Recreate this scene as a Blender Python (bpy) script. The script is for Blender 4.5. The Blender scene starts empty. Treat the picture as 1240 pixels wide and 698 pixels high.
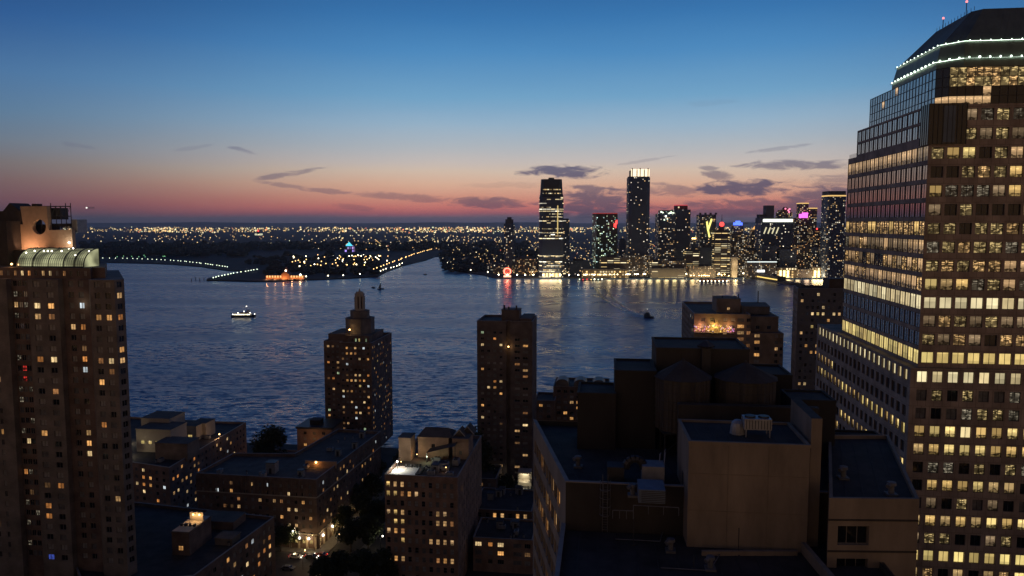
import bpy, bmesh, math, random
from mathutils import Vector, Matrix

random.seed(7)
rnd = random.random
uni = random.uniform
S = bpy.context.scene
C = S.collection
R = math.radians

# ------------------------------------------------------------------ camera geometry
FPX, CX, CY, H = 895.0, 620.0, 349.0, 120.0
PITCH = math.atan(79.0 / FPX)
cs, sn = math.cos(PITCH), math.sin(PITCH)

def zy(py, y):
    t = (CY - py) / FPX
    return H + y * (-sn + t * cs) / (cs + t * sn)

def xat(px, y, py=270):
    t = (CY - py) / FPX
    return (px - CX) / FPX * y / (cs + t * sn)

def pz(px, py, z):
    t = (CY - py) / FPX
    k = (z - H) / (-sn + t * cs)
    return Vector((k * (px - CX) / FPX, k * (cs + t * sn)))

def proj(p):
    d = p[1] * cs - (p[2] - H) * sn
    if d < 1: return None
    up = p[1] * sn + (p[2] - H) * cs
    return CX + FPX * p[0] / d, CY - FPX * up / d, d

GA = R(7.0)                                   # the street grid is turned 7 degrees
U = Vector((math.cos(GA), -math.sin(GA)))
V = Vector((math.sin(GA), math.cos(GA)))
def W(u, v): return U * u + V * v
def toUV(p): return p.dot(U), p.dot(V)

# ------------------------------------------------------------------ materials
def nodes(name):
    m = bpy.data.materials.new(name); m.use_nodes = True
    return m, m.node_tree.nodes, m.node_tree.links

def pm(name, col, rough=.8, var=.25, scale=.6, metal=0., spec=.35, bump=0., streak=1.):
    m, n, l = nodes(name)
    b = n['Principled BSDF']
    b.inputs['Roughness'].default_value = rough
    b.inputs['Metallic'].default_value = metal
    b.inputs['Specular IOR Level'].default_value = spec
    if var > 0:
        g = n.new('ShaderNodeNewGeometry')
        mp = n.new('ShaderNodeMapping'); mp.inputs['Scale'].default_value = (1, 1, streak)
        l.new(g.outputs['Position'], mp.inputs['Vector'])
        t = n.new('ShaderNodeTexNoise'); t.inputs['Scale'].default_value = scale
        t.inputs['Detail'].default_value = 6; t.inputs['Roughness'].default_value = .65
        l.new(mp.outputs['Vector'], t.inputs['Vector'])
        r = n.new('ShaderNodeValToRGB')
        r.color_ramp.elements[0].position = .3; r.color_ramp.elements[1].position = .72
        r.color_ramp.elements[0].color = tuple(c * (1 - var) for c in col) + (1,)
        r.color_ramp.elements[1].color = tuple(min(1, c * (1 + var)) for c in col) + (1,)
        l.new(t.outputs['Fac'], r.inputs['Fac']); l.new(r.outputs['Color'], b.inputs['Base Color'])
        if bump:
            bp = n.new('ShaderNodeBump'); bp.inputs['Strength'].default_value = bump; bp.inputs['Distance'].default_value = .05
            l.new(t.outputs['Fac'], bp.inputs['Height']); l.new(bp.outputs['Normal'], b.inputs['Normal'])
    else:
        b.inputs['Base Color'].default_value = tuple(col) + (1,)
    return m

def em(name, col, st, sampling='NONE'):
    m, n, l = nodes(name)
    b = n['Principled BSDF']
    b.inputs['Base Color'].default_value = (.02, .02, .02, 1)
    b.inputs['Emission Color'].default_value = tuple(col) + (1,)
    b.inputs['Emission Strength'].default_value = st
    m.cycles.emission_sampling = sampling
    return m

def brick(name, c1, c2, mortar, sx=1.0, bw=.6, rh=.2, ms=.012):
    """masonry with courses along the wall (UV in metres)"""
    m, n, l = nodes(name)
    b = n['Principled BSDF']; b.inputs['Roughness'].default_value = .85; b.inputs['Specular IOR Level'].default_value = .2
    uv = n.new('ShaderNodeUVMap'); uv.uv_map = 'UVMap'
    t = n.new('ShaderNodeTexBrick')
    t.inputs['Color1'].default_value = c1 + (1,); t.inputs['Color2'].default_value = c2 + (1,); t.inputs['Mortar'].default_value = mortar + (1,)
    t.inputs['Scale'].default_value = sx; t.inputs['Mortar Size'].default_value = ms
    t.inputs['Brick Width'].default_value = bw; t.inputs['Row Height'].default_value = rh
    l.new(uv.outputs['UV'], t.inputs['Vector'])
    g = n.new('ShaderNodeNewGeometry')
    no = n.new('ShaderNodeTexNoise'); no.inputs['Scale'].default_value = .25; no.inputs['Detail'].default_value = 8
    l.new(g.outputs['Position'], no.inputs['Vector'])
    mr = n.new('ShaderNodeMapRange'); mr.inputs['From Min'].default_value = .3; mr.inputs['From Max'].default_value = .7
    mr.inputs['To Min'].default_value = .65; mr.inputs['To Max'].default_value = 1.25
    l.new(no.outputs['Fac'], mr.inputs['Value'])
    mx = n.new('ShaderNodeMix'); mx.data_type = 'RGBA'; mx.blend_type = 'MULTIPLY'; mx.inputs[0].default_value = 1
    l.new(t.outputs['Color'], mx.inputs[6]); l.new(mr.outputs['Result'], mx.inputs[7])
    l.new(mx.outputs[2], b.inputs['Base Color'])
    return m

def lit(name, col, st, style='room', seed=0.):
    """a lit window: a bright room behind glass, uneven from window to window and inside each one"""
    m, n, l = nodes(name)
    b = n['Principled BSDF']
    b.inputs['Base Color'].default_value = (.03, .03, .03, 1); b.inputs['Roughness'].default_value = .08
    b.inputs['Specular IOR Level'].default_value = .5
    g = n.new('ShaderNodeNewGeometry')
    add = n.new('ShaderNodeVectorMath'); add.operation = 'ADD'; add.inputs[1].default_value = (seed * 13.7, seed * 5.1, seed * 3.3)
    l.new(g.outputs['Position'], add.inputs[0])
    uv = n.new('ShaderNodeUVMap'); uv.uv_map = 'UVMap'
    sp = n.new('ShaderNodeSeparateXYZ'); l.new(uv.outputs['UV'], sp.inputs[0])
    def math_(op, a, c=None, clamp=False):
        k = n.new('ShaderNodeMath'); k.operation = op; k.use_clamp = clamp
        for i, x in enumerate((a, c)):
            if x is None: continue
            if isinstance(x, (int, float)): k.inputs[i].default_value = x
            else: l.new(x, k.inputs[i])
        return k.outputs[0]
    def noise(scale, sz=1., det=2):
        mp = n.new('ShaderNodeMapping'); mp.inputs['Scale'].default_value = (1, 1, sz)
        l.new(add.outputs[0], mp.inputs['Vector'])
        t = n.new('ShaderNodeTexNoise'); t.inputs['Scale'].default_value = scale; t.inputs['Detail'].default_value = det
        l.new(mp.outputs[0], t.inputs['Vector'])
        return t.outputs['Fac']
    def rng(x, a, c, lo, hi):
        k = n.new('ShaderNodeMapRange'); k.inputs['From Min'].default_value = a; k.inputs['From Max'].default_value = c
        k.inputs['To Min'].default_value = lo; k.inputs['To Max'].default_value = hi; l.new(x, k.inputs['Value'])
        return k.outputs[0]
    oi = n.new('ShaderNodeObjectInfo')
    rid = math_('FRACT', math_('ADD', oi.outputs['Random'], g.outputs['Random Per Island']))      # one number for each window
    broad = rng(math_('FRACT', math_('MULTIPLY', rid, 7.31)), 0, 1, .5, 1.25)
    X, Y = sp.outputs['X'], sp.outputs['Y']
    gt = lambda x, v: math_('GREATER_THAN', x, v)
    lt = lambda x, v: math_('LESS_THAN', x, v)
    between = lambda x, lo, hi: math_('MULTIPLY', gt(x, lo), lt(x, hi))
    blind_z = math_('ADD', math_('MULTIPLY', math_('FRACT', math_('MULTIPLY', rid, 3.77)), 1.25), .3)
    down = gt(Y, blind_z)                                                                     # where a blind hangs
    mixv = lambda f, p, q: math_('ADD', math_('MULTIPLY', q, f), math_('MULTIPLY', p, math_('SUBTRACT', 1., f)))
    if style == 'office':              # ceiling with strip lights, pale walls, desks and partitions below
        ph = math_('MULTIPLY', rid, 40.)
        fix = math_('MULTIPLY', between(Y, .70, .80), gt(math_('SINE', math_('ADD', math_('MULTIPLY', X, 11.), ph)), .1))
        base = rng(Y, .5, .62, .62, .95)
        furn = math_('MULTIPLY', lt(math_('ADD', Y, math_('MULTIPLY', noise(.8, .2, 1), .5)), .56), rng(noise(1.6, 1.2), .4, .6, .25, .7))
        room = math_('SUBTRACT', math_('ADD', base, math_('MULTIPLY', fix, .6)), furn)
        e = math_('MAXIMUM', mixv(down, room, .85), .05)
    elif style == 'blind':
        w = math_('SINE', math_('MULTIPLY', Y, 60.))
        e = math_('MULTIPLY', rng(w, -1, 1, .82, 1.05), rng(noise(.7, .5), .35, .65, .85, 1.1))
        e = math_('MULTIPLY', e, rng(lt(Y, math_('SUBTRACT', blind_z, .55)), 0, 1, 1., .72))
    elif style == 'glow':              # a glasshouse lit from inside by a few lamps
        e = rng(noise(.22, 1., 1), .36, .64, .45, 1.7)
    elif style == 'glint':             # dark glass: reflected city lights painted as emission, drawn like rows of fittings
        ph = math_('MULTIPLY', rid, 50.)
        line = math_('MULTIPLY', math_('ADD', between(Y, .76, .84), math_('MULTIPLY', between(Y, .60, .65), .7)), gt(math_('SINE', math_('ADD', math_('MULTIPLY', X, 9.), ph)), -.1))
        spot = rng(noise(1.15, 1.8, 2), .55, .63, 0., 1.)
        e = math_('ADD', math_('MULTIPLY', line, 1.1), math_('ADD', math_('MULTIPLY', spot, .9), rng(noise(.5, 2.), .4, .7, .04, .3)))
    else:                              # flat: curtains drawn aside, lamps and furniture
        cur = rng(math_('SINE', math_('MULTIPLY', X, 34.)), -1, 1, .85, 1.)
        side_ = math_('FRACT', math_('MULTIPLY', rid, 5.13))
        cz = mixv(gt(X, math_('ADD', side_, .25)), math_('MULTIPLY', cur, rng(noise(1.1, .8), .36, .6, .45, 1.15)), .5)
        e = mixv(down, cz, .62)
    e = math_('MULTIPLY', math_('MULTIPLY', e, broad), st)
    b.inputs['Emission Color'].default_value = tuple(col) + (1,)
    l.new(e, b.inputs['Emission Strength'])
    m.cycles.emission_sampling = 'NONE'
    return m

def city(name, wall, cw, ch, p, warm, white, st, fw=.6, fh=.5, seed=0., rowmix=0., rough=.6, mixw=.5, spec=.3):
    """a far facade: storeys of small panes, some lit (UV in metres)"""
    m, n, l = nodes(name)
    b = n['Principled BSDF']; b.inputs['Roughness'].default_value = rough; b.inputs['Specular IOR Level'].default_value = spec
    b.inputs['Base Color'].default_value = tuple(wall) + (1,)
    uv = n.new('ShaderNodeUVMap'); uv.uv_map = 'UVMap'
    sp = n.new('ShaderNodeSeparateXYZ'); l.new(uv.outputs['UV'], sp.inputs[0])
    oi = n.new('ShaderNodeObjectInfo')
    def math_(op, a, c=None):
        k = n.new('ShaderNodeMath'); k.operation = op
        for i, x in enumerate((a, c)):
            if x is None: continue
            if isinstance(x, (int, float)): k.inputs[i].default_value = x
            else: l.new(x, k.inputs[i])
        return k.outputs[0]
    ux, uy = math_('DIVIDE', sp.outputs['X'], cw), math_('DIVIDE', sp.outputs['Y'], ch)
    ix, iy = math_('FLOOR', ux), math_('FLOOR', uy)
    fx, fy = math_('FRACT', ux), math_('FRACT', uy)
    sd = math_('ADD', math_('MULTIPLY', oi.outputs['Random'], 97.), seed)
    def white_(a, c, d):
        cb = n.new('ShaderNodeCombineXYZ')
        for i, x in enumerate((a, c, d)):
            if isinstance(x, (int, float)): cb.inputs[i].default_value = x
            else: l.new(x, cb.inputs[i])
        w = n.new('ShaderNodeTexWhiteNoise'); w.noise_dimensions = '3D'; l.new(cb.outputs[0], w.inputs['Vector'])
        return w
    w1 = white_(ix, iy, sd)
    row = white_(0., iy, math_('ADD', sd, 5.))
    val = math_('ADD', math_('MULTIPLY', w1.outputs['Value'], 1 - rowmix), math_('MULTIPLY', row.outputs['Value'], rowmix))
    on = math_('GREATER_THAN', val, 1 - p)
    inx = math_('MULTIPLY', math_('GREATER_THAN', fx, (1 - fw) / 2), math_('LESS_THAN', fx, (1 + fw) / 2))
    iny = math_('MULTIPLY', math_('GREATER_THAN', fy, (1 - fh) / 2), math_('LESS_THAN', fy, (1 + fh) / 2))
    w2 = white_(ix, iy, math_('ADD', sd, 31.))
    k = math_('MULTIPLY', math_('MULTIPLY', on, math_('MULTIPLY', inx, iny)), math_('ADD', math_('MULTIPLY', math_('POWER', w2.outputs['Value'], 2.), 1.3), .25))
    mx = n.new('ShaderNodeMix'); mx.data_type = 'RGBA'
    mx.inputs[6].default_value = tuple(warm) + (1,); mx.inputs[7].default_value = tuple(white) + (1,)
    s3 = n.new('ShaderNodeSeparateColor'); l.new(w2.outputs['Color'], s3.inputs[0])
    l.new(math_('LESS_THAN', s3.outputs[1], mixw), mx.inputs[0])
    l.new(mx.outputs[2], b.inputs['Emission Color'])
    l.new(math_('MULTIPLY', k, st), b.inputs['Emission Strength'])
    m.cycles.emission_sampling = 'NONE'
    return m

# ------------------------------------------------------------------ mesh collector
class MB:
    def __init__(s): s.v, s.f, s.m, s.uv = [], [], [], []
    def face(s, pts, mi=0, uv=None):
        i = len(s.v); s.v += [Vector(p) for p in pts]
        s.f.append(tuple(range(i, i + len(pts)))); s.m.append(mi)
        s.uv.append(uv if uv else [(0, 0)] * len(pts))
    def wallquad(s, p, q, z0, z1, mi=0, a=0.):
        L = (Vector(q) - Vector(p)).length
        s.face([(p[0], p[1], z0), (q[0], q[1], z0), (q[0], q[1], z1), (p[0], p[1], z1)], mi, [(a, z0), (a + L, z0), (a + L, z1), (a, z1)])
    def prism(s, pts, z0, z1, mi=0, mt=None, bottom=False, inset=None):
        n = len(pts); a = 0.
        for i in range(n):
            p, q = pts[i], pts[(i + 1) % n]
            s.wallquad(p, q, z0, z1, mi, a); a += (Vector(q) - Vector(p)).length
        mt = mi if mt is None else mt
        s.face([(p[0], p[1], z1) for p in pts], mt, [(p[0], p[1]) for p in pts])
        if bottom: s.face([(p[0], p[1], z0) for p in reversed(pts)], mi)
    def box(s, c, d, rot=0., mi=0):
        """box with its base centre at c, size d, turned by rot about z"""
        co, si = math.cos(rot), math.sin(rot)
        pts = [(c[0] + x * co - y * si, c[1] + x * si + y * co) for x, y in ((-d[0]/2, -d[1]/2), (d[0]/2, -d[1]/2), (d[0]/2, d[1]/2), (-d[0]/2, d[1]/2))]
        s.prism(pts, c[2], c[2] + d[2], mi, bottom=True)
    def cyl(s, c, r0, r1, h, n=12, mi=0, cap=True):
        a = [(c[0] + r0 * math.cos(2*math.pi*k/n), c[1] + r0 * math.sin(2*math.pi*k/n), c[2]) for k in range(n)]
        b = [(c[0] + r1 * math.cos(2*math.pi*k/n), c[1] + r1 * math.sin(2*math.pi*k/n), c[2] + h) for k in range(n)]
        per = 2 * math.pi * max(r0, r1) / n
        for k in range(n):
            j = (k + 1) % n
            s.face([a[k], a[j], b[j], b[k]], mi, [(k*per, c[2]), (k*per+per, c[2]), (k*per+per, c[2]+h), (k*per, c[2]+h)])
        if cap:
            if r1 > 1e-3: s.face(b, mi)
            s.face(a[::-1], mi)
    def tube(s, p, q, r, n=6, mi=0, r2=None):
        p, q = Vector(p), Vector(q); d = (q - p).normalized()
        e = Vector((0, 0, 1)) if abs(d.z) < .9 else Vector((1, 0, 0))
        x = d.cross(e).normalized(); y = d.cross(x); r2 = r if r2 is None else r2
        a = [p + (x * math.cos(2*math.pi*k/n) + y * math.sin(2*math.pi*k/n)) * r for k in range(n)]
        b = [q + (x * math.cos(2*math.pi*k/n) + y * math.sin(2*math.pi*k/n)) * r2 for k in range(n)]
        for k in range(n):
            j = (k + 1) % n; s.face([a[j], a[k], b[k], b[j]], mi)
        s.face(a, mi); s.face(b[::-1], mi)
    def ball(s, c, r, mi=0, n=8, m=5, sz=1.):
        c = Vector(c)
        P = lambda i, j: c + Vector((r*math.sin(math.pi*i/m)*math.cos(2*math.pi*j/n), r*math.sin(math.pi*i/m)*math.sin(2*math.pi*j/n), -sz*r*math.cos(math.pi*i/m)))
        for i in range(m):
            for j in range(n):
                if i == 0: s.face([P(0, 0), P(1, j+1), P(1, j)][::-1], mi)
                elif i == m-1: s.face([P(i, j), P(i, j+1), P(m, 0)], mi)
                else: s.face([P(i, j), P(i, j+1), P(i+1, j+1), P(i+1, j)], mi)
    def octa(s, c, r, mi=0):
        c = Vector(c); d = [Vector(x) * r for x in ((1,0,0),(0,1,0),(-1,0,0),(0,-1,0))]; up = Vector((0,0,r))
        for k in range(4):
            s.face([c+d[k], c+d[(k+1)%4], c+up], mi); s.face([c+d[(k+1)%4], c+d[k], c-up], mi)
    def mesh(s, name, mats, off=(0, 0, 0), smooth=False, weld=True):
        me = bpy.data.meshes.new(name); o = Vector(off)
        me.from_pydata([tuple(v - o) for v in s.v], [], s.f)
        for mt in (mats if isinstance(mats, (list, tuple)) else [mats]): me.materials.append(mt)
        me.polygons.foreach_set('material_index', s.m)
        ul = me.uv_layers.new(name='UVMap')
        flat = [c for f in s.uv for t in f for c in t]
        ul.data.foreach_set('uv', flat)
        if smooth: me.polygons.foreach_set('use_smooth', [True] * len(s.f))
        if weld:
            bm = bmesh.new(); bm.from_mesh(me); bmesh.ops.remove_doubles(bm, verts=bm.verts, dist=1e-4)
            bm.to_mesh(me); bm.free()
        me.update()
        return me
    def build(s, name, mats, parent=None, org=None, smooth=False, weld=True):
        off = Vector(org) if org is not None else (parent_world(parent) if parent else Vector((0, 0, 0)))
        o = bpy.data.objects.new(name, s.mesh(name, mats, off, smooth, weld)); C.objects.link(o)
        if parent: o.parent = parent
        elif org is not None: o.location = org
        return o

def parent_world(p):
    w = Vector((0, 0, 0))
    while p: w += p.location; p = p.parent
    return w

def tag(o, label=None, cat=None, group=None, kind=None):
    if label: o['label'] = label
    if cat: o['category'] = cat
    if group: o['group'] = group
    if kind: o['kind'] = kind
    return o

def thing(name, label, cat, loc=(0, 0, 0), rotz=0., group=None):
    o = bpy.data.objects.new(name, None); o.empty_display_size = 1; C.objects.link(o)
    o.location = loc; o.rotation_euler = (0, 0, rotz)
    return tag(o, label, cat, group)

def copy_tree(o, parent=None):
    c = o.copy(); C.objects.link(c); c.parent = parent
    for ch in list(o.children): copy_tree(ch, c)
    return c

def lamp_light(parent, loc, col, power, r=.15, spot=None, aim=None):
    ld = bpy.data.lights.new('bulb', 'SPOT' if spot else 'POINT'); ld.color = col; ld.energy = power; ld.shadow_soft_size = r
    if spot: ld.spot_size = R(spot); ld.spot_blend = .6
    o = bpy.data.objects.new('bulb', ld); C.objects.link(o)
    o.location = Vector(loc) - (parent_world(parent) if parent else Vector((0, 0, 0)))
    if aim: o.rotation_euler = (Vector(aim) - Vector(loc)).to_track_quat('-Z', 'Y').to_euler()
    if parent: o.parent = parent
    return o

def offset_poly(pts, d):
    n = len(pts); out = []
    for i in range(n):
        a, b, c = Vector(pts[i-1]), Vector(pts[i]), Vector(pts[(i+1) % n])
        e1, e2 = (b - a).normalized(), (c - b).normalized()
        n1, n2 = Vector((-e1.y, e1.x)), Vector((-e2.y, e2.x))
        k = (n1 + n2); k = k / max(.3, k.dot(n1)) if k.length > 1e-6 else n1
        out.append(b + k * d)
    return out

# ------------------------------------------------------------------ facades and windows
def facade(mb, p0, p1, z0, z1, cols, rows, mi=0, depth=.25, skip=None, a=0.):
    p0, p1 = Vector(p0), Vector(p1); L = (p1 - p0).length; e = (p1 - p0) / L; inn = Vector((-e.y, e.x))
    sb = [0.] + [x for c in cols for x in c] + [L]; zb = [z0] + [x for r in rows for x in r] + [z1]
    out = []
    P = lambda s, z, d=0.: (p0.x + e.x*s + inn.x*d, p0.y + e.y*s + inn.y*d, z)
    def q(s0, s1, za, zc):
        if s1 - s0 > 1e-4 and zc - za > 1e-4:
            mb.face([P(s0, za), P(s1, za), P(s1, zc), P(s0, zc)], mi, [(a+s0, za), (a+s1, za), (a+s1, zc), (a+s0, zc)])
    for j in range(len(zb) - 1):
        if j % 2 == 0: q(0, L, zb[j], zb[j+1]); continue
        for i in range(len(sb) - 1):
            if i % 2 == 0 or (skip and skip(i // 2, j // 2)): q(sb[i], sb[i+1], zb[j], zb[j+1]); continue
            s0, s1, za, zc = sb[i], sb[i+1], zb[j], zb[j+1]
            for A, B in (((s0, za), (s1, za)), ((s1, za), (s1, zc)), ((s1, zc), (s0, zc)), ((s0, zc), (s0, za))):
                mb.face([P(A[0], A[1]), P(B[0], B[1]), P(B[0], B[1], depth), P(A[0], A[1], depth)][::-1], mi)
            c = P((s0+s1)/2, (za+zc)/2, depth - .04)
            out.append(dict(c=Vector(c), w=s1-s0, h=zc-za, rot=math.atan2(e.y, e.x), col=i//2, row=j//2, n=-inn))
    return out

def grid(L, bay, w, m0=None, m1=None):
    m0 = bay * .4 if m0 is None else m0; m1 = m0 if m1 is None else m1
    n = max(1, int((L - m0 - m1) / bay)); b = (L - m0 - m1) / n
    return [(m0 + b*i + (b-w)/2, m0 + b*i + (b+w)/2) for i in range(n)]

def storeys(z0, z1, fl, h, sill=.9):
    n = int((z1 - z0) / fl); top = z1
    return [(top - fl*(k+1) + sill, top - fl*(k+1) + sill + h) for k in range(n)][::-1]

_wm = {}
def winshape(mb, w, h, style, T=None):
    T = T or Matrix.Identity(4)
    def bx(x0, x1, z0, z1, y0, y1, mi):
        P = [T @ Vector(p) for p in ((x0,y0,z0),(x1,y0,z0),(x1,y0,z1),(x0,y0,z1),(x0,y1,z0),(x1,y1,z0),(x1,y1,z1),(x0,y1,z1))]
        for f in ((0,1,2,3),(1,5,6,2),(4,0,3,7),(3,2,6,7),(4,5,1,0)): mb.face([P[i] for i in f], mi)
    f = .07
    a, b = w/2, h/2
    mb.face([T @ Vector(p) for p in ((-a,0,-b),(a,0,-b),(a,0,b),(-a,0,b))], 1, [(0,0),(1,0),(1,1),(0,1)])
    bx(-a, a, -b, -b+f, -.06, .0, 0); bx(-a, a, b-f, b, -.06, .0, 0); bx(-a, -a+f, -b+f, b-f, -.06, 0, 0); bx(a-f, a, -b+f, b-f, -.06, 0, 0)
    if style == 'sash': bx(-a+f, a-f, -.04, .04, -.06, 0, 0)
    elif style == 'pair': bx(-.05, .05, -b+f, b-f, -.06, 0, 0)
    elif style == 'three':
        for x in (-w/6, w/6): bx(x-.04, x+.04, -b+f, b-f, -.06, 0, 0)

def winmesh(w, h, style):
    k = (round(w, 2), round(h, 2), style)
    if k not in _wm:
        mb = MB(); winshape(mb, w, h, style); _wm[k] = mb.mesh('window', [FR, PANE], weld=False)
    return _wm[k]

def windows(parent, recs, pick, style='sash', frame=None, cap=100):
    """every window a part; past a hundred on one building the smallest in the picture become one part"""
    off = parent_world(parent)
    for r in recs:
        q = proj(r['c']); r['mat'] = pick(r)
        inside = q and -20 < q[0] < 1260 and -20 < q[1] < 718
        f = max(0.02, r['n'].dot(-Vector((r['c'].x, r['c'].y)).normalized()))
        r['k'] = (r['w'] * r['h'] * f / q[2]**2 if q else 0) * (1 if inside else .001)
        if inside and r['mat'] not in DARKP: r['k'] *= 1.2
    recs = sorted(recs, key=lambda r: -r['k'])
    for r in recs[:cap]:
        o = bpy.data.objects.new('window', winmesh(r['w'], r['h'], style)); C.objects.link(o)
        o.parent = parent; o.location = r['c'] - off; o.rotation_euler = (0, 0, r['rot'])
        o.material_slots[1].link = 'OBJECT'; o.material_slots[1].material = r['mat']
        if frame: o.material_slots[0].link = 'OBJECT'; o.material_slots[0].material = frame
    rest = recs[cap:]
    if rest:
        mats = [frame or FR]; mb = MB()
        for r in rest:
            if r['mat'] not in mats: mats.append(r['mat'])
            i0 = len(mb.f)
            winshape(mb, r['w'], r['h'], style, Matrix.Translation(r['c']) @ Matrix.Rotation(r['rot'], 4, 'Z'))
            k = mats.index(r['mat'])
            for i in range(i0, len(mb.f)):
                if mb.m[i] == 1: mb.m[i] = k
        tag(mb.build('small_window', mats, parent, weld=False), kind='stuff')

def block(name, label, cat, pts, z0, z1, faces, wall, roof=None, pick=None, style='sash', par=.9, cop=None, frame=None, depth=.22, group=None):
    """a building from its footprint (counter-clockwise): wall with openings, roof, coping, windows"""
    pts = [Vector(p) for p in pts]
    c = sum(pts, Vector((0, 0))) / len(pts)
    t = thing(name, label, cat, (c.x, c.y, z0), group=group)
    mb = MB(); recs = []; a = 0.
    for i in range(len(pts)):
        p, q = pts[i], pts[(i+1) % len(pts)]; L = (q - p).length
        f = faces.get(i)
        if f:
            rows = f.get('rows') or storeys(z0, z1 - f.get('top', .3), f.get('fl', 3.), f.get('h', 1.5), f.get('sill', .9))
            zl = f.get('zmin')
            if zl: rows = [r for r in rows if r[0] > zl]
            rc = facade(mb, p, q, z0, z1 + par, f.get('cols') or grid(L, f.get('bay', 3.), f.get('w', 1.4), f.get('m')), rows, 0, depth, f.get('skip'), a)
            for r in rc: r['face'] = i; r['nrow'] = len(rows) - 1 - r['row']
            recs += rc
        else: mb.wallquad(p, q, z0, z1 + par, 0, a)
        a += L
    inner = offset_poly(pts, .35)
    n = len(pts)
    for i in range(n):
        j = (i+1) % n
        mb.wallquad(inner[j], inner[i], z1, z1 + par, 0)
    mb.build('wall', wall, t)
    rm = MB(); rm.face([(p.x, p.y, z1) for p in inner], 0, [(p.x, p.y) for p in inner]); rm.build('roof', roof or ROOF, t)
    cm = MB(); o2, i2 = offset_poly(pts, -.06), offset_poly(pts, .41)
    for i in range(n):
        j = (i+1) % n
        A, B, D, E = o2[i], o2[j], i2[j], i2[i]; za, zb = z1 + par, z1 + par + .12
        cm.face([(A.x,A.y,zb),(B.x,B.y,zb),(D.x,D.y,zb),(E.x,E.y,zb)])
        cm.wallquad(A, B, za, zb); cm.wallquad(D, E, za, zb)
        cm.face([(B.x,B.y,za),(A.x,A.y,za),(E.x,E.y,za),(D.x,D.y,za)])
    cm.build('coping', cop or COPE, t)
    if recs: windows(t, recs, pick or apt, style, frame)
    return t

def qpx(z, nl, nr, depth, turn=0.):
    """footprint from the two near roof corners (pixels, at height z) and a depth along the grid"""
    a, b = pz(nl[0], nl[1], z), pz(nr[0], nr[1], z)
    return [a, b, b + V * depth, a + V * depth]

def fpx(y, x0, x1, depth):
    """footprint at distance y between two pixel columns, depth along the grid"""
    a = Vector((xat(x0, y), y)); k = xat(x1, 1.)
    u = (k * a.y - a.x) / (U.x - k * U.y); b = a + U * u
    return [a, b, b + V * depth, a + V * depth]
# ------------------------------------------------------------------ palette
ROOF = pm('roof felt', (.115, .092, .076), .9, .35, .25, bump=.3)
ROOFD = pm('dark roof felt', (.058, .05, .046), .9, .45, .3, bump=.3)
COPE = pm('stone coping', (.30, .27, .25), .8, .2, .4)
BRK = brick('red brown brick', (.40, .26, .195), (.33, .21, .155), (.32, .27, .23))
BRKD = brick('dark brown brick', (.23, .16, .13), (.19, .13, .108), (.21, .18, .155))
BRKS = brick('soot dark brick', (.19, .145, .13), (.155, .12, .108), (.17, .15, .14))
BRKT = brick('tan brick', (.36, .27, .20), (.31, .23, .17), (.3, .25, .2))
CONC = pm('tan concrete', (.34, .28, .225), .85, .16, .35, streak=.25)
GRAN = brick('brown granite panels', (.44, .35, .285), (.385, .305, .25), (.22, .175, .145), 1.0, 1.75, 4.15, .045)
STUC = pm('pale render', (.52, .45, .36), .85, .12, .4)
DARKM = pm('dark metal', (.06, .06, .065), .5, .2, 1.5, metal=.3)
GREYM = pm('grey galvanised metal', (.36, .37, .39), .5, .2, 1.2, metal=.4)
WHITE = pm('white painted metal', (.62, .63, .64), .5, .12, 1.)
COPPER = pm('dark green copper', (.13, .155, .13), .5, .3, .35, metal=.2, streak=.15)
FR = pm('window frame', (.20, .18, .165), .5, 0)
PANE = pm('dark pane', (.012, .014, .018), .06, 0, spec=.6)
PCUR = pm('pane with pale blind', (.36, .34, .32), .25, .3, 1.1, spec=.5)
PGRY = pm('pane with grey curtain', (.18, .175, .175), .15, .4, .9, spec=.5)
PBLU = pm('reflective blue glass pane', (.34, .37, .40), .06, .25, .4, metal=.7, spec=.8)
DARKP = [PANE, PCUR, PGRY, PBLU]
WARM = [lit('warm room %d' % i, c, s, 'room', i) for i, (c, s) in enumerate((
    ((1., .48, .15), 1.0), ((1., .58, .24), .7), ((1., .38, .10), .75), ((1., .70, .34), 1.1), ((1., .44, .16), .33), ((1., .52, .22), .18)))]
COOL = [lit('cool room', (.85, .95, 1.), 1.0, 'room', 11), lit('green room', (.75, 1., .6), .5, 'room', 12)]
OFFY = [lit('yellow office %d' % i, c, s, 'office', 20 + i) for i, (c, s) in enumerate((
    ((1., .73, .27), 1.05), ((1., .64, .22), .8), ((1., .66, .28), .45)))]
OFFW = [lit('pale office %d' % i, c, s, 'blind', 30 + i) for i, (c, s) in enumerate((((1., .84, .48), 1.0), ((1., .78, .40), .85)))]
OFFB = [lit('blind office %d' % i, c, s, 'blind', 40 + i) for i, (c, s) in enumerate((((1., .77, .27), 1.0), ((1., .72, .25), .8)))]
OFFO = [lit('orange office', (1., .62, .30), .6, 'office', 50), lit('dim office', (1., .68, .38), .25, 'office', 51)]
GLNT = [lit('dark pane with painted reflections', (1., .72, .30), .5, 'glint', 60), lit('dim pane with painted reflections', (1., .60, .24), .8, 'glint', 61),
        lit('dark grey pane with painted reflections', (1., .85, .6), .22, 'glint', 62)]  # panes whose emission imitates lights reflected in the glass
BLUEW = lit('blue screen room', (.12, .2, 1.), .6, 'room', 70)
REDW = lit('red pane with painted reflections', (1., .05, .04), .9, 'glint', 71)
LAMPW = em('white lamp', (1., .93, .75), 9.)
LAMPG = em('greenish lamp', (.80, 1., .72), 5.)
LAMPO = em('orange lamp', (1., .55, .18), 7.)
LAMPR = em('red lamp', (1., .05, .04), 4.)

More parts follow.
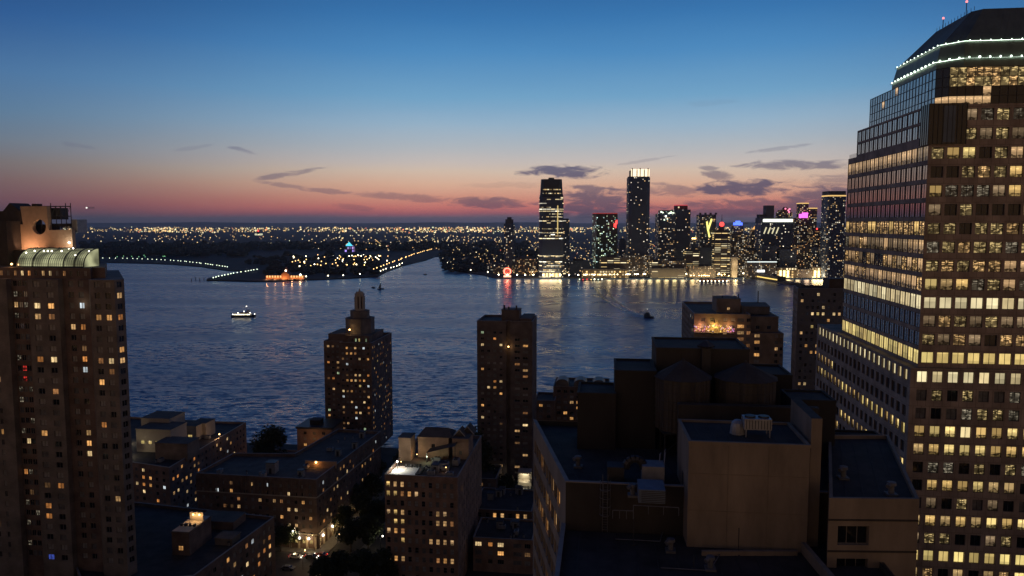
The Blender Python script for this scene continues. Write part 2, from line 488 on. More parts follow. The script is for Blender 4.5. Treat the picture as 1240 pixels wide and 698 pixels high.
def apt(r, p=.13):
    x = rnd()
    if x < p: return random.choice(WARM + WARM[:2] + COOL[:1]) if rnd() < .96 else random.choice(COOL)
    return random.choice([PANE, PANE, PGRY, PCUR, PGRY, PCUR])
def apt_p(p): return lambda r: apt(r, p)
def by_map(hits, base=.05, strong=None):
    """hits: {(face, storey from the top, column)}: lit for certain"""
    def f(r):
        k = (r['face'], r['nrow'], r['col'])
        if k in hits: return random.choice(strong or WARM[:4])
        return apt(r, base)
    return f

# ------------------------------------------------------------------ camera
cd = bpy.data.cameras.new('camera'); cd.sensor_width = 36; cd.lens = FPX / 1240 * 36
cd.clip_start = 1; cd.clip_end = 90000
co = bpy.data.objects.new('camera', cd); C.objects.link(co)
co.location = (0, 0, H); co.rotation_euler = (R(90) - PITCH, 0, 0)
S.camera = co

# ------------------------------------------------------------------ dusk sky
def lin(c): return tuple(((x/255)/12.92 if x/255 <= .04045 else ((x/255+.055)/1.055)**2.4) for x in c)
wd = bpy.data.worlds.new('World'); S.world = wd; wd.use_nodes = True
n, l = wd.node_tree.nodes, wd.node_tree.links
n.clear()
outw = n.new('ShaderNodeOutputWorld')
def wm(op, a, b=None, c=None, clamp=False):
    k = n.new('ShaderNodeMath'); k.operation = op; k.use_clamp = clamp
    for i, x in enumerate((a, b, c)):
        if x is None: continue
        if isinstance(x, (int, float)): k.inputs[i].default_value = x
        else: l.new(x, k.inputs[i])
    return k.outputs[0]
def wr(x, a, b, lo, hi, smooth=True):
    k = n.new('ShaderNodeMapRange'); k.interpolation_type = 'SMOOTHSTEP' if smooth else 'LINEAR'
    k.inputs['From Min'].default_value = a; k.inputs['From Max'].default_value = b
    k.inputs['To Min'].default_value = lo; k.inputs['To Max'].default_value = hi; l.new(x, k.inputs['Value']); return k.outputs[0]
tc = n.new('ShaderNodeTexCoord')
sx = n.new('ShaderNodeSeparateXYZ'); l.new(tc.outputs['Generated'], sx.inputs[0])
el = wm('MULTIPLY', wm('ARCSINE', sx.outputs['Z']), 57.2958)
az = wm('MULTIPLY', wm('ARCTAN2', sx.outputs['X'], sx.outputs['Y']), 57.2958)
# a slow waver so that the glow's bands are not ruler-straight
cbv = n.new('ShaderNodeCombineXYZ'); l.new(wm('MULTIPLY', az, .10), cbv.inputs[0]); l.new(wm('MULTIPLY', el, .45), cbv.inputs[1])
nz = n.new('ShaderNodeTexNoise'); nz.inputs['Scale'].default_value = 1.; nz.inputs['Detail'].default_value = 5; l.new(cbv.outputs[0], nz.inputs['Vector'])
elw = wm('ADD', el, wm('MULTIPLY', wm('SUBTRACT', nz.outputs['Fac'], .5), .55))
def ramp(stops, lo=-2., hi=60.):
    # colour stops by elevation, squeezed so that the low sky keeps its detail
    f = wm('POWER', wm('DIVIDE', wm('ADD', elw, 2.), 62., clamp=True), .4)
    r = n.new('ShaderNodeValToRGB'); l.new(f, r.inputs[0])
    els = r.color_ramp.elements
    while len(els) > 1: els.remove(els[-1])
    for i, (e, c) in enumerate(stops):
        p = max(0, (e + 2) / 62) ** .4
        if i == 0: els[0].position = p; x = els[0]
        else: x = els.new(p)
        x.color = lin(c) + (1,)
    return r.outputs[0]
west = ramp([(-2, (70, 68, 86)), (.1, (88, 82, 100)), (.45, (110, 92, 106)), (.75, (165, 96, 104)), (1.2, (202, 118, 110)), (1.9, (212, 146, 126)), (2.9, (219, 176, 151)), (3.9, (212, 190, 172)),
             (4.6, (198, 188, 183)), (5.8, (176, 183, 190)), (7.4, (150, 178, 200)), (9.4, (114, 163, 199)), (12.6, (78, 138, 190)), (15., (58, 118, 175)), (17., (48, 103, 160)), (22., (46, 98, 154)),
             (30., (40, 82, 136)), (45., (28, 56, 100)), (60., (18, 38, 76))])
side = ramp([(-2, (58, 55, 66)), (.3, (70, 66, 78)), (.8, (88, 70, 82)), (1.6, (104, 76, 86)), (2.8, (112, 92, 96)), (3.8, (112, 106, 110)), (5.2, (104, 118, 134)), (7., (88, 120, 150)), (9.5, (74, 114, 158)),
             (13., (46, 88, 144)), (17., (34, 66, 114)), (26., (24, 50, 94)), (45., (22, 46, 86)), (60., (18, 38, 76))])
azd = wm('SUBTRACT', az, 6.)
side_f = wr(wm('ABSOLUTE', azd), 10., 46., 0., 1.)
mixs = n.new('ShaderNodeMix'); mixs.data_type = 'RGBA'; l.new(side_f, mixs.inputs[0]); l.new(west, mixs.inputs[6]); l.new(side, mixs.inputs[7])
# the sky over the city behind the viewer: night blue above the town's own glow
east = ramp([(-2, (147, 113, 83)), (6, (147, 114, 85)), (14, (120, 97, 78)), (28, (58, 54, 58)), (45, (22, 34, 58)), (60, (18, 38, 76))])
east_f = wr(wm('ABSOLUTE', az), 80., 125., 0., 1.)
mixe = n.new('ShaderNodeMix'); mixe.data_type = 'RGBA'; l.new(east_f, mixe.inputs[0]); l.new(mixs.outputs[2], mixe.inputs[6]); l.new(east, mixe.inputs[7])
# clouds: low torn strips lit from below the horizon
def cpos(px, py): return math.degrees(math.atan((px-CX)/FPX)), (270.-py)/15.6
cb2 = n.new('ShaderNodeCombineXYZ'); l.new(wm('MULTIPLY', az, .55), cb2.inputs[0]); l.new(wm('MULTIPLY', el, 1.9), cb2.inputs[1])
n2 = n.new('ShaderNodeTexNoise'); n2.inputs['Scale'].default_value = 1.15; n2.inputs['Detail'].default_value = 10; n2.inputs['Roughness'].default_value = .6; n2.inputs['Distortion'].default_value = .7
l.new(cb2.outputs[0], n2.inputs['Vector'])
jit = wm('SUBTRACT', n2.outputs['Fac'], .5)
total = None
for px, py, rx, ry, dn, tilt in ((682, 209, 54, 8.5, 1., .02), (715, 230, 26, 6, .8, .12), (590, 246, 58, 8, .75, .03), (500, 240, 62, 5, .5, .07), (462, 238, 42, 4, .4, .05),
        (348, 215, 44, 3.6, .6, -.2), (345, 227, 42, 3., .45, .13), (395, 233, 40, 3.2, .5, .08), (297, 189, 16, 3, .5, .25), (105, 191, 18, 3, .3, .1), (240, 188, 22, 2.5, .2, -.2), (722, 249, 62, 22, .9, 0), (890, 230, 62, 10, 1., 0),
        (815, 232, 46, 8, .55, .04), (962, 206, 70, 6, .75, .02), (868, 215, 20, 6, .7, .15), (1010, 243, 70, 18, .85, -.05), (930, 254, 120, 12, .75, 0), (856, 207, 12, 3, .6, 0),
        (940, 187, 34, 2.5, .35, -.1), (855, 134, 30, 4, .12, 0), (620, 225, 60, 4, .15, 0), (430, 252, 30, 4, .35, .1), (1030, 225, 60, 9, .5, 0), (780, 197, 40, 2, .25, -.15)):
    a0, e0 = cpos(px, py); da = wm('SUBTRACT', az, a0); de = wm('ADD', wm('SUBTRACT', el, e0), wm('MULTIPLY', da, tilt))
    q = wm('ADD', wm('POWER', wm('MULTIPLY', da, 15.6/rx), 2.), wm('POWER', wm('MULTIPLY', de, 15.6/ry), 2.))
    v = wm('SUBTRACT', 1., q)
    v = wm('MULTIPLY', wr(wm('ADD', v, wm('MULTIPLY', jit, 3.7)), -.15, .85, 0., 1.), dn)
    total = v if total is None else wm('MAXIMUM', total, v)
ccol = n.new('ShaderNodeValToRGB'); l.new(wm('DIVIDE', el, 8., clamp=True), ccol.inputs[0])
ccol.color_ramp.elements[0].color = lin((74, 68, 86)) + (1,); ccol.color_ramp.elements[1].color = lin((104, 112, 140)) + (1,)
x = ccol.color_ramp.elements.new(.35); x.color = lin((92, 84, 108)) + (1,)
mixc = n.new('ShaderNodeMix'); mixc.data_type = 'RGBA'; l.new(wm('MULTIPLY', total, .92), mixc.inputs[0]); l.new(mixe.outputs[2], mixc.inputs[6]); l.new(ccol.outputs[0], mixc.inputs[7])
bg1 = n.new('ShaderNodeBackground'); l.new(mixc.outputs[2], bg1.inputs['Color']); bg1.inputs['Strength'].default_value = 1.
sky = n.new('ShaderNodeTexSky'); sky.sky_type = 'NISHITA'; sky.sun_disc = False
SUN_EL, SUN_AZ = -4.0, 6.0
sky.sun_elevation = R(SUN_EL); sky.sun_rotation = R(SUN_AZ); sky.altitude = 100
bg2 = n.new('ShaderNodeBackground'); l.new(sky.outputs[0], bg2.inputs['Color']); bg2.inputs['Strength'].default_value = .01
adds = n.new('ShaderNodeAddShader'); l.new(bg1.outputs[0], adds.inputs[0]); l.new(bg2.outputs[0], adds.inputs[1]); l.new(adds.outputs[0], outw.inputs[0])
sd = bpy.data.lights.new('afterglow', 'SUN'); sd.energy = .02; sd.angle = R(70); sd.color = (1., .6, .45)
so = bpy.data.objects.new('afterglow', sd); C.objects.link(so)
so.rotation_euler = Vector((-math.sin(R(SUN_AZ)), -math.cos(R(SUN_AZ)), -.06)).to_track_quat('-Z', 'Y').to_euler(); so.location = (0, 900, 900)
vs = S.view_settings; vs.view_transform = 'Standard'; vs.look = 'None'; vs.exposure = 0.; vs.gamma = 1.; vs.use_curve_mapping = False
cy = S.cycles
cy.use_denoising = True; cy.denoiser = 'OPENIMAGEDENOISE'; cy.max_bounces = 5; cy.diffuse_bounces = 2; cy.glossy_bounces = 3; cy.transmission_bounces = 2; cy.transparent_max_bounces = 4
cy.sample_clamp_indirect = 3.; cy.caustics_reflective = False; cy.caustics_refractive = False
cy.use_light_tree = True

# ------------------------------------------------------------------ river, land, streets
def water_mat():
    m, n, l = nodes('river water'); b = n['Principled BSDF']
    b.inputs['Base Color'].default_value = (.014, .075, .24, 1); b.inputs['Roughness'].default_value = .07; b.inputs['IOR'].default_value = 1.43
    b.inputs['Specular IOR Level'].default_value = .5
    g = n.new('ShaderNodeNewGeometry')
    # ripples: the slope of the surface, taken from two sizes of wavelet (long across the wind, short along it)
    def slope(sc, rot, det, k):
        mp = n.new('ShaderNodeMapping'); mp.inputs['Scale'].default_value = sc; mp.inputs['Rotation'].default_value = (0, 0, R(rot)); l.new(g.outputs['Position'], mp.inputs[0])
        t = n.new('ShaderNodeTexNoise'); t.inputs['Scale'].default_value = 1.; t.inputs['Detail'].default_value = det; t.inputs['Roughness'].default_value = .55; t.inputs['Distortion'].default_value = .35
        l.new(mp.outputs[0], t.inputs['Vector'])
        a = n.new('ShaderNodeVectorMath'); a.operation = 'SUBTRACT'; l.new(t.outputs['Color'], a.inputs[0]); a.inputs[1].default_value = (.5, .5, .5)
        m_ = n.new('ShaderNodeVectorMath'); m_.operation = 'MULTIPLY'; l.new(a.outputs[0], m_.inputs[0]); m_.inputs[1].default_value = (k*.7, k, 0)
        return m_.outputs[0]
    s1, s2 = slope((.10, .3, 1), 14, 1, .50), slope((.32, .8, 1), -6, 3, .58)
    ad0 = n.new('ShaderNodeVectorMath'); l.new(s1, ad0.inputs[0]); l.new(s2, ad0.inputs[1])
    # cat's-paws: patches where the wind roughens or leaves the surface
    mpw = n.new('ShaderNodeMapping'); mpw.inputs['Scale'].default_value = (.004, .014, 1); mpw.inputs['Rotation'].default_value = (0, 0, R(20)); l.new(g.outputs['Position'], mpw.inputs[0])
    tw = n.new('ShaderNodeTexNoise'); tw.inputs['Scale'].default_value = 1.; tw.inputs['Detail'].default_value = 4; l.new(mpw.outputs[0], tw.inputs['Vector'])
    mw = n.new('ShaderNodeMapRange'); mw.inputs['From Min'].default_value = .36; mw.inputs['From Max'].default_value = .64; mw.inputs['To Min'].default_value = .6; mw.inputs['To Max'].default_value = 1.35; l.new(tw.outputs['Fac'], mw.inputs[0])
    ad = n.new('ShaderNodeVectorMath'); ad.operation = 'SCALE'; l.new(ad0.outputs[0], ad.inputs[0]); l.new(mw.outputs[0], ad.inputs['Scale'])
    a2 = n.new('ShaderNodeVectorMath'); l.new(ad.outputs[0], a2.inputs[0]); a2.inputs[1].default_value = (0, 0, 1)
    nn = n.new('ShaderNodeVectorMath'); nn.operation = 'NORMALIZE'; l.new(a2.outputs[0], nn.inputs[0]); l.new(nn.outputs[0], b.inputs['Normal'])
    # long slicks where the surface is calmer
    mp = n.new('ShaderNodeMapping'); mp.inputs['Scale'].default_value = (.0016, .012, 1); l.new(g.outputs['Position'], mp.inputs[0])
    t = n.new('ShaderNodeTexNoise'); t.inputs['Scale'].default_value = 1.; t.inputs['Detail'].default_value = 3; l.new(mp.outputs[0], t.inputs['Vector'])
    mr = n.new('ShaderNodeMapRange'); mr.inputs['From Min'].default_value = .4; mr.inputs['From Max'].default_value = .62; mr.inputs['To Min'].default_value = .26; mr.inputs['To Max'].default_value = .30
    l.new(t.outputs['Fac'], mr.inputs[0]); l.new(mr.outputs[0], b.inputs['Roughness'])
    return m

def sheet(name, pts, z, m, skirt=None, label=None):
    bm = bmesh.new(); vs = [bm.verts.new((p[0], p[1], z)) for p in pts]
    es = [bm.edges.new((vs[i], vs[(i+1) % len(vs)])) for i in range(len(vs))]
    bmesh.ops.triangle_fill(bm, use_beauty=True, use_dissolve=False, edges=es)
    for f in bm.faces:
        if f.normal.z < 0: f.normal_flip()
    if skirt is not None:
        lo = [bm.verts.new((p[0], p[1], skirt)) for p in pts]
        for i in range(len(pts)):
            j = (i+1) % len(pts); bm.faces.new((vs[i], lo[i], lo[j], vs[j]))
    me = bpy.data.meshes.new(name); bm.to_mesh(me); bm.free(); me.materials.append(m)
    o = bpy.data.objects.new(name, me); C.objects.link(o); tag(o, label, kind='structure'); return o

WATER = water_mat()
sheet('river', [(-9000, -400), (9000, -400), (9000, 12000), (-9000, 12000)], 0., WATER, label='dark blue river with small ripples')
GZ = 3.0
GND = pm('dark ground', (.07, .065, .06), .95, .4, .05)
shore = [W(-900, 352), W(-230, 356), W(-226, 366), W(-20, 366), W(-16, 372), W(140, 372), W(150, 380), W(900, 380), W(900, -350), W(-900, -350)]
sheet('ground', shore, GZ, GND, -2., 'dark paved ground of the near shore')
LAND = pm('dark far land', (.035, .036, .045), .95, .5, .004)
px_shore = [(600, 337.5), (586, 334), (552, 329), (541, 323), (533, 315), (531, 311.5), (527, 311.5), (515, 316), (490, 322), (470, 329), (457, 335.5), (420, 338), (365, 340), (330, 341.5), (300, 341.5), (268, 340.5),
            (250, 340.5), (252, 338), (280, 333), (300, 329.5), (290, 329), (276, 328.5), (242, 323.5), (210, 321), (184, 319.8), (150, 319), (112, 318), (60, 317.5), (0, 317.5), (-300, 318)]
jr = [(1600, 333), (1060, 333.5), (960, 334.5), (860, 336), (780, 336.5), (700, 337.5)]
sp = [pz(x, y, 0.) for x, y in jr + px_shore]
sheet('far_shore', [Vector((60000, sp[0].y))] + sp + [Vector((-60000, sp[-1].y)), Vector((-60000, 62000)), Vector((60000, 62000))], 2.2, LAND, -2., 'dark flat land across the river')
# ------------------------------------------------------------------ the granite office tower beside the view
def office_tower():
    fl = 4.15
    yc = W(80, 175).y
    zf0 = zy(434, W(78, 175).y)                     # middle of the yellow storey
    row = lambda k: (zf0 + fl*k - 1.25, zf0 + fl*k + 1.25)
    base_top = zf0 - fl*.5 - .1
    UE = 128.
    t = thing('office_tower', 'tall brown granite office tower with stepped glass shoulders and a lit sloping copper roof', 'office tower', (W(95, 205).x, W(95, 205).y, GZ))
    wall = MB(); recs = []
    top1, top2, top3 = zy(193, W(71, 229).y), zy(148, W(71, 222).y), zy(121, W(73.5, 220).y)
    sh_top = zy(127, W(72, 175).y)
    # ---- lower block, wider than the shaft above
    def cols(L, bay, w, m0, upto):
        n_ = int((min(L, upto) - m0) / bay); return [(m0 + bay*i + (bay-w)/2, m0 + bay*i + (bay+w)/2) for i in range(n_)]
    b0, b1, b2, b3 = W(69.0, 173.6), W(UE, 173.6), W(UE, 247), W(69.0, 247)
    brow = [row(k) for k in range(-19, 0)]
    def lower_front(r):
        k = 19 - r['row']                          # 1 = first storey under the yellow one
        if k == 1: return random.choice(OFFW)
        if k in (2, 3): return random.choice(GLNT[:1] + [PANE, PGRY, GLNT[2], PANE])
        if k in (4, 5): return random.choice(OFFY + OFFY + OFFW[1:])
        if k == 6: return random.choice([PANE, GLNT[0], PANE, GLNT[2]])
        if k == 7: return random.choice(OFFY + OFFO[:1]) if rnd() < .72 else random.choice([PANE, GLNT[0]])
        if k == 8: return random.choice([PANE, GLNT[0], PANE, PGRY, OFFO[1]])
        if k == 9: return random.choice(OFFY) if rnd() < .85 else GLNT[1]
        if k == 10: return random.choice([PANE, GLNT[1], OFFO[1], GLNT[0]])
        if k == 11: return random.choice(OFFB)
        return random.choice(OFFY + [PANE, GLNT[1]])
    rc = facade(wall, b0, b1, GZ, base_top, cols(UE-69, 3.27, 2.2, .9, 36), brow, 0, .45)
    for r in rc: r['mat'] = lower_front(r)
    recs += rc
    def lower_side(r):
        k = 19 - r['row']; far = r['col'] / 21.
        if k == 1: return OFFW[0] if far > .06 or rnd() < .5 else OFFW[1]
        if k == 2: return PBLU
        if k == 3: return random.choice(OFFY + OFFO[:1]) if far > .72 else PBLU
        if k == 4: return random.choice(OFFY + OFFB) if far < .78 else random.choice(OFFY + [PANE])
        if k == 5: return PBLU
        if k == 6: return random.choice(OFFY + [PANE])
        if k in (7, 9): return random.choice(OFFY + [PANE, PANE])
        return random.choice([PANE, PBLU, PBLU, OFFY[2]]) if rnd() < .5 else PANE
    rc = facade(wall, b3, b0, GZ, base_top, cols(73.4, 3.4, 2.1, 1., 73), brow, 0, .45)
    for r in rc: r['col'] = 20 - r['col']; r['mat'] = lower_side(r)
    for r in rc: r['col'] = r['col']
    recs += rc
    wall.wallquad(b1, b2, GZ, base_top); wall.wallquad(b2, b3, GZ, base_top)
    wall.face([(p.x, p.y, base_top) for p in (b0, b1, b2, b3)], 0)
    # ---- shaft
    s0, s1, s2, s3 = W(71, 175), W(UE, 175), W(UE, 229), W(71, 229)
    nup = 13
    srow = [row(k) for k in range(0, nup + 1)]
    srow = [r for r in srow if r[1] < sh_top - .4]
    def up_front(r):
        k = r['row']; c = r['col']
        if k == 0: return random.choice(OFFB)
        if k == 1: return random.choice([PANE, GLNT[1], GLNT[0], OFFO[1], REDW if c == 4 else GLNT[1]])
        if k == 2: return random.choice([PANE, GLNT[0], GLNT[0], OFFO[1], GLNT[1]])
        if k == 3: return OFFW[0] if rnd() < .7 else OFFW[1]
        if k == 4: return random.choice(OFFO[:1] + OFFY) if c < 3 else random.choice(GLNT + [OFFO[0]])
        if k == 5: return random.choice(GLNT[:2] + GLNT[1:2]) if c not in (5, 6) else OFFO[0]
        if k in (6, 7): return random.choice(GLNT + [GLNT[0], PANE, GLNT[2]])
        if k == 8: return random.choice(GLNT + [OFFO[0], OFFO[1], PANE])
        if k == 9: return random.choice([OFFY[1], GLNT[2], OFFO[0], GLNT[0], OFFO[1], PANE, GLNT[2]])
        if k in (10, 11): return random.choice(OFFY + OFFO[:1] + [GLNT[1], OFFO[1]]) if rnd() < .6 else random.choice([GLNT[0], GLNT[2], PANE])
        return random.choice([GLNT[1], GLNT[2], GLNT[0], OFFO[1], PANE])
    rc = facade(wall, s0, s1, base_top, sh_top, cols(UE-71, 3.27, 2.6, .4, 34), srow, 0, .45)
    for r in rc: r['mat'] = up_front(r)
    recs += rc
    # the side of the shaft: ribbon windows, in three steps of depth
    def up_side(r):
        k = r['row']; f = r['s'] / 54.                      # 0 near, 1 far
        if k == 0: return random.choice(OFFB)
        if k in (1, 2): return PBLU
        if k == 3: return random.choice(OFFW)
        if k == 4: return OFFO[0] if .05 < f < .55 or rnd() < .4 else GLNT[1]
        if k == 5: return random.choice([OFFO[0], OFFO[1], PBLU, GLNT[1]])
        if k == 6: return random.choice([OFFO[0], GLNT[1], OFFO[1], GLNT[2]])
        if k == 7: return GLNT[1] if rnd() < .8 else OFFY[1]
        if k in (8, 9, 10): return PBLU
        if k == 11: return OFFO[0] if rnd() < .85 else OFFO[1]
        return PBLU if rnd() < .92 else GLNT[0]
    def side(u_, v0, v1, z0, z1, rows):
        p, q = W(u_, v1), W(u_, v0); L = v1 - v0
        n_ = int(L / 3.0); b = L / n_
        cl = [(b*i + .13, b*(i+1) - .13) for i in range(n_)]
        rr = facade(wall, p, q, z0, z1, cl, rows, 0, .2)
        for r in rr:
            r['s'] = (r['c'].xy - W(u_, 175)).length; r['row'] = min(range(nup+4), key=lambda k: abs(zf0 + fl*k - r['c'].z)); r['mat'] = up_side(r)
        return rr
    tall = lambda k: (zf0 + fl*k - 1.55, zf0 + fl*k + 1.65)
    recs += side(71, 175, 229, base_top, top1, [tall(k) for k in range(nup+2) if zf0 + fl*k + 1.7 < top1])
    recs += side(71, 175.0, 222, top1, sh_top if sh_top < top2 else top2, [(top1 + .5, top1 + .5*(min(top2, sh_top)-top1) - .2), (top1 + .5*(min(top2, sh_top)-top1) + .4, min(top2, sh_top) - .45)])
    wall.face([(p.x, p.y, top1) for p in (W(71, 222), W(UE, 222), W(UE, 229), W(71, 229))], 0)
    zt = min(top2, sh_top)
    wall.wallquad(W(UE, 222), W(71, 222), top1, zt)
    wall.wallquad(s1, s2, base_top, top1); wall.wallquad(s2, s3, base_top, top1); wall.wallquad(s1, W(UE, 222), top1, zt)
    wall.face([(p.x, p.y, zt) for p in (W(71, 175), W(UE, 175), W(UE, 222), W(71, 222))], 0)
    # belts of stone standing a little proud between storeys of the side
    wo = wall.build('wall', GRAN, t)
    for r in recs: pass
    windows(t, recs, lambda r: r['mat'], 'pair', DARKM, 100)
    # ---- glass shoulder under the roof
    zg0, zg1 = zt, top3
    g = MB(); pane = lambda p, q, z0, z1, mi: g.face([(p.x,p.y,z0),(q.x,q.y,z0),(q.x,q.y,z1),(p.x,p.y,z1)], mi, [(0,0),(1,0),(1,1),(0,1)])
    mu = MB()
    gp = [W(73.5, 220), W(73.5, 179), W(75.5, 177), W(UE, 177)]
    mats = [PBLU, GLNT[1], OFFO[0], GLNT[0], PANE]
    for i in range(3):
        p, q = gp[i], gp[i+1]; L = (q-p).length; n_ = max(1, round(L / 1.75)); e = (q-p)/L; o = Vector((e.y, -e.x))
        rows = 4; dz = (zg1-zg0)/rows
        for k in range(n_):
            a, b = p + e*L*k/n_, p + e*L*(k+1)/n_
            for j in range(rows):
                if i == 2: mi = (2 if j == 0 or (k // 4) % 2 else 4) if j < 2 and (k // 5) % 3 != 1 else 4 if j < 2 else (1 if rnd() < .5 else 3)
                elif i == 1: mi = 2 if j == 0 else 4
                else: mi = 0 if rnd() < .95 else 2
                pane(a, b, zg0 + dz*j, zg0 + dz*(j+1), mi)
            mu.box((a.x + o.x*.02, a.y + o.y*.02, zg0), (.10, .16, zg1-zg0), math.atan2(e.y, e.x))
        for j in range(rows + 1):
            c = (p+q)/2
            mu.box((c.x + o.x*.05, c.y + o.y*.05, zg0 + dz*j - .06), (L, .14, .12), math.atan2(e.y, e.x))
    g.wallquad(W(UE, 220), W(73.5, 220), zg0, zg1, 4); g.wallquad(W(UE, 177), W(UE, 220), zg0, zg1, 4)
    g.face([(p.x, p.y, zg1) for p in (W(73.5, 220), gp[1], gp[2], W(UE, 177), W(UE, 220))], 4)
    go = g.build('glass_shoulder', mats, t); mu.build('mullion_grid', DARKM, go)
    # dark glazed notch at the corner of the shaft
    nb = MB(); nb.prism([W(70.7, 174.7), W(78.6, 174.7), W(78.6, 179), W(70.7, 179)], zt - 8.6, zt + .25, 0); no = nb.build('corner_bay', pm('black corner glass', (.012, .013, .016), .08, 0, spec=.6), t)
    nm = MB()
    bp_ = MB(); bp_.wallquad(W(73.8, 174.66), W(76.2, 174.66), zt - 8.2, zt - .3); bp_.build('painted_sky_pane', pm('painted sky blue glass', (.11, .15, .21), .3, .2, .4), no)  # the sky's reflection is put into this pane's base colour
    for k in range(9): 
        nm.box((*W(70.7 + .98*k, 174.64), zt - 8.6), (.09, .1, 8.8), -GA); k < 5 and nm.box((*W(70.66, 174.7 + 1.05*k), zt - 8.6), (.1, .09, 8.8), -GA)
    nm.build('mullion_grid', DARKM, no)
    # ---- sloping copper roof: an eight-sided truncated pyramid on a lamp-lit skirt
    zr, zs, zp = zy(50, W(78, 177).y), zy(72, W(78, 177).y), zy(9, W(95, 184).y)
    base = [W(74.3, 181), W(78.3, 177), W(UE-6, 177), W(UE-2, 181), W(UE-2, 207), W(UE-6, 211), W(78.3, 211), W(74.3, 207)]
    plat = [W(83.4, 186), W(85, 184), W(UE-13, 184), W(UE-11, 186), W(UE-11, 204), W(UE-13, 206), W(85, 206), W(83.4, 204)]
    up = offset_poly(base, .9)
    sk = MB(); n_ = 8
    for i in range(n_):
        j = (i+1) % n_
        sk.wallquad(base[i], base[j], zg1 - .05, zs)
        sk.face([(base[i].x, base[i].y, zs), (base[j].x, base[j].y, zs), (up[j].x, up[j].y, zr), (up[i].x, up[i].y, zr)], 0)
    sk.build('roof_skirt', COPPER, t)
    rf = MB()
    for i in range(n_):
        j = (i+1) % n_
        rf.face([(up[i].x, up[i].y, zr), (up[j].x, up[j].y, zr), (plat[j].x, plat[j].y, zp), (plat[i].x, plat[i].y, zp)], 0)
    rf.face([(p.x, p.y, zp) for p in plat], 0)
    ro = rf.build('roof', COPPER, t)
    se = MB()                                               # standing seams
    for i in (7, 0, 1):
        j = (i+1) % n_; L = (up[j]-up[i]).length; m_ = max(1, int(L / 1.6))
        for k in range(m_ + 1):
            a = up[i].lerp(up[j], k/m_); b = plat[i].lerp(plat[j], k/m_)
            se.tube((a.x, a.y, zr), (b.x, b.y, zp), .07, 4)
    se.build('standing_seams', COPPER, ro)
    LED = em('pale green strip light', (.80, 1., .80), 5., 'AUTO')
    for z_, poly, off_, nm_, gap in ((zs + .12, base, -.35, 'lower_cornice_light', 2.1), (zr + .1, up, -.3, 'upper_cornice_light', 2.1)):
        q = offset_poly(poly, off_); ms = MB(); bulbs = []
        for i in (7, 0, 1):
            a, b = q[i], q[(i+1) % n_]; L = (b-a).length; e = (b-a)/L; c = (a+b)/2
            ms.box((c.x, c.y, z_ - .12), (L, .16, .12), math.atan2(e.y, e.x))
            m_ = max(1, round(min(L, 32 if i == 1 else L) / gap))
            for k in range(m_):
                w_ = a + e * (L if i != 1 else min(L, 32.)) * (k + .5) / m_; bulbs.append((w_, i))
        ho = ms.build('cornice_ledge', DARKM, t)
        bm_ = MB(); bm_.ball((0, 0, 0), (.2 if 'lower' in nm_ else .11), 0, 6, 4)
        me = bm_.mesh('cornice_lamp', [LED])
        tube = MB()
        for i in (7, 0, 1):
            a, b = q[i], q[(i+1) % n_]; L = (b-a).length; e = (b-a)/L; c = (a+b)/2 + Vector((-e.y, e.x))*.12
            tube.box((c.x, c.y, z_), (L - .1, .06, .05 if i == 1 and 'lower' in nm_ else .11), math.atan2(e.y, e.x))
        tube.build('strip_light', LED, ho)
        for w_, i in bulbs:
            o = bpy.data.objects.new('cornice_lamp', me); C.objects.link(o); o.parent = ho
            o.location = Vector((w_.x, w_.y, z_ + .25)) - parent_world(ho); o.scale = [uni(.7, 1.35)]*3
    rod = MB()
    for u_, v_, zz in ((84, 202, 2.6), (84, 190, 3.2), (96, 186, 3.4)):
        p = W(u_, v_); rod.tube((p.x, p.y, zp), (p.x, p.y, zp + zz), .09)
        o = MB(); o.ball((p.x, p.y, zp + zz + .15), .3, 0, 6, 4); ob = o.build('red_beacon', em('beacon %d' % int(u_+v_), (1., .25, .25), 2.), t)
    for k in range(13):
        p = W(83.5, 185 + 1.6*k); rod.tube((p.x, p.y, zp), (p.x, p.y, zp + .9), .05)
    rod.build('roof_masts', DARKM, t)
    # rails and posts on the steps
    rl = MB()
    for (u_, v0, v1, z) in ((71.3, 222.4, 228.7, top1),):
        for k in range(8):
            p = W(u_, v0 + (v1-v0)*k/7); rl.tube((p.x, p.y, z), (p.x, p.y, z+1.2), .05)
    rl.build('terrace_railing', DARKM, t)
office_tower()
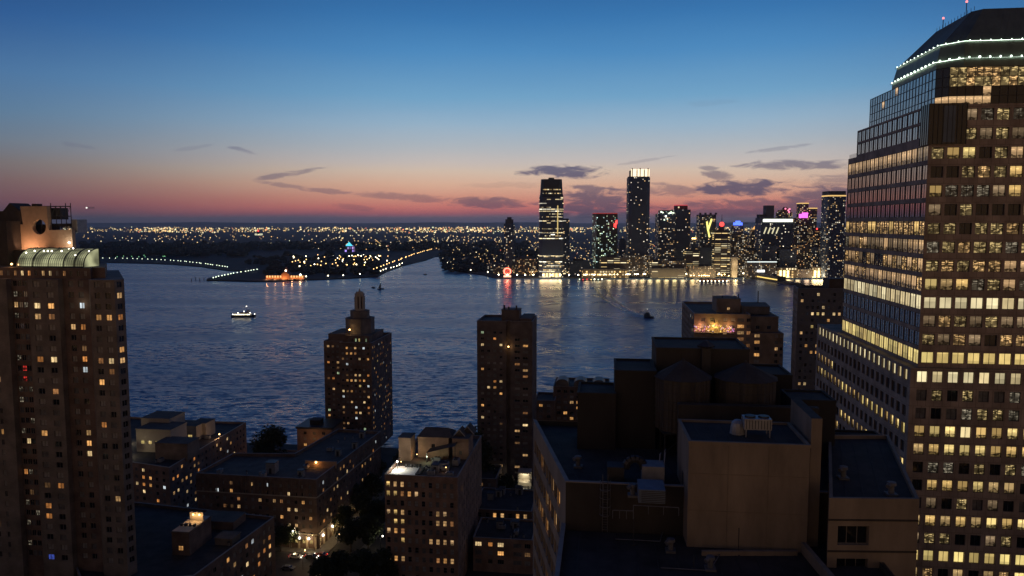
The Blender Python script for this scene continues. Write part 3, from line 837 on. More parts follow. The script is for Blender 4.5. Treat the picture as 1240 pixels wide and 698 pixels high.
# ------------------------------------------------------------------ left residential tower with greenhouse and lit crown wall
def left_tower():
    y0 = 200.; z1 = zy(337, y0); zt = zy(324, y0)
    A0 = Vector((xat(-90, y0), y0)) - U * 30
    PV = lambda px, dv=0.: fpx(y0, -90, px - 6., 1)[1] + V * dv        # straight back from the front at that column
    def P(px, dv=0.):                                                   # on the line dv metres behind the front
        a = A0 + V * dv; k = xat(px - 1.5, 1.); return a + U * ((k * a.y - a.x) / (U.x - k * U.y))
    t = thing('residential_tower', 'tall brown residential tower topped by a glowing glass vault and a floodlit crown wall', 'apartment tower', (*PV(40, 15), GZ))
    BK = Vector((xat(141, y0 + 34), y0 + 34))
    pts = [PV(-90), PV(9), PV(9, 1.8), PV(35, 1.8), PV(35), PV(72), PV(72, 1.8), PV(104, 1.8), PV(111, 0), PV(141), PV(144, 3), BK, PV(-90, 30)]
    wall = MB(); recs = []; fl = 2.9
    rows = storeys(GZ, z1, fl, 1.55, .8)[8:]
    lits = {'c': {(0, 0): 0, (2, 0): 1, (2, 1): 1, (3, 0): 1, (3, 1): 1}}
    def win(i, cols, depth=.25, fn=None, w=None):
        rc = facade(wall, pts[i], pts[i+1], GZ, z1, cols, rows, 1 if i in (2, 6) else 0, depth)
        for r in rc:
            r['nrow'] = len(rows)-1-r['row']; r['mat'] = fn(r)
        return rc
    def even(L, n_, w, m=.6):
        b = (L-2*m)/n_; return [(m+b*i+(b-w)/2, m+b*i+(b+w)/2) for i in range(n_)]
    LEN = [(pts[i+1]-pts[i]).length for i in range(len(pts)-1)]
    warm = lambda: random.choice(WARM[:4])
    def f_c(r):
        k, c = r['nrow'], r['col']
        if (k, c) in ((2, 0), (2, 1), (3, 0), (7, 0), (7, 1), (14, 0), (21, 0), (19, 1)): return warm()
        if (k, c) in ((3, 1), (27, 0), (10, 1)): return WARM[4]
        if (k, c) == (26, 0): return BLUEW
        if (k, c) == (10, 1) : return COOL[0]
        return apt(r, .045)
    def f_d(r):
        k, c = r['nrow'], r['col']
        if (k, c) == (2, 1): return COOL[0]
        if (k, c) in ((4, 0), (7, 1), (14, 1), (15, 1), (16, 1)): return warm()
        if (k, c) == (8, 1): return COOL[0]
        return apt(r, .05)
    def f_e(r):
        k, c = r['nrow'], r['col']
        if (k, c) in ((3, 1), (7, 1), (3, 0)): return warm()
        if (k, c) in ((7, 0), (8, 1)): return WARM[4]
        return apt(r, .05)
    def f_b(r):
        k = r['nrow']
        if r['col'] == 1 and k in (8, 9): return REDW
        return random.choice([PANE, PANE, PGRY, PBLU, GLNT[2]]) if rnd() > .06 else random.choice(WARM)
    recs += win(0, [(LEN[0] - 4.2, LEN[0] - 3.4), (LEN[0] - 7, LEN[0] - 6.2)][::-1], .2, lambda r: apt(r, .05))
    recs += win(2, even(LEN[2], 4, 1.2, .2), .2, f_b)
    recs += win(4, even(LEN[4], 2, 1.9, .4), .3, f_c)
    recs += win(6, even(LEN[6], 2, 1.5, .9), .3, f_d)
    recs += win(8, even(LEN[8], 2, 1.6, .5), .3, f_e)
    recs += win(9, even(LEN[9], 1, 1.6, .4), .2, lambda r: warm() if r['nrow'] in (3, 6, 7, 1) else PANE)
    for i in (1, 3, 5, 7, 10, 11): wall.wallquad(pts[i], pts[i+1], GZ, z1, 0)
    wall.wallquad(pts[12], pts[0], GZ, z1)
    wall.face([(p.x, p.y, z1) for p in pts], 0)
    # top storey, set back
    q = [P(-90, 2.6), P(108, 2.6), P(111, 5), P(126, 5), Vector((xat(127, y0 + 24), y0 + 24)), P(-90, 24)]
    def f_t(r): return warm() if r['col'] in (13, 14, 16, 17) else random.choice(WARM[4:] + [PANE, PGRY, PCUR])
    L = (q[1]-q[0]).length
    rc = facade(wall, q[0], q[1], z1, zt, even(L, 23, .85, .5), [(z1+.7, zt-.8)], 1, .2)
    for r in rc: r['nrow'] = -1; r['mat'] = f_t(r)
    recs += rc
    for i in range(1, 6): wall.wallquad(q[i], q[(i+1) % 6], z1, zt, 1)
    wall.face([(p.x, p.y, zt) for p in q], 1)
    wall.build('wall', [BRKT_L, BRKD], t)
    windows(t, recs, lambda r: r['mat'], 'pair', FR, 100)
    # the pale wedge by the lit window in the recess
    a = PV(104, 1.55); lamp_light(t, (*(PV(97, 1.2) - V*.7), zy(364, y0) - .4), (1., .9, .65), 26, .1)
    # ---- glass vault
    g = thing_part = None
    zg0, zg1 = zt + .15, zy(300, y0 + 8)
    A, B = P(19, 4.0), P(100, 4.0); e = (B-A); L = e.length; e /= L; inn = Vector((-e.y, e.x)); dpt = 6.2; n_ = 10
    prof = [(dpt*(1-math.cos(math.pi/2*k/n_)), zg0 + (zg1-zg0)*math.sin(math.pi/2*k/n_)*.98) for k in range(n_+1)]
    gl = MB()
    X = lambda s, k: (A.x + e.x*s + inn.x*prof[k][0], A.y + e.y*s + inn.y*prof[k][0], prof[k][1])
    m_ = 32
    for i in range(m_):
        for k in range(n_): gl.face([X(L*i/m_, k), X(L*(i+1)/m_, k), X(L*(i+1)/m_, k+1), X(L*i/m_, k+1)], 0, [(i/m_, k/n_), ((i+1)/m_, k/n_), ((i+1)/m_, (k+1)/n_), (i/m_, (k+1)/n_)])
    for s in (0, L):                                       # glazed ends
        gl.face([X(s, k) for k in range(n_+1)] + [(A.x+e.x*s+inn.x*dpt, A.y+e.y*s+inn.y*dpt, zg0)], 0)
    vg = gl.build('glass_vault', VAULT, t)
    for s in (0, .235, .47, .70, .86, 1.):
        rb = MB()
        for k in range(n_): rb.tube(X(L*s, k), X(L*s, k+1), .16, 5)
        rb.build('vault_rib', DARKM, vg)
    mb = MB()
    for i in range(0, m_+1, 1):
        for k in range(0, n_): mb.tube(X(L*i/m_, k), X(L*i/m_, k+1), .07, 3)
    for k in range(1, n_, 2): mb.tube(X(0, k), X(L, k), .06, 3)
    mb.tube(X(0, 0), X(L, 0), .15, 4); mb.tube(X(0, n_), X(L, n_), .15, 4)
    mb.build('glazing_bars', DARKM, vg)
    for s, k in ((.16, 6), (.36, 6), (.42, 6), (.57, 6), (.68, 8), (.83, 4), (.985, 6), (.06, 5), (.30, 6)):
        x_ = X(L*s, k); o = MB(); o.ball((x_[0] + inn.x*.3, x_[1]+inn.y*.3 , x_[2]+.25), .2, 0, 6, 4); o.build('vault_lamp', LAMPW, t)
    # ---- crown: floodlit pierced wall, dark blocks, steel cage
    yb = 14.
    CP = lambda px: P(px, yb)
    yb_y = CP(40).y
    cw = MB()
    Z = lambda py: zy(py, yb_y)
    c0 = CP(47); rr = 2.15; zc = Z(275)
    org = P(8, yb)
    Sx = lambda px: (P(px, yb) - org).dot(e)
    out = [(27, 250), (29, 272), (9, 272)] + [(9 + 9*(1-math.cos(a)), 285 + 20*math.sin(a)) for a in (.2, .6, 1., 1.57)] + [(88, 304), (88, 278), (60, 279), (59, 250)]
    o2 = [(Sx(a), Z(b)) for a, b in out]
    hole = [(Sx(48.5) + rr*math.cos(2*math.pi*k/28), zc + rr*math.sin(2*math.pi*k/28)) for k in range(28)]
    bm = bmesh.new()
    def loop(ps): 
        vs = [bm.verts.new((x, 0, z)) for x, z in ps]; return [bm.edges.new((vs[i], vs[(i+1) % len(vs)])) for i in range(len(vs))]
    es = loop(o2) + loop(hole)
    bmesh.ops.triangle_fill(bm, use_beauty=True, edges=es)
    ex = bmesh.ops.extrude_face_region(bm, geom=bm.faces[:]); bmesh.ops.translate(bm, vec=(0, 1.3, 0), verts=[v for v in ex['geom'] if isinstance(v, bmesh.types.BMVert)])
    bmesh.ops.recalc_face_normals(bm, faces=bm.faces)
    me = bpy.data.meshes.new('crown_wall'); bm.to_mesh(me); bm.free(); me.materials.append(CROWN)
    o = bpy.data.objects.new('crown_wall', me); C.objects.link(o); o.parent = t
    o.location = Vector((org.x, org.y, 0)) - parent_world(t); o.rotation_euler = (0, 0, math.atan2(e.y, e.x))
    dk = MB()
    def dbox(x0, x1, yt, ybm, v0, v1, mb_=dk):
        a, b = P(x0, v0), P(x1, v0); mb_.prism([a, b, b + V*(v1-v0), a + V*(v1-v0)], zy(ybm, a.y), zy(yt, a.y), 0, bottom=True)
    dbox(-60, 27, 256, 330, 14.2, 22); dbox(4, 88, 303, 326, 11, 22); dbox(-60, 9, 268, 326, 9, 14)
    dbox(27.2, 60, 272, 304, 17.5, 22); dbox(41, 47.5, 247, 252, 16, 18)
    a, b = P(5, 15), P(30, 15); za, zb = zy(258, a.y), zy(246, a.y)     # the gabled plant room
    for v0, v1 in ((15, 22),):
        a, b = P(4, v0), P(30, v0); c_ = a.lerp(b, .4); f = V*(v1-v0)
        dk.face([(a.x,a.y,za),(b.x,b.y,za),(c_.x,c_.y,zb)]); A2, B2, C2 = a+f, b+f, c_+f
        dk.face([(b.x,b.y,za),(B2.x,B2.y,za),(C2.x,C2.y,zb),(c_.x,c_.y,zb)]); dk.face([(c_.x,c_.y,zb),(C2.x,C2.y,zb),(A2.x,A2.y,za),(a.x,a.y,za)])
        dk.face([(A2.x,A2.y,za),(C2.x,C2.y,zb),(B2.x,B2.y,za)])
    dk.build('plant_room', pm('dark crown cladding', (.07, .06, .055), .85, .25, .5), t)
    cg = MB()                                               # steel cage with cooling units
    zz = [zy(v, P(70, 16).y) for v in (303, 284, 276, 262, 250)]
    xs = [52, 58, 64, 70, 76, 82, 88]
    for x_ in xs:
        for dv in (15.5, 20):
            p = P(x_, dv); cg.tube((p.x, p.y, zz[1]), (p.x, p.y, zz[4] + (.9 if x_ in (64, 82, 88) else 0)), .12, 4)
    for z_ in zz[2:]:
        for dv in (15.5, 20):
            p, q_ = P(xs[0], dv), P(xs[-1], dv); cg.tube((p.x, p.y, z_), (q_.x, q_.y, z_), .1, 4)
    for i in range(len(xs)-1):
        p, q_ = P(xs[i], 15.5), P(xs[i+1], 15.5); cg.tube((p.x, p.y, zz[3]), (q_.x, q_.y, zz[4]), .07, 4)
        p, q_ = P(xs[i], 15.5), P(xs[i], 20); cg.tube((p.x, p.y, zz[4]), (q_.x, q_.y, zz[4]), .07, 4)
    cg.build('steel_cage', DARKM, t)
    cb = MB(); dbox(57, 75, 252, 266, 16.2, 19.4, cb); dbox(62, 86, 271, 275, 15.8, 19.4, cb); cb.build('cooling_unit', DARKM, t)
    sc = MB(); dbox(88, 95, 266, 282, 16, 20, sc); sc.build('lattice_screen', GREYM, t)
    # floodlights at the foot of the crown wall, the white and orange wall lamps
    for px, pw, col in ((23, 1500, (1., .52, .28)), (34, 1700, (1., .50, .27)), (66, 500, (1., .50, .27)), (80, 900, (1., .82, .6))):
        p = P(px, yb - 3.0); fz = zy(305, p.y) + .1
        m = MB(); m.box((p.x, p.y, fz - .2), (.6, .4, .35), 0); m.build('floodlight', DARKM, t)
        lamp_light(t, (p.x, p.y, fz + .5), col, pw*.4, .2, 130, (p.x + V.x*3.4, p.y + V.y*3.4, fz + 3.2))
    for px, py, dv, mt, col, pw, r_ in ((84, 294, yb - .7, LAMPW, (1., .9, .7), 90, .3), (12.5, 320, 3.2, LAMPO, (1., .5, .2), 110, .28)):
        p = P(px, dv); z_ = zy(py, p.y); o = MB(); o.ball((p.x, p.y, z_), r_, 0, 8, 5); o.build('wall_lamp', mt, t)
        lamp_light(t, (p.x - V.x*.6, p.y - V.y*.6, z_), col, pw, .2)
BRKT_L = brick('tan brown brick', (.25, .21, .18), (.215, .18, .155), (.23, .2, .175))
CROWN = pm('pale orange render', (.47, .34, .24), .85, .14, .5)
VAULT = lit('lit greenhouse glass', (.86, .86, .48), .5, 'glow', 90)
left_tower()
# ------------------------------------------------------------------ the blocks between the towers and the river
def laps(t, pts, z, step=2.2, m=None):
    """the lapped seams of a felt roof, each strip proud of the felt by a hand's width"""
    mb = MB(); a, b, c, d = pts[:4]; n_ = int((b-a).length/step)
    for k in range(1, n_):
        p, q = a.lerp(b, k/n_), d.lerp(c, k/n_); e = (q-p).normalized(); p, q = p + e*.6, q - e*.6; m_ = (p+q)/2
        mb.box((m_.x, m_.y, z + .005), ((q-p).length, .14, .03), math.atan2(e.y, e.x))
    mb.build('roof_seams', m or GREYM, t)

def rooftop(kind, p, z, s=1., rot=GA, m=None):
    """one piece of roof plant, its mesh standing on z"""
    mb = MB()
    if kind == 'unit':
        mb.box((0, 0, .25), (2.4*s, 1.5*s, 1.3*s), 0, 0); mb.cyl((-.55*s, 0, .25+1.3*s), .5*s, .5*s, .18, 12, 1); mb.cyl((.55*s, 0, .25+1.3*s), .5*s, .5*s, .18, 12, 1)
        for x in (-1, 1): mb.box((x*s, 0, 0), (.2, 1.3*s, .25), 0, 1)
        name, lab, cat, grp = 'air_conditioner', 'small grey air conditioner with two round fans on a dark flat roof', 'air conditioner', 'air conditioners on the dark roofs'
    elif kind == 'vent':
        mb.cyl((0, 0, 0), .3*s, .3*s, 1.1*s, 10, 0); mb.cyl((0, 0, 1.1*s), .55*s, .2*s, .45*s, 10, 1)
        name, lab, cat, grp = 'roof_vent', 'small round capped vent pipe on a dark flat roof', 'vent', 'vent pipes on the dark roofs'
    else:
        mb.box((0, 0, 0), (2.2*s, 2.2*s, 2.5*s), 0, 0); mb.box((0, 0, 2.5*s), (2.5*s, 2.5*s, .2), 0, 1); mb.box((0, -1.12*s, 0), (.9, .06, 2.), 0, 1)
        name, lab, cat, grp = 'stair_hut', 'small square stair hut with a door on a dark flat roof', 'stair hut', 'stair huts on the dark roofs'
    me = mb.mesh(name, [m or GREYM, DARKM])
    o = bpy.data.objects.new(name, me); C.objects.link(o); o.location = (p.x, p.y, z); o.rotation_euler = (0, 0, -rot)
    return tag(o, lab, cat, grp)
_rt = {}
def put(kind, p, z, s=1.):
    k = (kind, round(s, 1))
    if k not in _rt: _rt[k] = rooftop(kind, p, z, s); return _rt[k]
    o = _rt[k].copy(); C.objects.link(o); o.location = (p.x, p.y, z); o.rotation_euler = (0, 0, -GA + random.choice((0, 1.5708))); return o
def clutter(pts, z, n_, kinds=('unit', 'vent', 'vent', 'hut')):
    for k in range(n_):
        a, b = rnd()*.8 + .1, rnd()*.8 + .1
        p = pts[0].lerp(pts[1], a).lerp(pts[3].lerp(pts[2], a), b); put(random.choice(kinds), p, z)

def roof_box(t, name, pts, z0, z1, m, wins=None, cap=True):
    """a storey built on a roof: a part of its building, with its own little windows"""
    mb = MB(); recs = []
    for i in range(len(pts)):
        p, q = pts[i], pts[(i+1) % len(pts)]
        if wins and i in wins:
            f = wins[i]; rc = facade(mb, p, q, z0, z1, grid((q-p).length, f[0], f[1]), f[3] if isinstance(f[3], list) else [(z0+f[2], z0+f[2]+f[3])], 0, .15)
            for r in rc: r['pm'] = f[4]
            recs += rc
        else: mb.wallquad(p, q, z0, z1)
    mb.face([(p.x, p.y, z1) for p in pts], 1)
    if cap:
        o = offset_poly(pts, -.2); mb.prism(o, z1 + .01, z1 + .3, 0, 1, bottom=True)
    b = mb.build(name, [m, ROOF], t)
    for r in recs:
        w = bpy.data.objects.new('window', winmesh(r['w'], r['h'], 'pair')); C.objects.link(w); w.parent = b
        w.location = r['c'] - parent_world(b); w.rotation_euler = (0, 0, r['rot']); w.material_slots[1].link = 'OBJECT'
        w.material_slots[1].material = r['pm'] if not isinstance(r['pm'], list) else random.choice(r['pm'])
    return b

# --- slim tower with a stepped top and lantern
def lantern_tower():
    y = 368.; z1 = zy(417, y)
    b = fpx(y, 385, 447, 36); p = [b[0] + V*4, b[0] + V*4 + U*9.5, b[0] + U*9.5, b[1], b[2], b[3]]
    hits = {(2, 1, 1): 0, (2, 1, 2): 1, (2, 0, 1): 1, (2, 5, 4): 0, (2, 6, 4): 0, (2, 7, 4): 0, (2, 6, 5): 1, (0, 3, 0): 1, (0, 6, 1): 1, (2, 6, 2): 1, (3, 3, 3): 1, (3, 5, 2): 0, (3, 6, 3): 1, (3, 2, 5): 1, (0, 8, 1): 0, (2, 12, 3): 1, (2, 12, 4): 0}
    t = block('lantern_tower', 'slim brown apartment tower by the river with a stepped top ending in a pale lantern', 'apartment tower', p, GZ, z1,
              {0: dict(bay=2.4, w=1.3, h=1.2, fl=2.75, sill=.8), 2: dict(bay=1.9, w=1.15, h=1.2, fl=2.75, sill=.8), 3: dict(bay=2.6, w=1.2, h=1.25, fl=2.75, sill=.8)}, BRKD, ROOF,
              by_map(hits, .24, WARM[:4] + OFFB[1:]), 'pair', par=1.)
    c = (b[0]+b[1]+b[2]+b[3])/4 + U*1.5
    def oct_(rx, ry): return [c + U*(rx*math.cos(a)) + V*(ry*math.sin(a)) for a in [math.pi/8 + math.pi/4*k - math.pi for k in range(8)]]
    zs = [z1, zy(398, 375), zy(388, 375), zy(379, 375), zy(361, 375), zy(353.5, 375)]
    wp = [c + U*x + V*w_ for x, w_ in ((-11.3, -12), (11.3, -12), (11.3, 13), (-11.3, 13))]
    roof_box(t, 'set_back_storey', [b[0] + U*11 + V*6, b[1] - U*3 + V*6, b[2] - U*3 - V*5, b[0] + U*11 + V*30], z1, z1 + 3.4, BRKD, {0: (1.7, .8, .6, 1.7, [OFFB[0], PANE, PGRY, COOL[1]])})
    roof_box(t, 'gable_storey', [b[0] + U*1 + V*8, b[0] + U*10.5 + V*8, b[0] + U*10.5 + V*28, b[0] + U*1 + V*28], z1, z1 + 3.8, BRKD)
    roof_box(t, 'upper_drum', oct_(7.4, 8), z1 + 3.4, zs[2], BRKT_L)
    roof_box(t, 'upper_drum', oct_(4.9, 5.4), zs[2], zs[3], BRKT_L)
    ln = MB()
    a8 = oct_(2.2, 2.4)
    for q in a8: ln.box((q.x, q.y, zs[3]), (.8, .8, zs[4]-zs[3]), -GA)
    ln.prism(oct_(2.5, 2.7), zs[4], zs[4] + 1.5, 0); ln.prism(oct_(1.9, 2.1), zs[4] + 1.5, zs[5] - .8, 0); ln.cyl((c.x, c.y, zs[5] - .8), .7, .1, 1.6, 8, 0)
    ln.prism(oct_(2.5, 2.7), zs[3], zs[3] + 1.2, 0)
    lo = ln.build('lantern', STUC, t); co_ = MB(); co_.prism(oct_(1.4, 1.5), zs[3] + 1.2, zs[4], 0); co_.build('core', BRKD, lo)
    lp = c - V*9.3 - U*2.5; o = MB(); o.ball((lp.x, lp.y, z1 + 6.3), .45, 0, 8, 5); o.build('wall_lamp', LAMPO, t); lamp_light(t, (lp.x, lp.y - .9, z1 + 6.3), (1., .65, .3), 120)
lantern_tower()

# --- dark slab tower in the middle
def slab_tower():
    y = 326.; z1 = zy(391, y); b = fpx(y, 577, 645, 22)
    m1, m2 = b[0] + U*13.2, b[0] + U*15
    p = [b[0], m1, m1 + V*1.6, m2 + V*1.6, m2, b[1], b[2], b[3]]
    hits = {(0, 2, 0): 0, (0, 2, 3): 0, (0, 2, 4): 1, (0, 8, 2): 1, (0, 9, 1): 1, (0, 9, 2): 0, (0, 10, 3): 0, (0, 12, 0): 1, (0, 6, 0): 1, (0, 8, 3): 0, (5, 8, 0): 0, (5, 9, 0): 1, (5, 11, 0): 1, (4, 5, 1): 1,
            (4, 14, 1): 0, (4, 15, 0): 1, (4, 15, 2): 0, (4, 19, 1): 1, (4, 21, 0): 0, (4, 23, 2): 1}
    t = block('slab_tower', 'dark brown slab tower standing alone against the river with a plant room on top', 'apartment tower', p, GZ, z1,
              {0: dict(bay=2.6, w=1.3, h=1.1, fl=2.75, sill=.9, top=3.), 4: dict(bay=3.2, w=2.3, h=1.1, fl=2.75, sill=.9, top=6.), 5: dict(bay=8., w=1.3, h=1.5, fl=2.75, m=.5)}, BRKS, ROOF, by_map(hits, .07, WARM[:4]), 'pair', par=.8)
    c = b[0] + U*10.5 + V*4
    zq = z1 + 4.6
    roof_box(t, 'plant_room', [c, c + U*8, c + U*8 + V*9, c + V*9], z1, zy(377, y), BRKS)
    roof_box(t, 'roof_wing', [b[0] + U*19 + V*2, b[1] - U*.8 + V*2, b[2] - U*.8 - V*2, b[3] + U*19 - V*2], z1, zy(386.5, y), BRKS)
    for k, h_ in ((1, 2), (3, 1.2), (6.5, 1.8)): q = c + U*k + V*2; pa = MB(); pa.cyl((q.x, q.y, zy(377, y) + .3), .4, .4, h_, 8); pa.build('roof_pipe', DARKM, t)
    q = b[0] + U*14.2 - V*.5; o = MB(); o.ball((q.x, q.y, zy(419, y)), .35, 0, 8, 5); o.build('wall_lamp', LAMPO, t); lamp_light(t, (q.x, q.y - .7, zy(419, y)), (1., .6, .25), 90)
    # lit lobby at its foot
    yl = 318.; a = Vector((xat(627, yl), yl)); w_ = 5.8
    lob = [a, a + U*w_, a + U*w_ + V*6, a + V*6]; zb = zy(572, yl)
    mb = MB(); mb.prism(lob, zb - .6, zb, 0, bottom=True); mb.prism(lob, GZ + 2.6, GZ + 3.0, 0, bottom=True)
    for q in (lob[0] + U*.3 + V*.3, lob[1] - U*.3 + V*.3): mb.box((q.x, q.y, GZ), (.45, .45, zb - GZ - .6), -GA)
    mb.wallquad(lob[0] + V*3, lob[1] + V*3, GZ, zb - .6, 1)
    mb.build('entrance_canopy', [STUC, STUC], t); lamp_light(t, (*(lob[0] + U*3 + V*1.2), zb - 1.4), (1., .92, .66), 420, .4); lamp_light(t, (*(lob[0] + U*3 - V*1.2), GZ + 1.7), (1., .92, .66), 260, .4)
slab_tower()

# --- tan apartment house with the coloured terrace
def terrace_house():
    y = 335.; z1 = zy(382.5, y); z2 = zy(402, y)
    b = fpx(y, 843, 912, 52); r = fpx(y, 912, 953, 40); r = [b[1], b[1] + (r[1]-r[0]), b[1] + (r[1]-r[0]) + V*38, b[1] + V*38]
    def pk(q):
        k, c = q['nrow'], q['col']
        if q['face'] == 0 and c >= 4: return random.choice(WARM[:2]) if (k, c) in ((1, 4), (2, 4)) else random.choice([PANE, PGRY, WARM[4]])
        return apt(q, .07)
    t = block('tan_apartment_house', 'tan apartment house near the river with coloured party lights on its top floor', 'apartment building', b, GZ, z1,
              {0: dict(cols=[(3.2, 5.), (7.2, 9.), (13., 14.8), (16.3, 18.2), (19.3, 22.3), (23.4, 25.2)], h=1.6, fl=2.9, sill=.7), 3: dict(bay=3.4, w=1.9, h=1.6, fl=2.9, sill=.7)}, BRKT, ROOF, pk, 'pair')
    def pk2(q): return random.choice(WARM[:3]) if q['col'] == 0 and q['nrow'] in (0, 1, 3) else apt(q, .1)
    mb = MB(); recs = []
    for i in range(4):
        p, q = r[i], r[(i+1) % 4]
        if i == 0:
            rc = facade(mb, p, q, GZ, z2, [(2., 4.4), (11., 12.4), (13.2, 14.5)], storeys(GZ, z2, 2.9, 1.5, .8), 0, .2)
            for x in rc: x['nrow'] = 27 - x['row'] if False else len(storeys(GZ, z2, 2.9, 1.5, .8)) - 1 - x['row']; x['face'] = 9; x['mat'] = pk2(x)
            recs += rc
        elif i != 3: mb.wallquad(p, q, GZ, z2)
    mb.face([(p.x, p.y, z2) for p in r], 1)
    wg = mb.build('wing', [BRKT, ROOF], t)
    for x in recs:
        w = bpy.data.objects.new('window', winmesh(x['w'], x['h'], 'pair')); C.objects.link(w); w.parent = wg; w.location = x['c'] - parent_world(wg); w.rotation_euler = (0, 0, x['rot'])
        w.material_slots[1].link = 'OBJECT'; w.material_slots[1].material = x['mat']
    roof_box(t, 'top_storey', [r[0] + V*4, r[1] - U*1.5 + V*4, r[2] - U*1.5 - V*3, r[3] - V*3], z2, zy(383, y + 4), BRKT, {0: (4., 1.7, 1.2, 1.6, [PANE, PCUR, PGRY])})
    a = b[0] + U*12 + V*14
    pr = roof_box(t, 'penthouse', [a, a + U*11, a + U*11 + V*14, a + V*14], z1, zy(362, y + 14), BRKT, {0: (5.2, 1.3, 1.2, 1.3, [WARM[1], OFFB[1]])})
    a2 = a + U*11.5 - V*4
    roof_box(t, 'pitched_roof', [a2, a2 + U*12, a2 + U*14 + V*20, a2 + V*20], z1, z1 + 3.2, BRKT_L)
    ms = MB()
    for q, h_ in ((a + U*10.5 + V*3, 2.4), (a + U*19.5 + V*3, 3.8), (a + U*3 + V*3, 1.4)): ms.tube((q.x, q.y, zy(362, y+14) - 2), (q.x, q.y, zy(362, y+14) + h_), .25, 5)
    ms.build('roof_masts', DARKM, t)
    # the party terrace: a bracketed balcony hung with coloured bulbs
    zt = zy(402, y); dk = MB(); q0, q1 = b[0] - V*1.6, b[0] + U*18 - V*1.6
    dk.prism([q0, q1, q1 + V*1.6, q0 + V*1.6], zt - .3, zt, 0, bottom=True)
    for k in range(13): p = q0.lerp(q1, k/12); dk.box((p.x, p.y, zt), (.08, .08, 1.1), -GA)
    c = (q0+q1)/2; dk.box((c.x, c.y, zt + 1.05), (18, .1, .1), -GA)
    ba = dk.build('balcony', COPE, t)
    cols = [em('pink bulb', (1., .25, .40), 1.), em('gold bulb', (1., .66, .10), 1.5), em('violet bulb', (.8, .42, 1.), .9), em('amber bulb', (1., .45, .12), 1.3), em('cream bulb', (1., .75, .4), 1.3)]
    mesh = {}
    for k in range(84):
        s = rnd(); p = q0.lerp(q1, s) + V*uni(-.1, 1.2); mid = abs(s - .52)
        col = cols[1] if mid < .16 and rnd() < .75 else random.choice([cols[0], cols[2], cols[3], cols[3], cols[4]])
        if col not in mesh: o = MB(); o.ball((0, 0, 0), .24, 0, 6, 4); mesh[col] = o.mesh('coloured_bulb', [col])
        o = bpy.data.objects.new('coloured_bulb', mesh[col]); C.objects.link(o); o.parent = ba
        o.location = Vector((p.x, p.y, zt + .2 + (uni(0, 4.2) if mid < .15 else uni(.2, 2.6)))) - parent_world(ba)
    for s, col, pw in ((.15, (1., .45, .25), 320), (.5, (1., .62, .15), 620), (.85, (1., .5, .2), 320)):
        p = q0.lerp(q1, s) - V*.2; lamp_light(t, (p.x, p.y, zt + 2.6), col, pw*1.3, .4)
terrace_house()

# --- blue-grey block beside the office tower
def grey_block():
    y = 312.; z1 = zy(352, y); b = fpx(y, 969, 1060, 26)
    b[3] = Vector((xat(963.5, y + 16), y + 16)); b[2] = b[3] + U*36
    t = block('grey_apartment_slab', 'blue grey apartment slab dotted with many tiny lit windows beside the granite office tower', 'apartment building', b, GZ, z1,
              {0: dict(bay=2.15, w=1.15, h=1.3, fl=2.75, sill=.8), 3: dict(bay=3., w=1.4, h=1.3, fl=2.75, sill=.8)}, pm('blue grey concrete', (.16, .155, .165), .85, .15, .4), ROOF,
              lambda r: (random.choice(WARM[:2] + [WARM[3], WARM[3], OFFB[1]]) if rnd() < .21 else random.choice([PANE, PBLU, PGRY])), 'sash')
    roof_box(t, 'plant_room', [b[0] + U*14 + V*5, b[0] + U*25 + V*5, b[0] + U*25 + V*14, b[0] + U*14 + V*14], z1, z1 + 4.4, ROOF)
grey_block()

# --- brick block with arched dormers
def dormer_block():
    y = 372.; z1 = zy(470, y); b = fpx(y, 671, 741, 22)
    hits = {(0, 2, 3): 0, (0, 3, 3): 0, (0, 3, 4): 1, (0, 4, 4): 0, (0, 5, 4): 1, (0, 2, 4): 1}
    t = block('dormer_block', 'brown brick block with round topped dormers along its roof', 'apartment building', b, GZ, z1, {0: dict(bay=3.2, w=1.9, h=1.5, fl=2.8, sill=.7)}, BRKD, ROOF, by_map(hits, .06), 'pair')
    for k in range(3):
        q = b[0] + U*(1.2 + 9.3*k) + V*.3; w_ = 6.6; mb = MB(); nn = 9
        arc = [(w_/2 - w_/2*math.cos(math.pi*i/nn), 2.2 + 2.4*math.sin(math.pi*i/nn)) for i in range(nn+1)]
        pr = [(0, 0)] + arc + [(w_, 0)]
        f = lambda s, z, v: (*(q + U*s + V*v), z1 + z)
        mb.face([f(s, z, 0) for s, z in pr][::-1], 0); mb.face([f(s, z, 9) for s, z in pr], 0)
        for i in range(len(pr)-1): mb.face([f(*pr[i], 0), f(*pr[i], 9), f(*pr[i+1], 9), f(*pr[i+1], 0)][::-1], 1)
        mb.build('dormer', [BRKD, DARKM], t)
    o = MB(); q = b[0] + U*19.5 - V*.3; o.box((q.x, q.y, z1 - 1.6), (1.9, .3, .8), -GA); o.build('wall_lamp', OFFB[0], t)
    b2 = fpx(y - 8, 648, 673, 18)
    block('low_brick_house', 'low brown brick house joined to the left end of the dormer block', 'apartment building', b2, GZ, zy(487, y - 8), {0: dict(bay=3., w=1.8, h=1.4, fl=2.8, sill=.7)}, BRKD, ROOF, apt_p(.3), 'pair')
dormer_block()

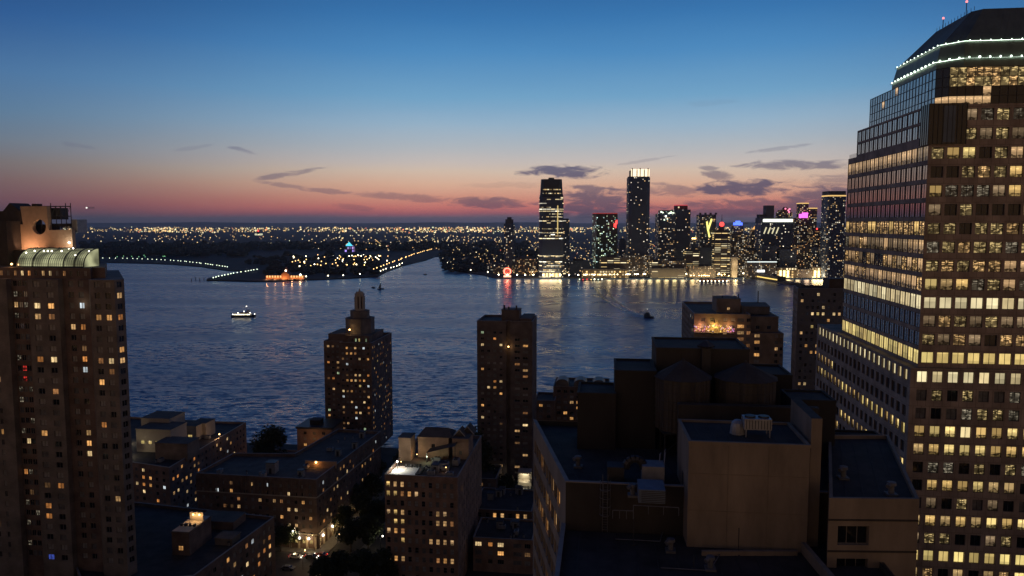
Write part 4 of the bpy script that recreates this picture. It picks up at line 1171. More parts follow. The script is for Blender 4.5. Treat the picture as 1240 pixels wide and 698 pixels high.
# --- river block with pale penthouses
def river_block():
    z1 = 23.8
    A, B, D = pz(150, 561, z1), pz(205, 569, z1), pz(298, 513.5, z1)
    dirv = (D - B); dpt = dirv.length; nrm = Vector((-dirv.y, dirv.x)).normalized()
    A2 = pz(60, 548, z1)
    p = [A2, A, B, D, D + nrm*17, A2 + (D-B)*.82]
    hits = {(1, 1, 2): 1, (1, 1, 3): 0, (1, 2, 2): 1, (2, 1, 0): 1, (2, 1, 1): 1, (2, 0, 2): 0, (1, 3, 2): 0, (2, 0, 5): 1, (2, 1, 5): 1, (2, 2, 4): 0, (2, 2, 6): 1, (2, 1, 12): 1, (2, 0, 14): 0, (2, 0, 11): 1, (2, 3, 4): 1}
    t = block('river_apartment_block', 'long low brick block at the river edge with pale penthouses on its roof', 'apartment building', p, GZ, z1,
              {1: dict(bay=3.0, w=1.35, h=1.35, fl=2.9, sill=.75), 2: dict(bay=3.1, w=1.4, h=1.35, fl=2.9, sill=.75)}, BRK, ROOFD, by_map(hits, .2), 'pair', par=.8, cop=STUC)
    def bx(x0, x1, yb, yt, dep, wins=None, nm='penthouse', m=STUC):
        a = pz(x0, yb, z1); q = fpx(a.y, x0, x1, dep); return roof_box(t, nm, q, z1, zy(yt, a.y), m, wins)
    bx(153, 196, 547, 520, 12, {0: (3.2, 1.5, 3.4, 1.5, [OFFB[0], OFFB[1], PCUR])})
    bx(160, 195, 538, 507, 12, None, 'penthouse_tower')
    bx(194, 228, 533, 516, 9, {0: (3.2, 2.0, 1.2, 1.5, [OFFB[0], OFFB[1], PCUR])}, 'penthouse_wing')
    bx(222, 240, 530, 513, 8, None, 'penthouse_wing')
    bx(176, 216, 556, 537, 9, None, 'plant_room', BRKT)
    for px, py, dx in ((161, 530, 0), (159, 546, 0), (239, 522, 0), (268, 526, 1)):
        a = pz(px, py + 6, z1) - V*1.5; o = MB(); o.ball((a.x, a.y, zy(py, a.y)), .32, 0, 8, 5); o.build('wall_lamp', LAMPW if not dx else LAMPO, t)
        lamp_light(t, (a.x - V.x*.9, a.y - V.y*.9, zy(py, a.y)), (1., .86, .56) if not dx else (1., .6, .3), 330)
    clutter([B, D, D + nrm*12, B + nrm*12], z1, 6); laps(t, [B, D, D + nrm*16, B + nrm*16], z1, 5., DARKM)
river_block()

# --- long L-shaped block with the lit arcade at its corner
def corner_block():
    z1 = 27.5
    A, B, D = pz(238, 577, z1), pz(383, 585, z1), pz(461, 526, z1)
    e = (D-B).normalized(); nrm = Vector((-e.y, e.x)); f = (A-B).normalized()
    I = B + e*26 + nrm*22
    p = [A, B, D, D + nrm*20, I, A + e*24]
    hits = {(0, 1, 12): 0, (0, 3, 12): 1, (0, 3, 13): 1, (0, 5, 12): 0, (0, 5, 13): 1, (0, 2, 8): 1, (1, 1, 8): 1, (1, 2, 5): 0, (1, 3, 3): 1, (1, 5, 1): 1, (1, 4, 2): 1, (1, 2, 14): 1, (1, 1, 17): 1, (0, 3, 5): 1, (0, 1, 4): 0}
    def pk(r):
        if r['z'] < GZ + 5: return OFFB[1] if r['face'] == 1 or r['col'] > 11 else PANE
        return by_map(hits, .17)(r)
    def pk2(r): r['z'] = r['c'].z; return pk(r)
    t = block('corner_block', 'long brown brick block round a street corner with a lit arcade at its foot', 'apartment building', p, GZ, z1,
              {0: dict(bay=2.7, w=1.15, h=1.35, fl=2.9, sill=.75), 1: dict(bay=2.9, w=1.25, h=1.35, fl=2.9, sill=.75)}, BRKD, ROOF, pk2, 'pair', par=1.2)
    bl = MB()                                              # string courses
    for z in (z1 - 5.6, GZ + 5.2):
        for a, b in ((A, B), (B, D)):
            d = (b-a).normalized(); o = Vector((d.y, -d.x)); c = (a+b)/2 + o*.1; bl.box((c.x, c.y, z), ((b-a).length, .3, .35), math.atan2(d.y, d.x))
    bl.build('string_course', STUC, t)
    pi = MB()
    for k in range(30):
        q = A.lerp(B, k/29) + Vector((nrm.y, -nrm.x))*0 - e*.12; pi.box((q.x, q.y, z1 - 5.2), (.4, .3, 5.6), math.atan2(f.y, f.x))
    pi.build('brick_piers', BRKD, t)
    for k in range(9):
        q = B + e*(1 + 3.6*k) - nrm*.25; ar = MB(); ar.box((q.x, q.y, GZ), (.7, .6, 4.8), math.atan2(e.y, e.x)); ar.build('arcade_pier', STUC, t)
    for k in range(4):
        q = B + f*(.6 + 3.2*k) - e*.25; ar = MB(); ar.box((q.x, q.y, GZ), (.7, .6, 4.8), math.atan2(f.y, f.x)); ar.build('arcade_pier', STUC, t)
    for q, pw in ((B + e*3 - nrm*2.2, 420), (B + e*11 - nrm*2.2, 300), (B + e*20 - nrm*2.2, 220), (B + e*32 - nrm*2.2, 140), (B + f*3 - e*2.4, 420), (B + f*9 - e*2.4, 140)):
        lamp_light(t, (q.x, q.y, GZ + 3.8), (1., .66, .28), pw*.6, .2)
    for k, (q) in enumerate((B + e*3 - nrm*.7, B + e*11 - nrm*.7, B + f*3 - e*.7, B + e*20 - nrm*.7, B + f*6.5 - e*.7)):
        o = MB(); o.ball((q.x, q.y, GZ + 4.), .38, 0, 8, 5); o.build('arcade_lamp', LAMPW, t)
    # stair wall with the orange lamp
    a = pz(365, 566, z1); s = fpx(a.y, 362, 401, .5); sw = MB(); sw.prism(s, z1, z1 + 2.6, 0); sw.build('roof_wall', pm('orange render', (.45, .3, .2), .85, .2, .4), t)
    q = pz(384, 566, z1) - V*1.0; o = MB(); o.ball((q.x, q.y, z1 + 2.2), .4, 0, 8, 5); o.build('roof_lamp', LAMPO, t); lamp_light(t, (q.x, q.y - .3, z1 + 2.1), (1., .45, .12), 420)
    clutter([A, B, B + e*22, A + e*22], z1, 9); clutter([B + e*24, D, D + nrm*17, B + e*24 + nrm*17], z1, 8)
    put('hut', pz(330, 572, z1), z1, 1.6); laps(t, [A, B, B + e*23, A + e*23], z1, 4., DARKM)
    return B, e, nrm, f
CB = corner_block()

# --- brick house between the long block and the slim tower, with a flat dark cap
def brick_cube():
    y = 352.; z1 = zy(520, y); b = fpx(y, 353, 396, 16)
    t = block('brick_house', 'square orange brick house with a dark overhanging roof beside the large dark tree', 'house', b, GZ, z1, {0: dict(bay=4.2, w=1.5, h=1.4, fl=2.9, sill=.8)}, BRK, DARKM,
              by_map({(0, 2, 0): 1, (0, 1, 2): 0, (0, 3, 0): 1}, .1), 'pair', par=.3)
    o = [q for q in offset_poly(b, -.5)]; m = MB(); m.prism(o, z1 + .5, z1 + 1.3, 0, bottom=True); m.build('roof_cap', DARKM, t)
    a = b[0] + U*5 + V*4; roof_box(t, 'plant_room', [a, a + U*5, a + U*5 + V*5, a + V*5], z1 + 1.3, z1 + 3.4, DARKM)
    lamp_light(t, (*(b[0] + U*9 - V*6), GZ + 14), (1., .5, .2), 260)
    y2 = 345.; z = zy(553, y2); c = fpx(y2, 303, 345, 10)
    c2 = block('garden_wall_house', 'low orange brick house with a slanting wall at the foot of the large dark tree', 'house', c, GZ, z, {0: dict(bay=5., w=1.2, h=1.2, fl=2.8)}, BRK, ROOF, apt_p(.1), 'sash', par=.5)
    ol = MB(); q = c[0] + U*1.5 - V*.4; ol.ball((q.x, q.y, z - 1.), .3, 0, 8, 5); ol.build('wall_lamp', LAMPO, c2); lamp_light(c2, (q.x, q.y - .6, z - .8), (1., .5, .2), 70)
brick_cube()

# --- bottom left block with the lit roof terrace
def left_block():
    z1 = 24.
    A, B, D = pz(235, 702, z1), pz(332, 630, z1), pz(166, 612, z1)
    p = [pz(100, 712, z1), A, B, D, pz(60, 606, z1)]
    hits = {(1, 1, 11): 1, (1, 2, 12): 0, (1, 2, 10): 1, (1, 3, 9): 1, (1, 3, 11): 1, (1, 4, 8): 0, (1, 5, 9): 1, (1, 4, 6): 1, (1, 6, 7): 0, (1, 5, 6): 1}
    t = block('roof_terrace_block', 'dark brick block with a glowing roof terrace at the street corner', 'apartment building', p, GZ, z1, {1: dict(bay=3.2, w=1.4, h=1.5, fl=2.9, sill=.7)}, BRKD, ROOFD,
              by_map(hits, .24), 'pair', par=1.)
    a = pz(192, 672, z1); q = fpx(a.y, 192, 214, 12); zt = zy(645, a.y)
    ph = roof_box(t, 'penthouse', q, z1, zt, BRKD, {0: (3.0, 1.5, 1.4, 1.4, [WARM[0], WARM[1]])})
    tr = MB(); tr.prism(offset_poly(q, .1), zt + .32, zt + .4, 0)
    b3 = q[0] + U*1 + V*8; b4 = q[1] - U*.2 + V*8
    tr.prism([b3, b4, b4 + V*.3, b3 + V*.3], zt + .4, zt + 3., 0)
    tr.build('terrace_deck', STUC, t)
    for s in (.35, .8):
        c = b3.lerp(b4, s) - V*.6; o = MB(); o.ball((c.x, c.y, zt + 2.5), .28, 0, 8, 5); o.build('terrace_lamp', LAMPO, t); lamp_light(t, (c.x, c.y - .5, zt + 2.3), (1., .6, .26), 110)
    fu = MB()
    for k in range(4): c = q[0] + U*(.8 + 1.3*k) + V*4; fu.box((c.x, c.y, zt + .4), (.7, .7, .75), k); fu.tube((c.x, c.y, zt + .4), (c.x, c.y, zt + 1.6), .05)
    fu.build('terrace_furniture', DARKM, t)
    a = pz(247, 660, z1); roof_box(t, 'plant_room', fpx(a.y, 246, 268, 5), z1, z1 + 1.9, BRKT_L)
    a = pz(225, 640, z1); roof_box(t, 'plant_room', fpx(a.y, 222, 270, 8), z1, z1 + 2.4, BRKD, {0: (5, .7, .5, 1.6, [PANE, WARM[1], PANE])})
    clutter([A, B, B.lerp(D, .7), A.lerp(D, .5)], z1, 8)
left_block()

# --- brick apartment house with the white lit terrace
def terrace_brick():
    z1 = zy(579, 228.); b = fpx(228., 461, 552, 46)
    hits = {}
    for c in range(5): hits[(0, 1, c)] = 1
    for k in (3, 4, 5, 6, 8, 10, 11): 
        for c in (0, 1, 2):
            if rnd() < .75: hits[(0, k, c)] = 1
    for k in (4, 6, 8): 
        for c in (7, 8, 9): hits[(0, k, c)] = 1
    hits[(0, 3, 8)] = 1; hits[(0, 0, 0)] = 1; hits[(0, 0, 1)] = 1; hits[(0, 0, 2)] = 1
    t = block('brick_apartment_house', 'red brown brick apartment house with rows of narrow windows and a white floodlit roof terrace', 'apartment building', b, GZ, z1,
              {0: dict(cols=[(.5 + 2.28*k, .5 + 2.28*k + 1.15) for k in range(10)], h=1.75, fl=3.05, sill=.6), 1: dict(bay=3.6, w=1.0, h=1.75, fl=3.05, sill=.6)}, BRK, ROOF,
              by_map(hits, .035, [WARM[0], WARM[1], WARM[1], OFFY[1], OFFO[0], WARM[4]]), 'sash', par=1.1)
    # white deck
    a, c = b[0] + U*.7 + V*2, b[0] + U*9.8 + V*2; d = [a, c, c + V*9, a + V*9]
    dk = MB(); dk.prism(d, z1 + .004, z1 + .3, 0); do = dk.build('white_deck', pm('white roof membrane', (.78, .78, .74), .7, .08, .6), t)
    st = MB()
    for k in range(6): q = c + V*(1 + 1.3*k) + U*.2; st.box((q.x, q.y, z1 + .01), (1.6, .8, .9), -GA)
    st.build('planter_row', DARKM, t)
    lp = a + U*1.6 + V*4.5; po = MB(); po.tube((lp.x, lp.y, z1 + .3), (lp.x, lp.y, z1 + 3.4), .08); po.build('lamp_post', DARKM, t)
    o = MB(); o.ball((lp.x, lp.y, z1 + 3.3), .3, 0, 8, 5); o.build('deck_lamp', LAMPW, t); lamp_light(t, (lp.x, lp.y, z1 + 2.7), (1., .95, .78), 1100, .3)
    fu = MB()
    for k in range(6): q = a + U*(3.5 + .95*k) + V*(8.2 + .3*(k % 2)); fu.box((q.x, q.y, z1 + .3), (.6, .6, .5 + .4*rnd()), k*.4); fu.ball((q.x, q.y, z1 + 1.2), .3, 0, 6, 4)
    fu.build('deck_furniture', DARKM, t)
    def bx(nm, x0, x1, yb, yt, dep, m, wins=None):
        p0 = pz(x0, yb, z1); return roof_box(t, nm, fpx(p0.y, x0, x1, dep), z1, zy(yt, p0.y), m, wins)
    WPH = brick('rose tan brick', (.44, .31, .22), (.40, .28, .20), (.36, .27, .2))
    bx('penthouse', 479, 494, 558, 531, 6, WPH); ph = bx('penthouse', 503, 541, 554, 530, 8, WPH, {0: (4.4, 1.2, 2.6, 2.3, [COOL[1], PANE])})
    bx('penthouse', 546, 566, 556, 532, 9, BRK, {0: (2., .9, 1.6, 1.4, [PCUR, PGRY])})
    p0 = pz(503, 554, z1); q = fpx(p0.y, 502, 545, 9); zr = zy(530, p0.y) + .35; rf = MB(); c4 = sum(q, Vector((0, 0)))/4
    r0, r1 = c4 - U*4, c4 + U*4
    for f in ((q[0], q[1], r1, r0), (q[2], q[3], r0, r1)): rf.face([(f[0].x, f[0].y, zr), (f[1].x, f[1].y, zr), (f[2].x, f[2].y, zr + 2.2), (f[3].x, f[3].y, zr + 2.2)])
    rf.face([(q[1].x, q[1].y, zr), (q[2].x, q[2].y, zr), (r1.x, r1.y, zr+2.2)]); rf.face([(q[3].x, q[3].y, zr), (q[0].x, q[0].y, zr), (r0.x, r0.y, zr+2.2)])
    rf.build('hipped_roof', ROOF, t)
    g = MB()                                                # gabled roof lights at the back
    for x0, yb in ((546, 531), (556, 527)):
        p0 = pz(x0, yb + 22, z1); q = fpx(p0.y, x0, x0 + 17, 6); z = zy(yb, p0.y) + .35; m0, m1 = q[0].lerp(q[1], .5), q[3].lerp(q[2], .5)
        g.face([(q[0].x, q[0].y, z), (q[1].x, q[1].y, z), (m0.x, m0.y, z+2.6)]); g.face([(q[1].x, q[1].y, z), (q[2].x, q[2].y, z), (m1.x, m1.y, z+2.6), (m0.x, m0.y, z+2.6)])
        g.face([(q[3].x, q[3].y, z), (q[0].x, q[0].y, z), (m0.x, m0.y, z+2.6), (m1.x, m1.y, z+2.6)]); g.face([(q[2].x, q[2].y, z), (q[3].x, q[3].y, z), (m1.x, m1.y, z+2.6)])
        g.tube((q[0].x, q[0].y, z), (m0.x, m0.y, z+2.7), .16, 4, 1); g.tube((m0.x, m0.y, z+2.7), (q[1].x, q[1].y, z), .16, 4, 1)
    g.build('gable_roof', [ROOF, STUC], t)
    p0 = pz(515, 560, z1); q = fpx(p0.y, 514, 549, 7); aw = MB(); zz = zy(548, p0.y)
    aw.face([(q[0].x, q[0].y, zz), (q[1].x, q[1].y, zz + 2.6), (q[2].x, q[2].y, zz + 2.6), (q[3].x, q[3].y, zz)]); aw.face([(q[0].x, q[0].y, zz-.12), (q[3].x, q[3].y, zz-.12), (q[2].x, q[2].y, zz+2.48), (q[1].x, q[1].y, zz+2.48)])
    for v in q[:2]: aw.tube((v.x, v.y, z1), (v.x, v.y, zz + (2.5 if v is q[1] else 0)), .12, 5)
    aw.build('slanting_awning', DARKM, t)
    for px, py, col, mt, pw in ((506, 547, (1., .5, .25), LAMPO, 60), (518, 550, (.9, 1., .6), LAMPG, 170), (541, 563, (1., .6, .35), LAMPO, 25), (487, 556, (1., .6, .4), LAMPO, 90)):
        p0 = pz(px, py + 9, z1) - V*1.2; o = MB(); o.ball((p0.x, p0.y, z1 + 2.), .16, 0, 6, 4); o.build('wall_lamp', mt, t); lamp_light(t, (p0.x, p0.y - .4, z1 + 2.2), col, pw)
    for k in range(9):
        put(random.choice(('unit', 'vent', 'unit', 'hut')), b[0] + U*uni(11, 22) + V*uni(3, 20), z1)
    for k in range(4): put('unit', b[0] + U*uni(12, 21) + V*uni(10, 18), z1, 1.4)
terrace_brick()

# --- small blocks between the brick house and the near office roof
def small_blocks():
    z1 = zy(653, 240.); b = fpx(240., 571, 646, 17)
    t = block('orange_brick_block', 'orange brown brick block with square windows under a cluttered dark roof', 'apartment building', b, GZ, z1,
              {0: dict(cols=[(.7, 2.9), (5.1, 6.6), (8.3, 10.4), (13.6, 16.4), (17.4, 19.4)], h=1.5, fl=2.95, sill=.9)}, BRK, ROOFD, by_map({(0, 0, 0): 1, (0, 0, 2): 1, (0, 1, 2): 1}, .1), 'three', par=.6)
    clutter(b, z1, 12)
    z2 = zy(618, 264.); c = fpx(264., 571, 645, 22)
    t2 = block('dark_roofed_block', 'low brick block whose top row of lit windows peers over the roof in front', 'apartment building', c, GZ, z2,
               {0: dict(bay=2.6, w=1.3, h=1.7, fl=3., sill=.9)}, BRKD, ROOFD, lambda r: random.choice(WARM[:4]) if r['nrow'] == 0 and r['col'] in (2, 3, 5, 6) else PANE, 'sash', par=.5)
    clutter(c, z2, 7)
    y = 300.; z3 = zy(565, y); d = fpx(y, 574, 600, 18)
    block('shadowed_house', 'narrow dark brick house in shadow behind the low roofs with a single orange lamp', 'house', d, GZ, z3 - 6, {0: dict(bay=2.6, w=1.2, h=1.4, fl=2.9)}, BRKD, ROOFD, apt_p(.08), 'sash')
    y = 338.; e = fpx(y, 583, 606, 14)
    t4 = block('river_house', 'dim brick house at the foot of the dark slab tower', 'house', e, GZ, zy(508, y), {0: dict(bay=3., w=1.3, h=1.4, fl=2.9)}, BRK, ROOFD, by_map({(0, 2, 1): 1, (0, 4, 1): 1}, .1), 'sash')
small_blocks()
# ------------------------------------------------------------------ the near office roof below the viewer
def near_building():
    z1, z0 = 89., 84.
    N, F = pz(685, 591, z1), pz(646, 514, z1)
    nu, nv = toUV(N); fu_, fv = toUV(F)
    RE = nu + 33.5
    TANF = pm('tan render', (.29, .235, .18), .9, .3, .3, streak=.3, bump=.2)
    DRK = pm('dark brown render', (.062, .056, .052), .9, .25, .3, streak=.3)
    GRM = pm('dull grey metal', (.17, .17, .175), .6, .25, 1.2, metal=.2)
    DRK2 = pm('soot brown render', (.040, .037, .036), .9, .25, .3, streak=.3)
    t = thing('near_office_building', 'large brown office building below the viewer with stepped dark roofs and tan bulkheads', 'office building', (*W(nu + 18, nv + 8), GZ))
    wall = MB(); recs = []
    up = [N, W(RE, nv), W(RE, fv), F]
    low = [W(nu - .4, nv - 44), W(RE, nv - 44), W(RE, nv), W(nu - .4, nv)]
    L = (N - F).length; cols = [(1.2 + 2.3*k, 1.2 + 2.3*k + 1.9) for k in range(int((L - 2.6)/2.3))]
    rows = storeys(40, z1 - 1.2, 3.7, 2.1, .8)
    rc = facade(wall, F, N, GZ, z1 + .7, cols, rows, 0, .3)
    for r in rc:
        r['nrow'] = len(rows) - 1 - r['row']
        r['mat'] = random.choice(WARM[:2] + [WARM[4]]) if rnd() < .15 else random.choice([PANE, PANE, PCUR, PGRY])
    recs += rc
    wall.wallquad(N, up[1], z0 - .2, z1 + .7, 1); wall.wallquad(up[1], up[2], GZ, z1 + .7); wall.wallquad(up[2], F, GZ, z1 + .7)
    for i in range(4): 
        if i != 2: wall.wallquad(low[i], low[(i+1) % 4], GZ, z0 + .7)
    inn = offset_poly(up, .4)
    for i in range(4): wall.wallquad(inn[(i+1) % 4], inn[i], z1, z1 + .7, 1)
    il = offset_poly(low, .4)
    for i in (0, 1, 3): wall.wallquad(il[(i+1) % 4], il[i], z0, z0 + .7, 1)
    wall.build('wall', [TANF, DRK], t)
    windows(t, recs, lambda r: r['mat'], 'pair', FR, 100)
    rm = MB(); rm.face([(p.x, p.y, z1) for p in inn]); rm.face([(p.x, p.y, z0) for p in il]); rm.build('roof', ROOFD, t)
    cp = MB()
    for poly, i_s, z in ((up, (3, 0), z1 + .7), (low, (3,), z0 + .7)):
        o, q = offset_poly(poly, -.05), offset_poly(poly, .45)
        for i in i_s:
            j = (i+1) % 4
            cp.face([(o[i].x,o[i].y,z+.12),(o[j].x,o[j].y,z+.12),(q[j].x,q[j].y,z+.12),(q[i].x,q[i].y,z+.12)]); cp.wallquad(o[i], o[j], z, z+.12); cp.wallquad(q[j], q[i], z, z+.12)
    cp.build('coping', COPE, t)
    def blk(nm, x0, x1, y, dep, yt, zb, m, mt=None, cop=False):
        q = fpx(y, x0, x1, dep); z = zy(yt, y); mb = MB(); mb.prism(q, zb, z, 0, 1); o = mb.build(nm, [m, mt or ROOFD], t)
        rim = MB(); a, b = offset_poly(q, -.05), offset_poly(q, .3)
        for i in range(4):
            j = (i+1) % 4; rim.wallquad(a[i], a[j], z - .1, z + .25); rim.wallquad(b[j], b[i], z - .1, z + .25)
            rim.face([(a[i].x,a[i].y,z+.25),(a[j].x,a[j].y,z+.25),(b[j].x,b[j].y,z+.25),(b[i].x,b[i].y,z+.25)])
        rim.build('rim', m if not cop else COPE, o); return q, z
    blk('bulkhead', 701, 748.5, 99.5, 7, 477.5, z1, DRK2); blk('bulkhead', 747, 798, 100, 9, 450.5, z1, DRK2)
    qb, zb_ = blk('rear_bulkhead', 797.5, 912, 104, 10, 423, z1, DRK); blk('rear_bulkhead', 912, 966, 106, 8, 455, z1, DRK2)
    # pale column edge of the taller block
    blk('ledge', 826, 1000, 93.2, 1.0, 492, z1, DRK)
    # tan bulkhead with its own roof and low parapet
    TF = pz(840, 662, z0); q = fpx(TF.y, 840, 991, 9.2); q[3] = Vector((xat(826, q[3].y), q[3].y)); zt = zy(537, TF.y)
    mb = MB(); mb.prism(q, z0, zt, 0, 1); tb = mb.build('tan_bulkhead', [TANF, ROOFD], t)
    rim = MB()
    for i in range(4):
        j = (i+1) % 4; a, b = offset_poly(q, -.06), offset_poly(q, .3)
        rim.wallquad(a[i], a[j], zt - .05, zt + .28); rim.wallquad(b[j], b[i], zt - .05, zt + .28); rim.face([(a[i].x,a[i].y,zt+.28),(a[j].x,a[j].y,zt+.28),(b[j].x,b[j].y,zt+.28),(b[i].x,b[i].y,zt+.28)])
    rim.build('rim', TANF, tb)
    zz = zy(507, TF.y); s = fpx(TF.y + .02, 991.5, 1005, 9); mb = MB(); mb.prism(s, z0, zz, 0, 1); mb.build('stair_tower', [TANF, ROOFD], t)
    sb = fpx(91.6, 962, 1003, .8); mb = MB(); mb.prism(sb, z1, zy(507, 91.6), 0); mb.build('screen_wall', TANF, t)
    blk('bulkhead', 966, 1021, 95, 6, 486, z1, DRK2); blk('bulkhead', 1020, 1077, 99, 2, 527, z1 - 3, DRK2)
    # lower right block with the two black windows
    zr = 91.; a, b, c, d = pz(1004, 609, zr), pz(1113, 610, zr), pz(1076, 531, zr), pz(1003, 531, zr)
    mb = MB(); Lq = (b-a).length; wz = lambda py: zy(py, a.y - .3)
    k = Lq/109.
    rc = facade(mb, a, b, GZ, zr + .5, [(12*k, 50*k)], [(wz(702), wz(678)), (wz(661.5), wz(638.5))], 0, .5)
    for i, j in ((b, c), (c, d), (d, a)): mb.wallquad(i, j, GZ, zr + .5)
    ii = offset_poly([a, b, c, d], .35)
    for i in range(4): mb.wallquad(ii[(i+1) % 4], ii[i], zr, zr + .5)
    oo = [a, b, c, d]
    for i in range(4):
        j = (i+1) % 4; mb.face([(oo[i].x,oo[i].y,zr+.5),(oo[j].x,oo[j].y,zr+.5),(ii[j].x,ii[j].y,zr+.5),(ii[i].x,ii[i].y,zr+.5)])
    mb.face([(p.x, p.y, zr) for p in ii], 1)
    eb = mb.build('east_block', [TANF, ROOFD], t)
    for r in rc:
        w = bpy.data.objects.new('window', winmesh(r['w'], r['h'], 'three')); C.objects.link(w); w.parent = eb; w.location = r['c'] - parent_world(eb); w.rotation_euler = (0, 0, r['rot'])
    gr = MB(); e = (b-a).normalized(); o_ = Vector((e.y, -e.x))
    for py in (632, 670): c_ = (a+b)/2 + o_*.03; gr.box((c_.x, c_.y, wz(py)), (Lq, .1, .18), math.atan2(e.y, e.x))
    gr.build('string_course', DRK, eb)
    # parapets of the lowest roof
    pa = MB()
    p0, p1 = pz(968, 654, z0 + 1.2), pz(1012, 706, z0 + 1.2); dd = (p1-p0).normalized(); nn = Vector((dd.y, -dd.x))
    pa.prism([p0, p1, p1 - nn*.5, p0 - nn*.5][::-1], z0, z0 + 1.2, 0)
    p0, p1 = pz(850, 668, z0 + .5), pz(966, 668, z0 + .5); pa.prism([p0, p1, p1 + V*.4, p0 + V*.4], z0, z0 + .5, 0)
    p0, p1 = pz(741, 617, z0), pz(822, 614, z0 ); 
    pa.build('low_parapet', TANF, t)
    # caged ladder up to the upper roof
    ld = MB(); x0 = toUV(pz(733, 600, z1))[0]; lv = nv - .3
    for du in (-.3, .3): p = W(x0 + du, lv); ld.tube((p.x, p.y, z0), (p.x, p.y, z1 + 1.9), .04, 5)
    for k in range(18): p, q_ = W(x0 - .3, lv), W(x0 + .3, lv); ld.tube((p.x, p.y, z0 + .3*k + .3), (q_.x, q_.y, z0 + .3*k + .3), .025, 4)
    for k in range(5):
        z = z0 + 2.2 + 1.0*k; pr = None
        for i in range(9):
            an = math.pi*i/8; p = W(x0 - .62*math.cos(an), lv - .75*math.sin(an)); p = (p.x, p.y, z)
            if pr: ld.tube(pr, p, .05, 4)
            pr = p
    for i in (1, 3, 5, 7):
        an = math.pi*i/8; p = W(x0 - .62*math.cos(an), lv - .75*math.sin(an)); ld.tube((p.x, p.y, z0 + 2.2), (p.x, p.y, z0 + 6.2), .03, 4)
    ld.build('caged_ladder', GRM, t)
    rl = MB()
    for (xa, ya), (xb, yb) in (((742, 618), (767, 619)), ((767, 612), (822, 615))):
        p, q_ = pz(xa, ya, z1 + .9), pz(xb, yb, z1 + .9)
        rl.tube((p.x, p.y, z1 + .9), (q_.x, q_.y, z1 + .9), .05, 5)
        for k in range(4): m = p.lerp(q_, k/3); rl.tube((m.x, m.y, z1), (m.x, m.y, z1 + .9), .04, 4)
    rl.build('roof_rail', GRM, t)
    laps(t, [N, up[1], up[2], F], z1, 1.9, DRK); laps(t, low, z0, 2.1, DRK); laps(tb, q, zt, 1.6, DRK); laps(eb, [a, b, c, d], zr, 1.6, DRK)
    jt = MB(); f0 = q[0] - V*.012; ee = (q[1]-q[0]).normalized(); Lf = (q[1]-q[0]).length
    for k in (1, 2): p = q[0] + ee*Lf*k/3 - V*.01; jt.box((p.x, p.y, z0), (.05, .03, zt - z0 - .1), -GA)
    for z in (z0 + 4.2, z0 + 8.4): p = (q[0]+q[1])/2 - V*.01; jt.box((p.x, p.y, z), (Lf - .1, .03, .05), -GA)
    jt.build('control_joints', pm('joint sealant', (.235, .19, .145), .9, .2, .5), tb)
    dr = MB(); p = q[0].lerp(q[3], .45) - U*.03; dr.box((p.x, p.y, z1 + .05), (.06, 1.0, 2.1), -GA); dr.build('steel_door', DARKM, tb)
    for k, (px, py) in enumerate(((700, 640), (745, 655), (800, 690))):
        p = pz(px, py, z0); r_ = p + U*(2 + k) + V*4.5
        pp = MB(); pp.tube((p.x, p.y, z0 + .2), (p.x + U.x*5, p.y + U.y*5, z0 + .2), .06, 5); pp.tube((p.x + U.x*5, p.y + U.y*5, z0 + .2), (r_.x + U.x*3, r_.y, z0 + .2), .06, 5); pp.build('conduit', GRM, t)
    return t, N, F, nu, nv, z0, z1, zt, qb, TF
NB = near_building()

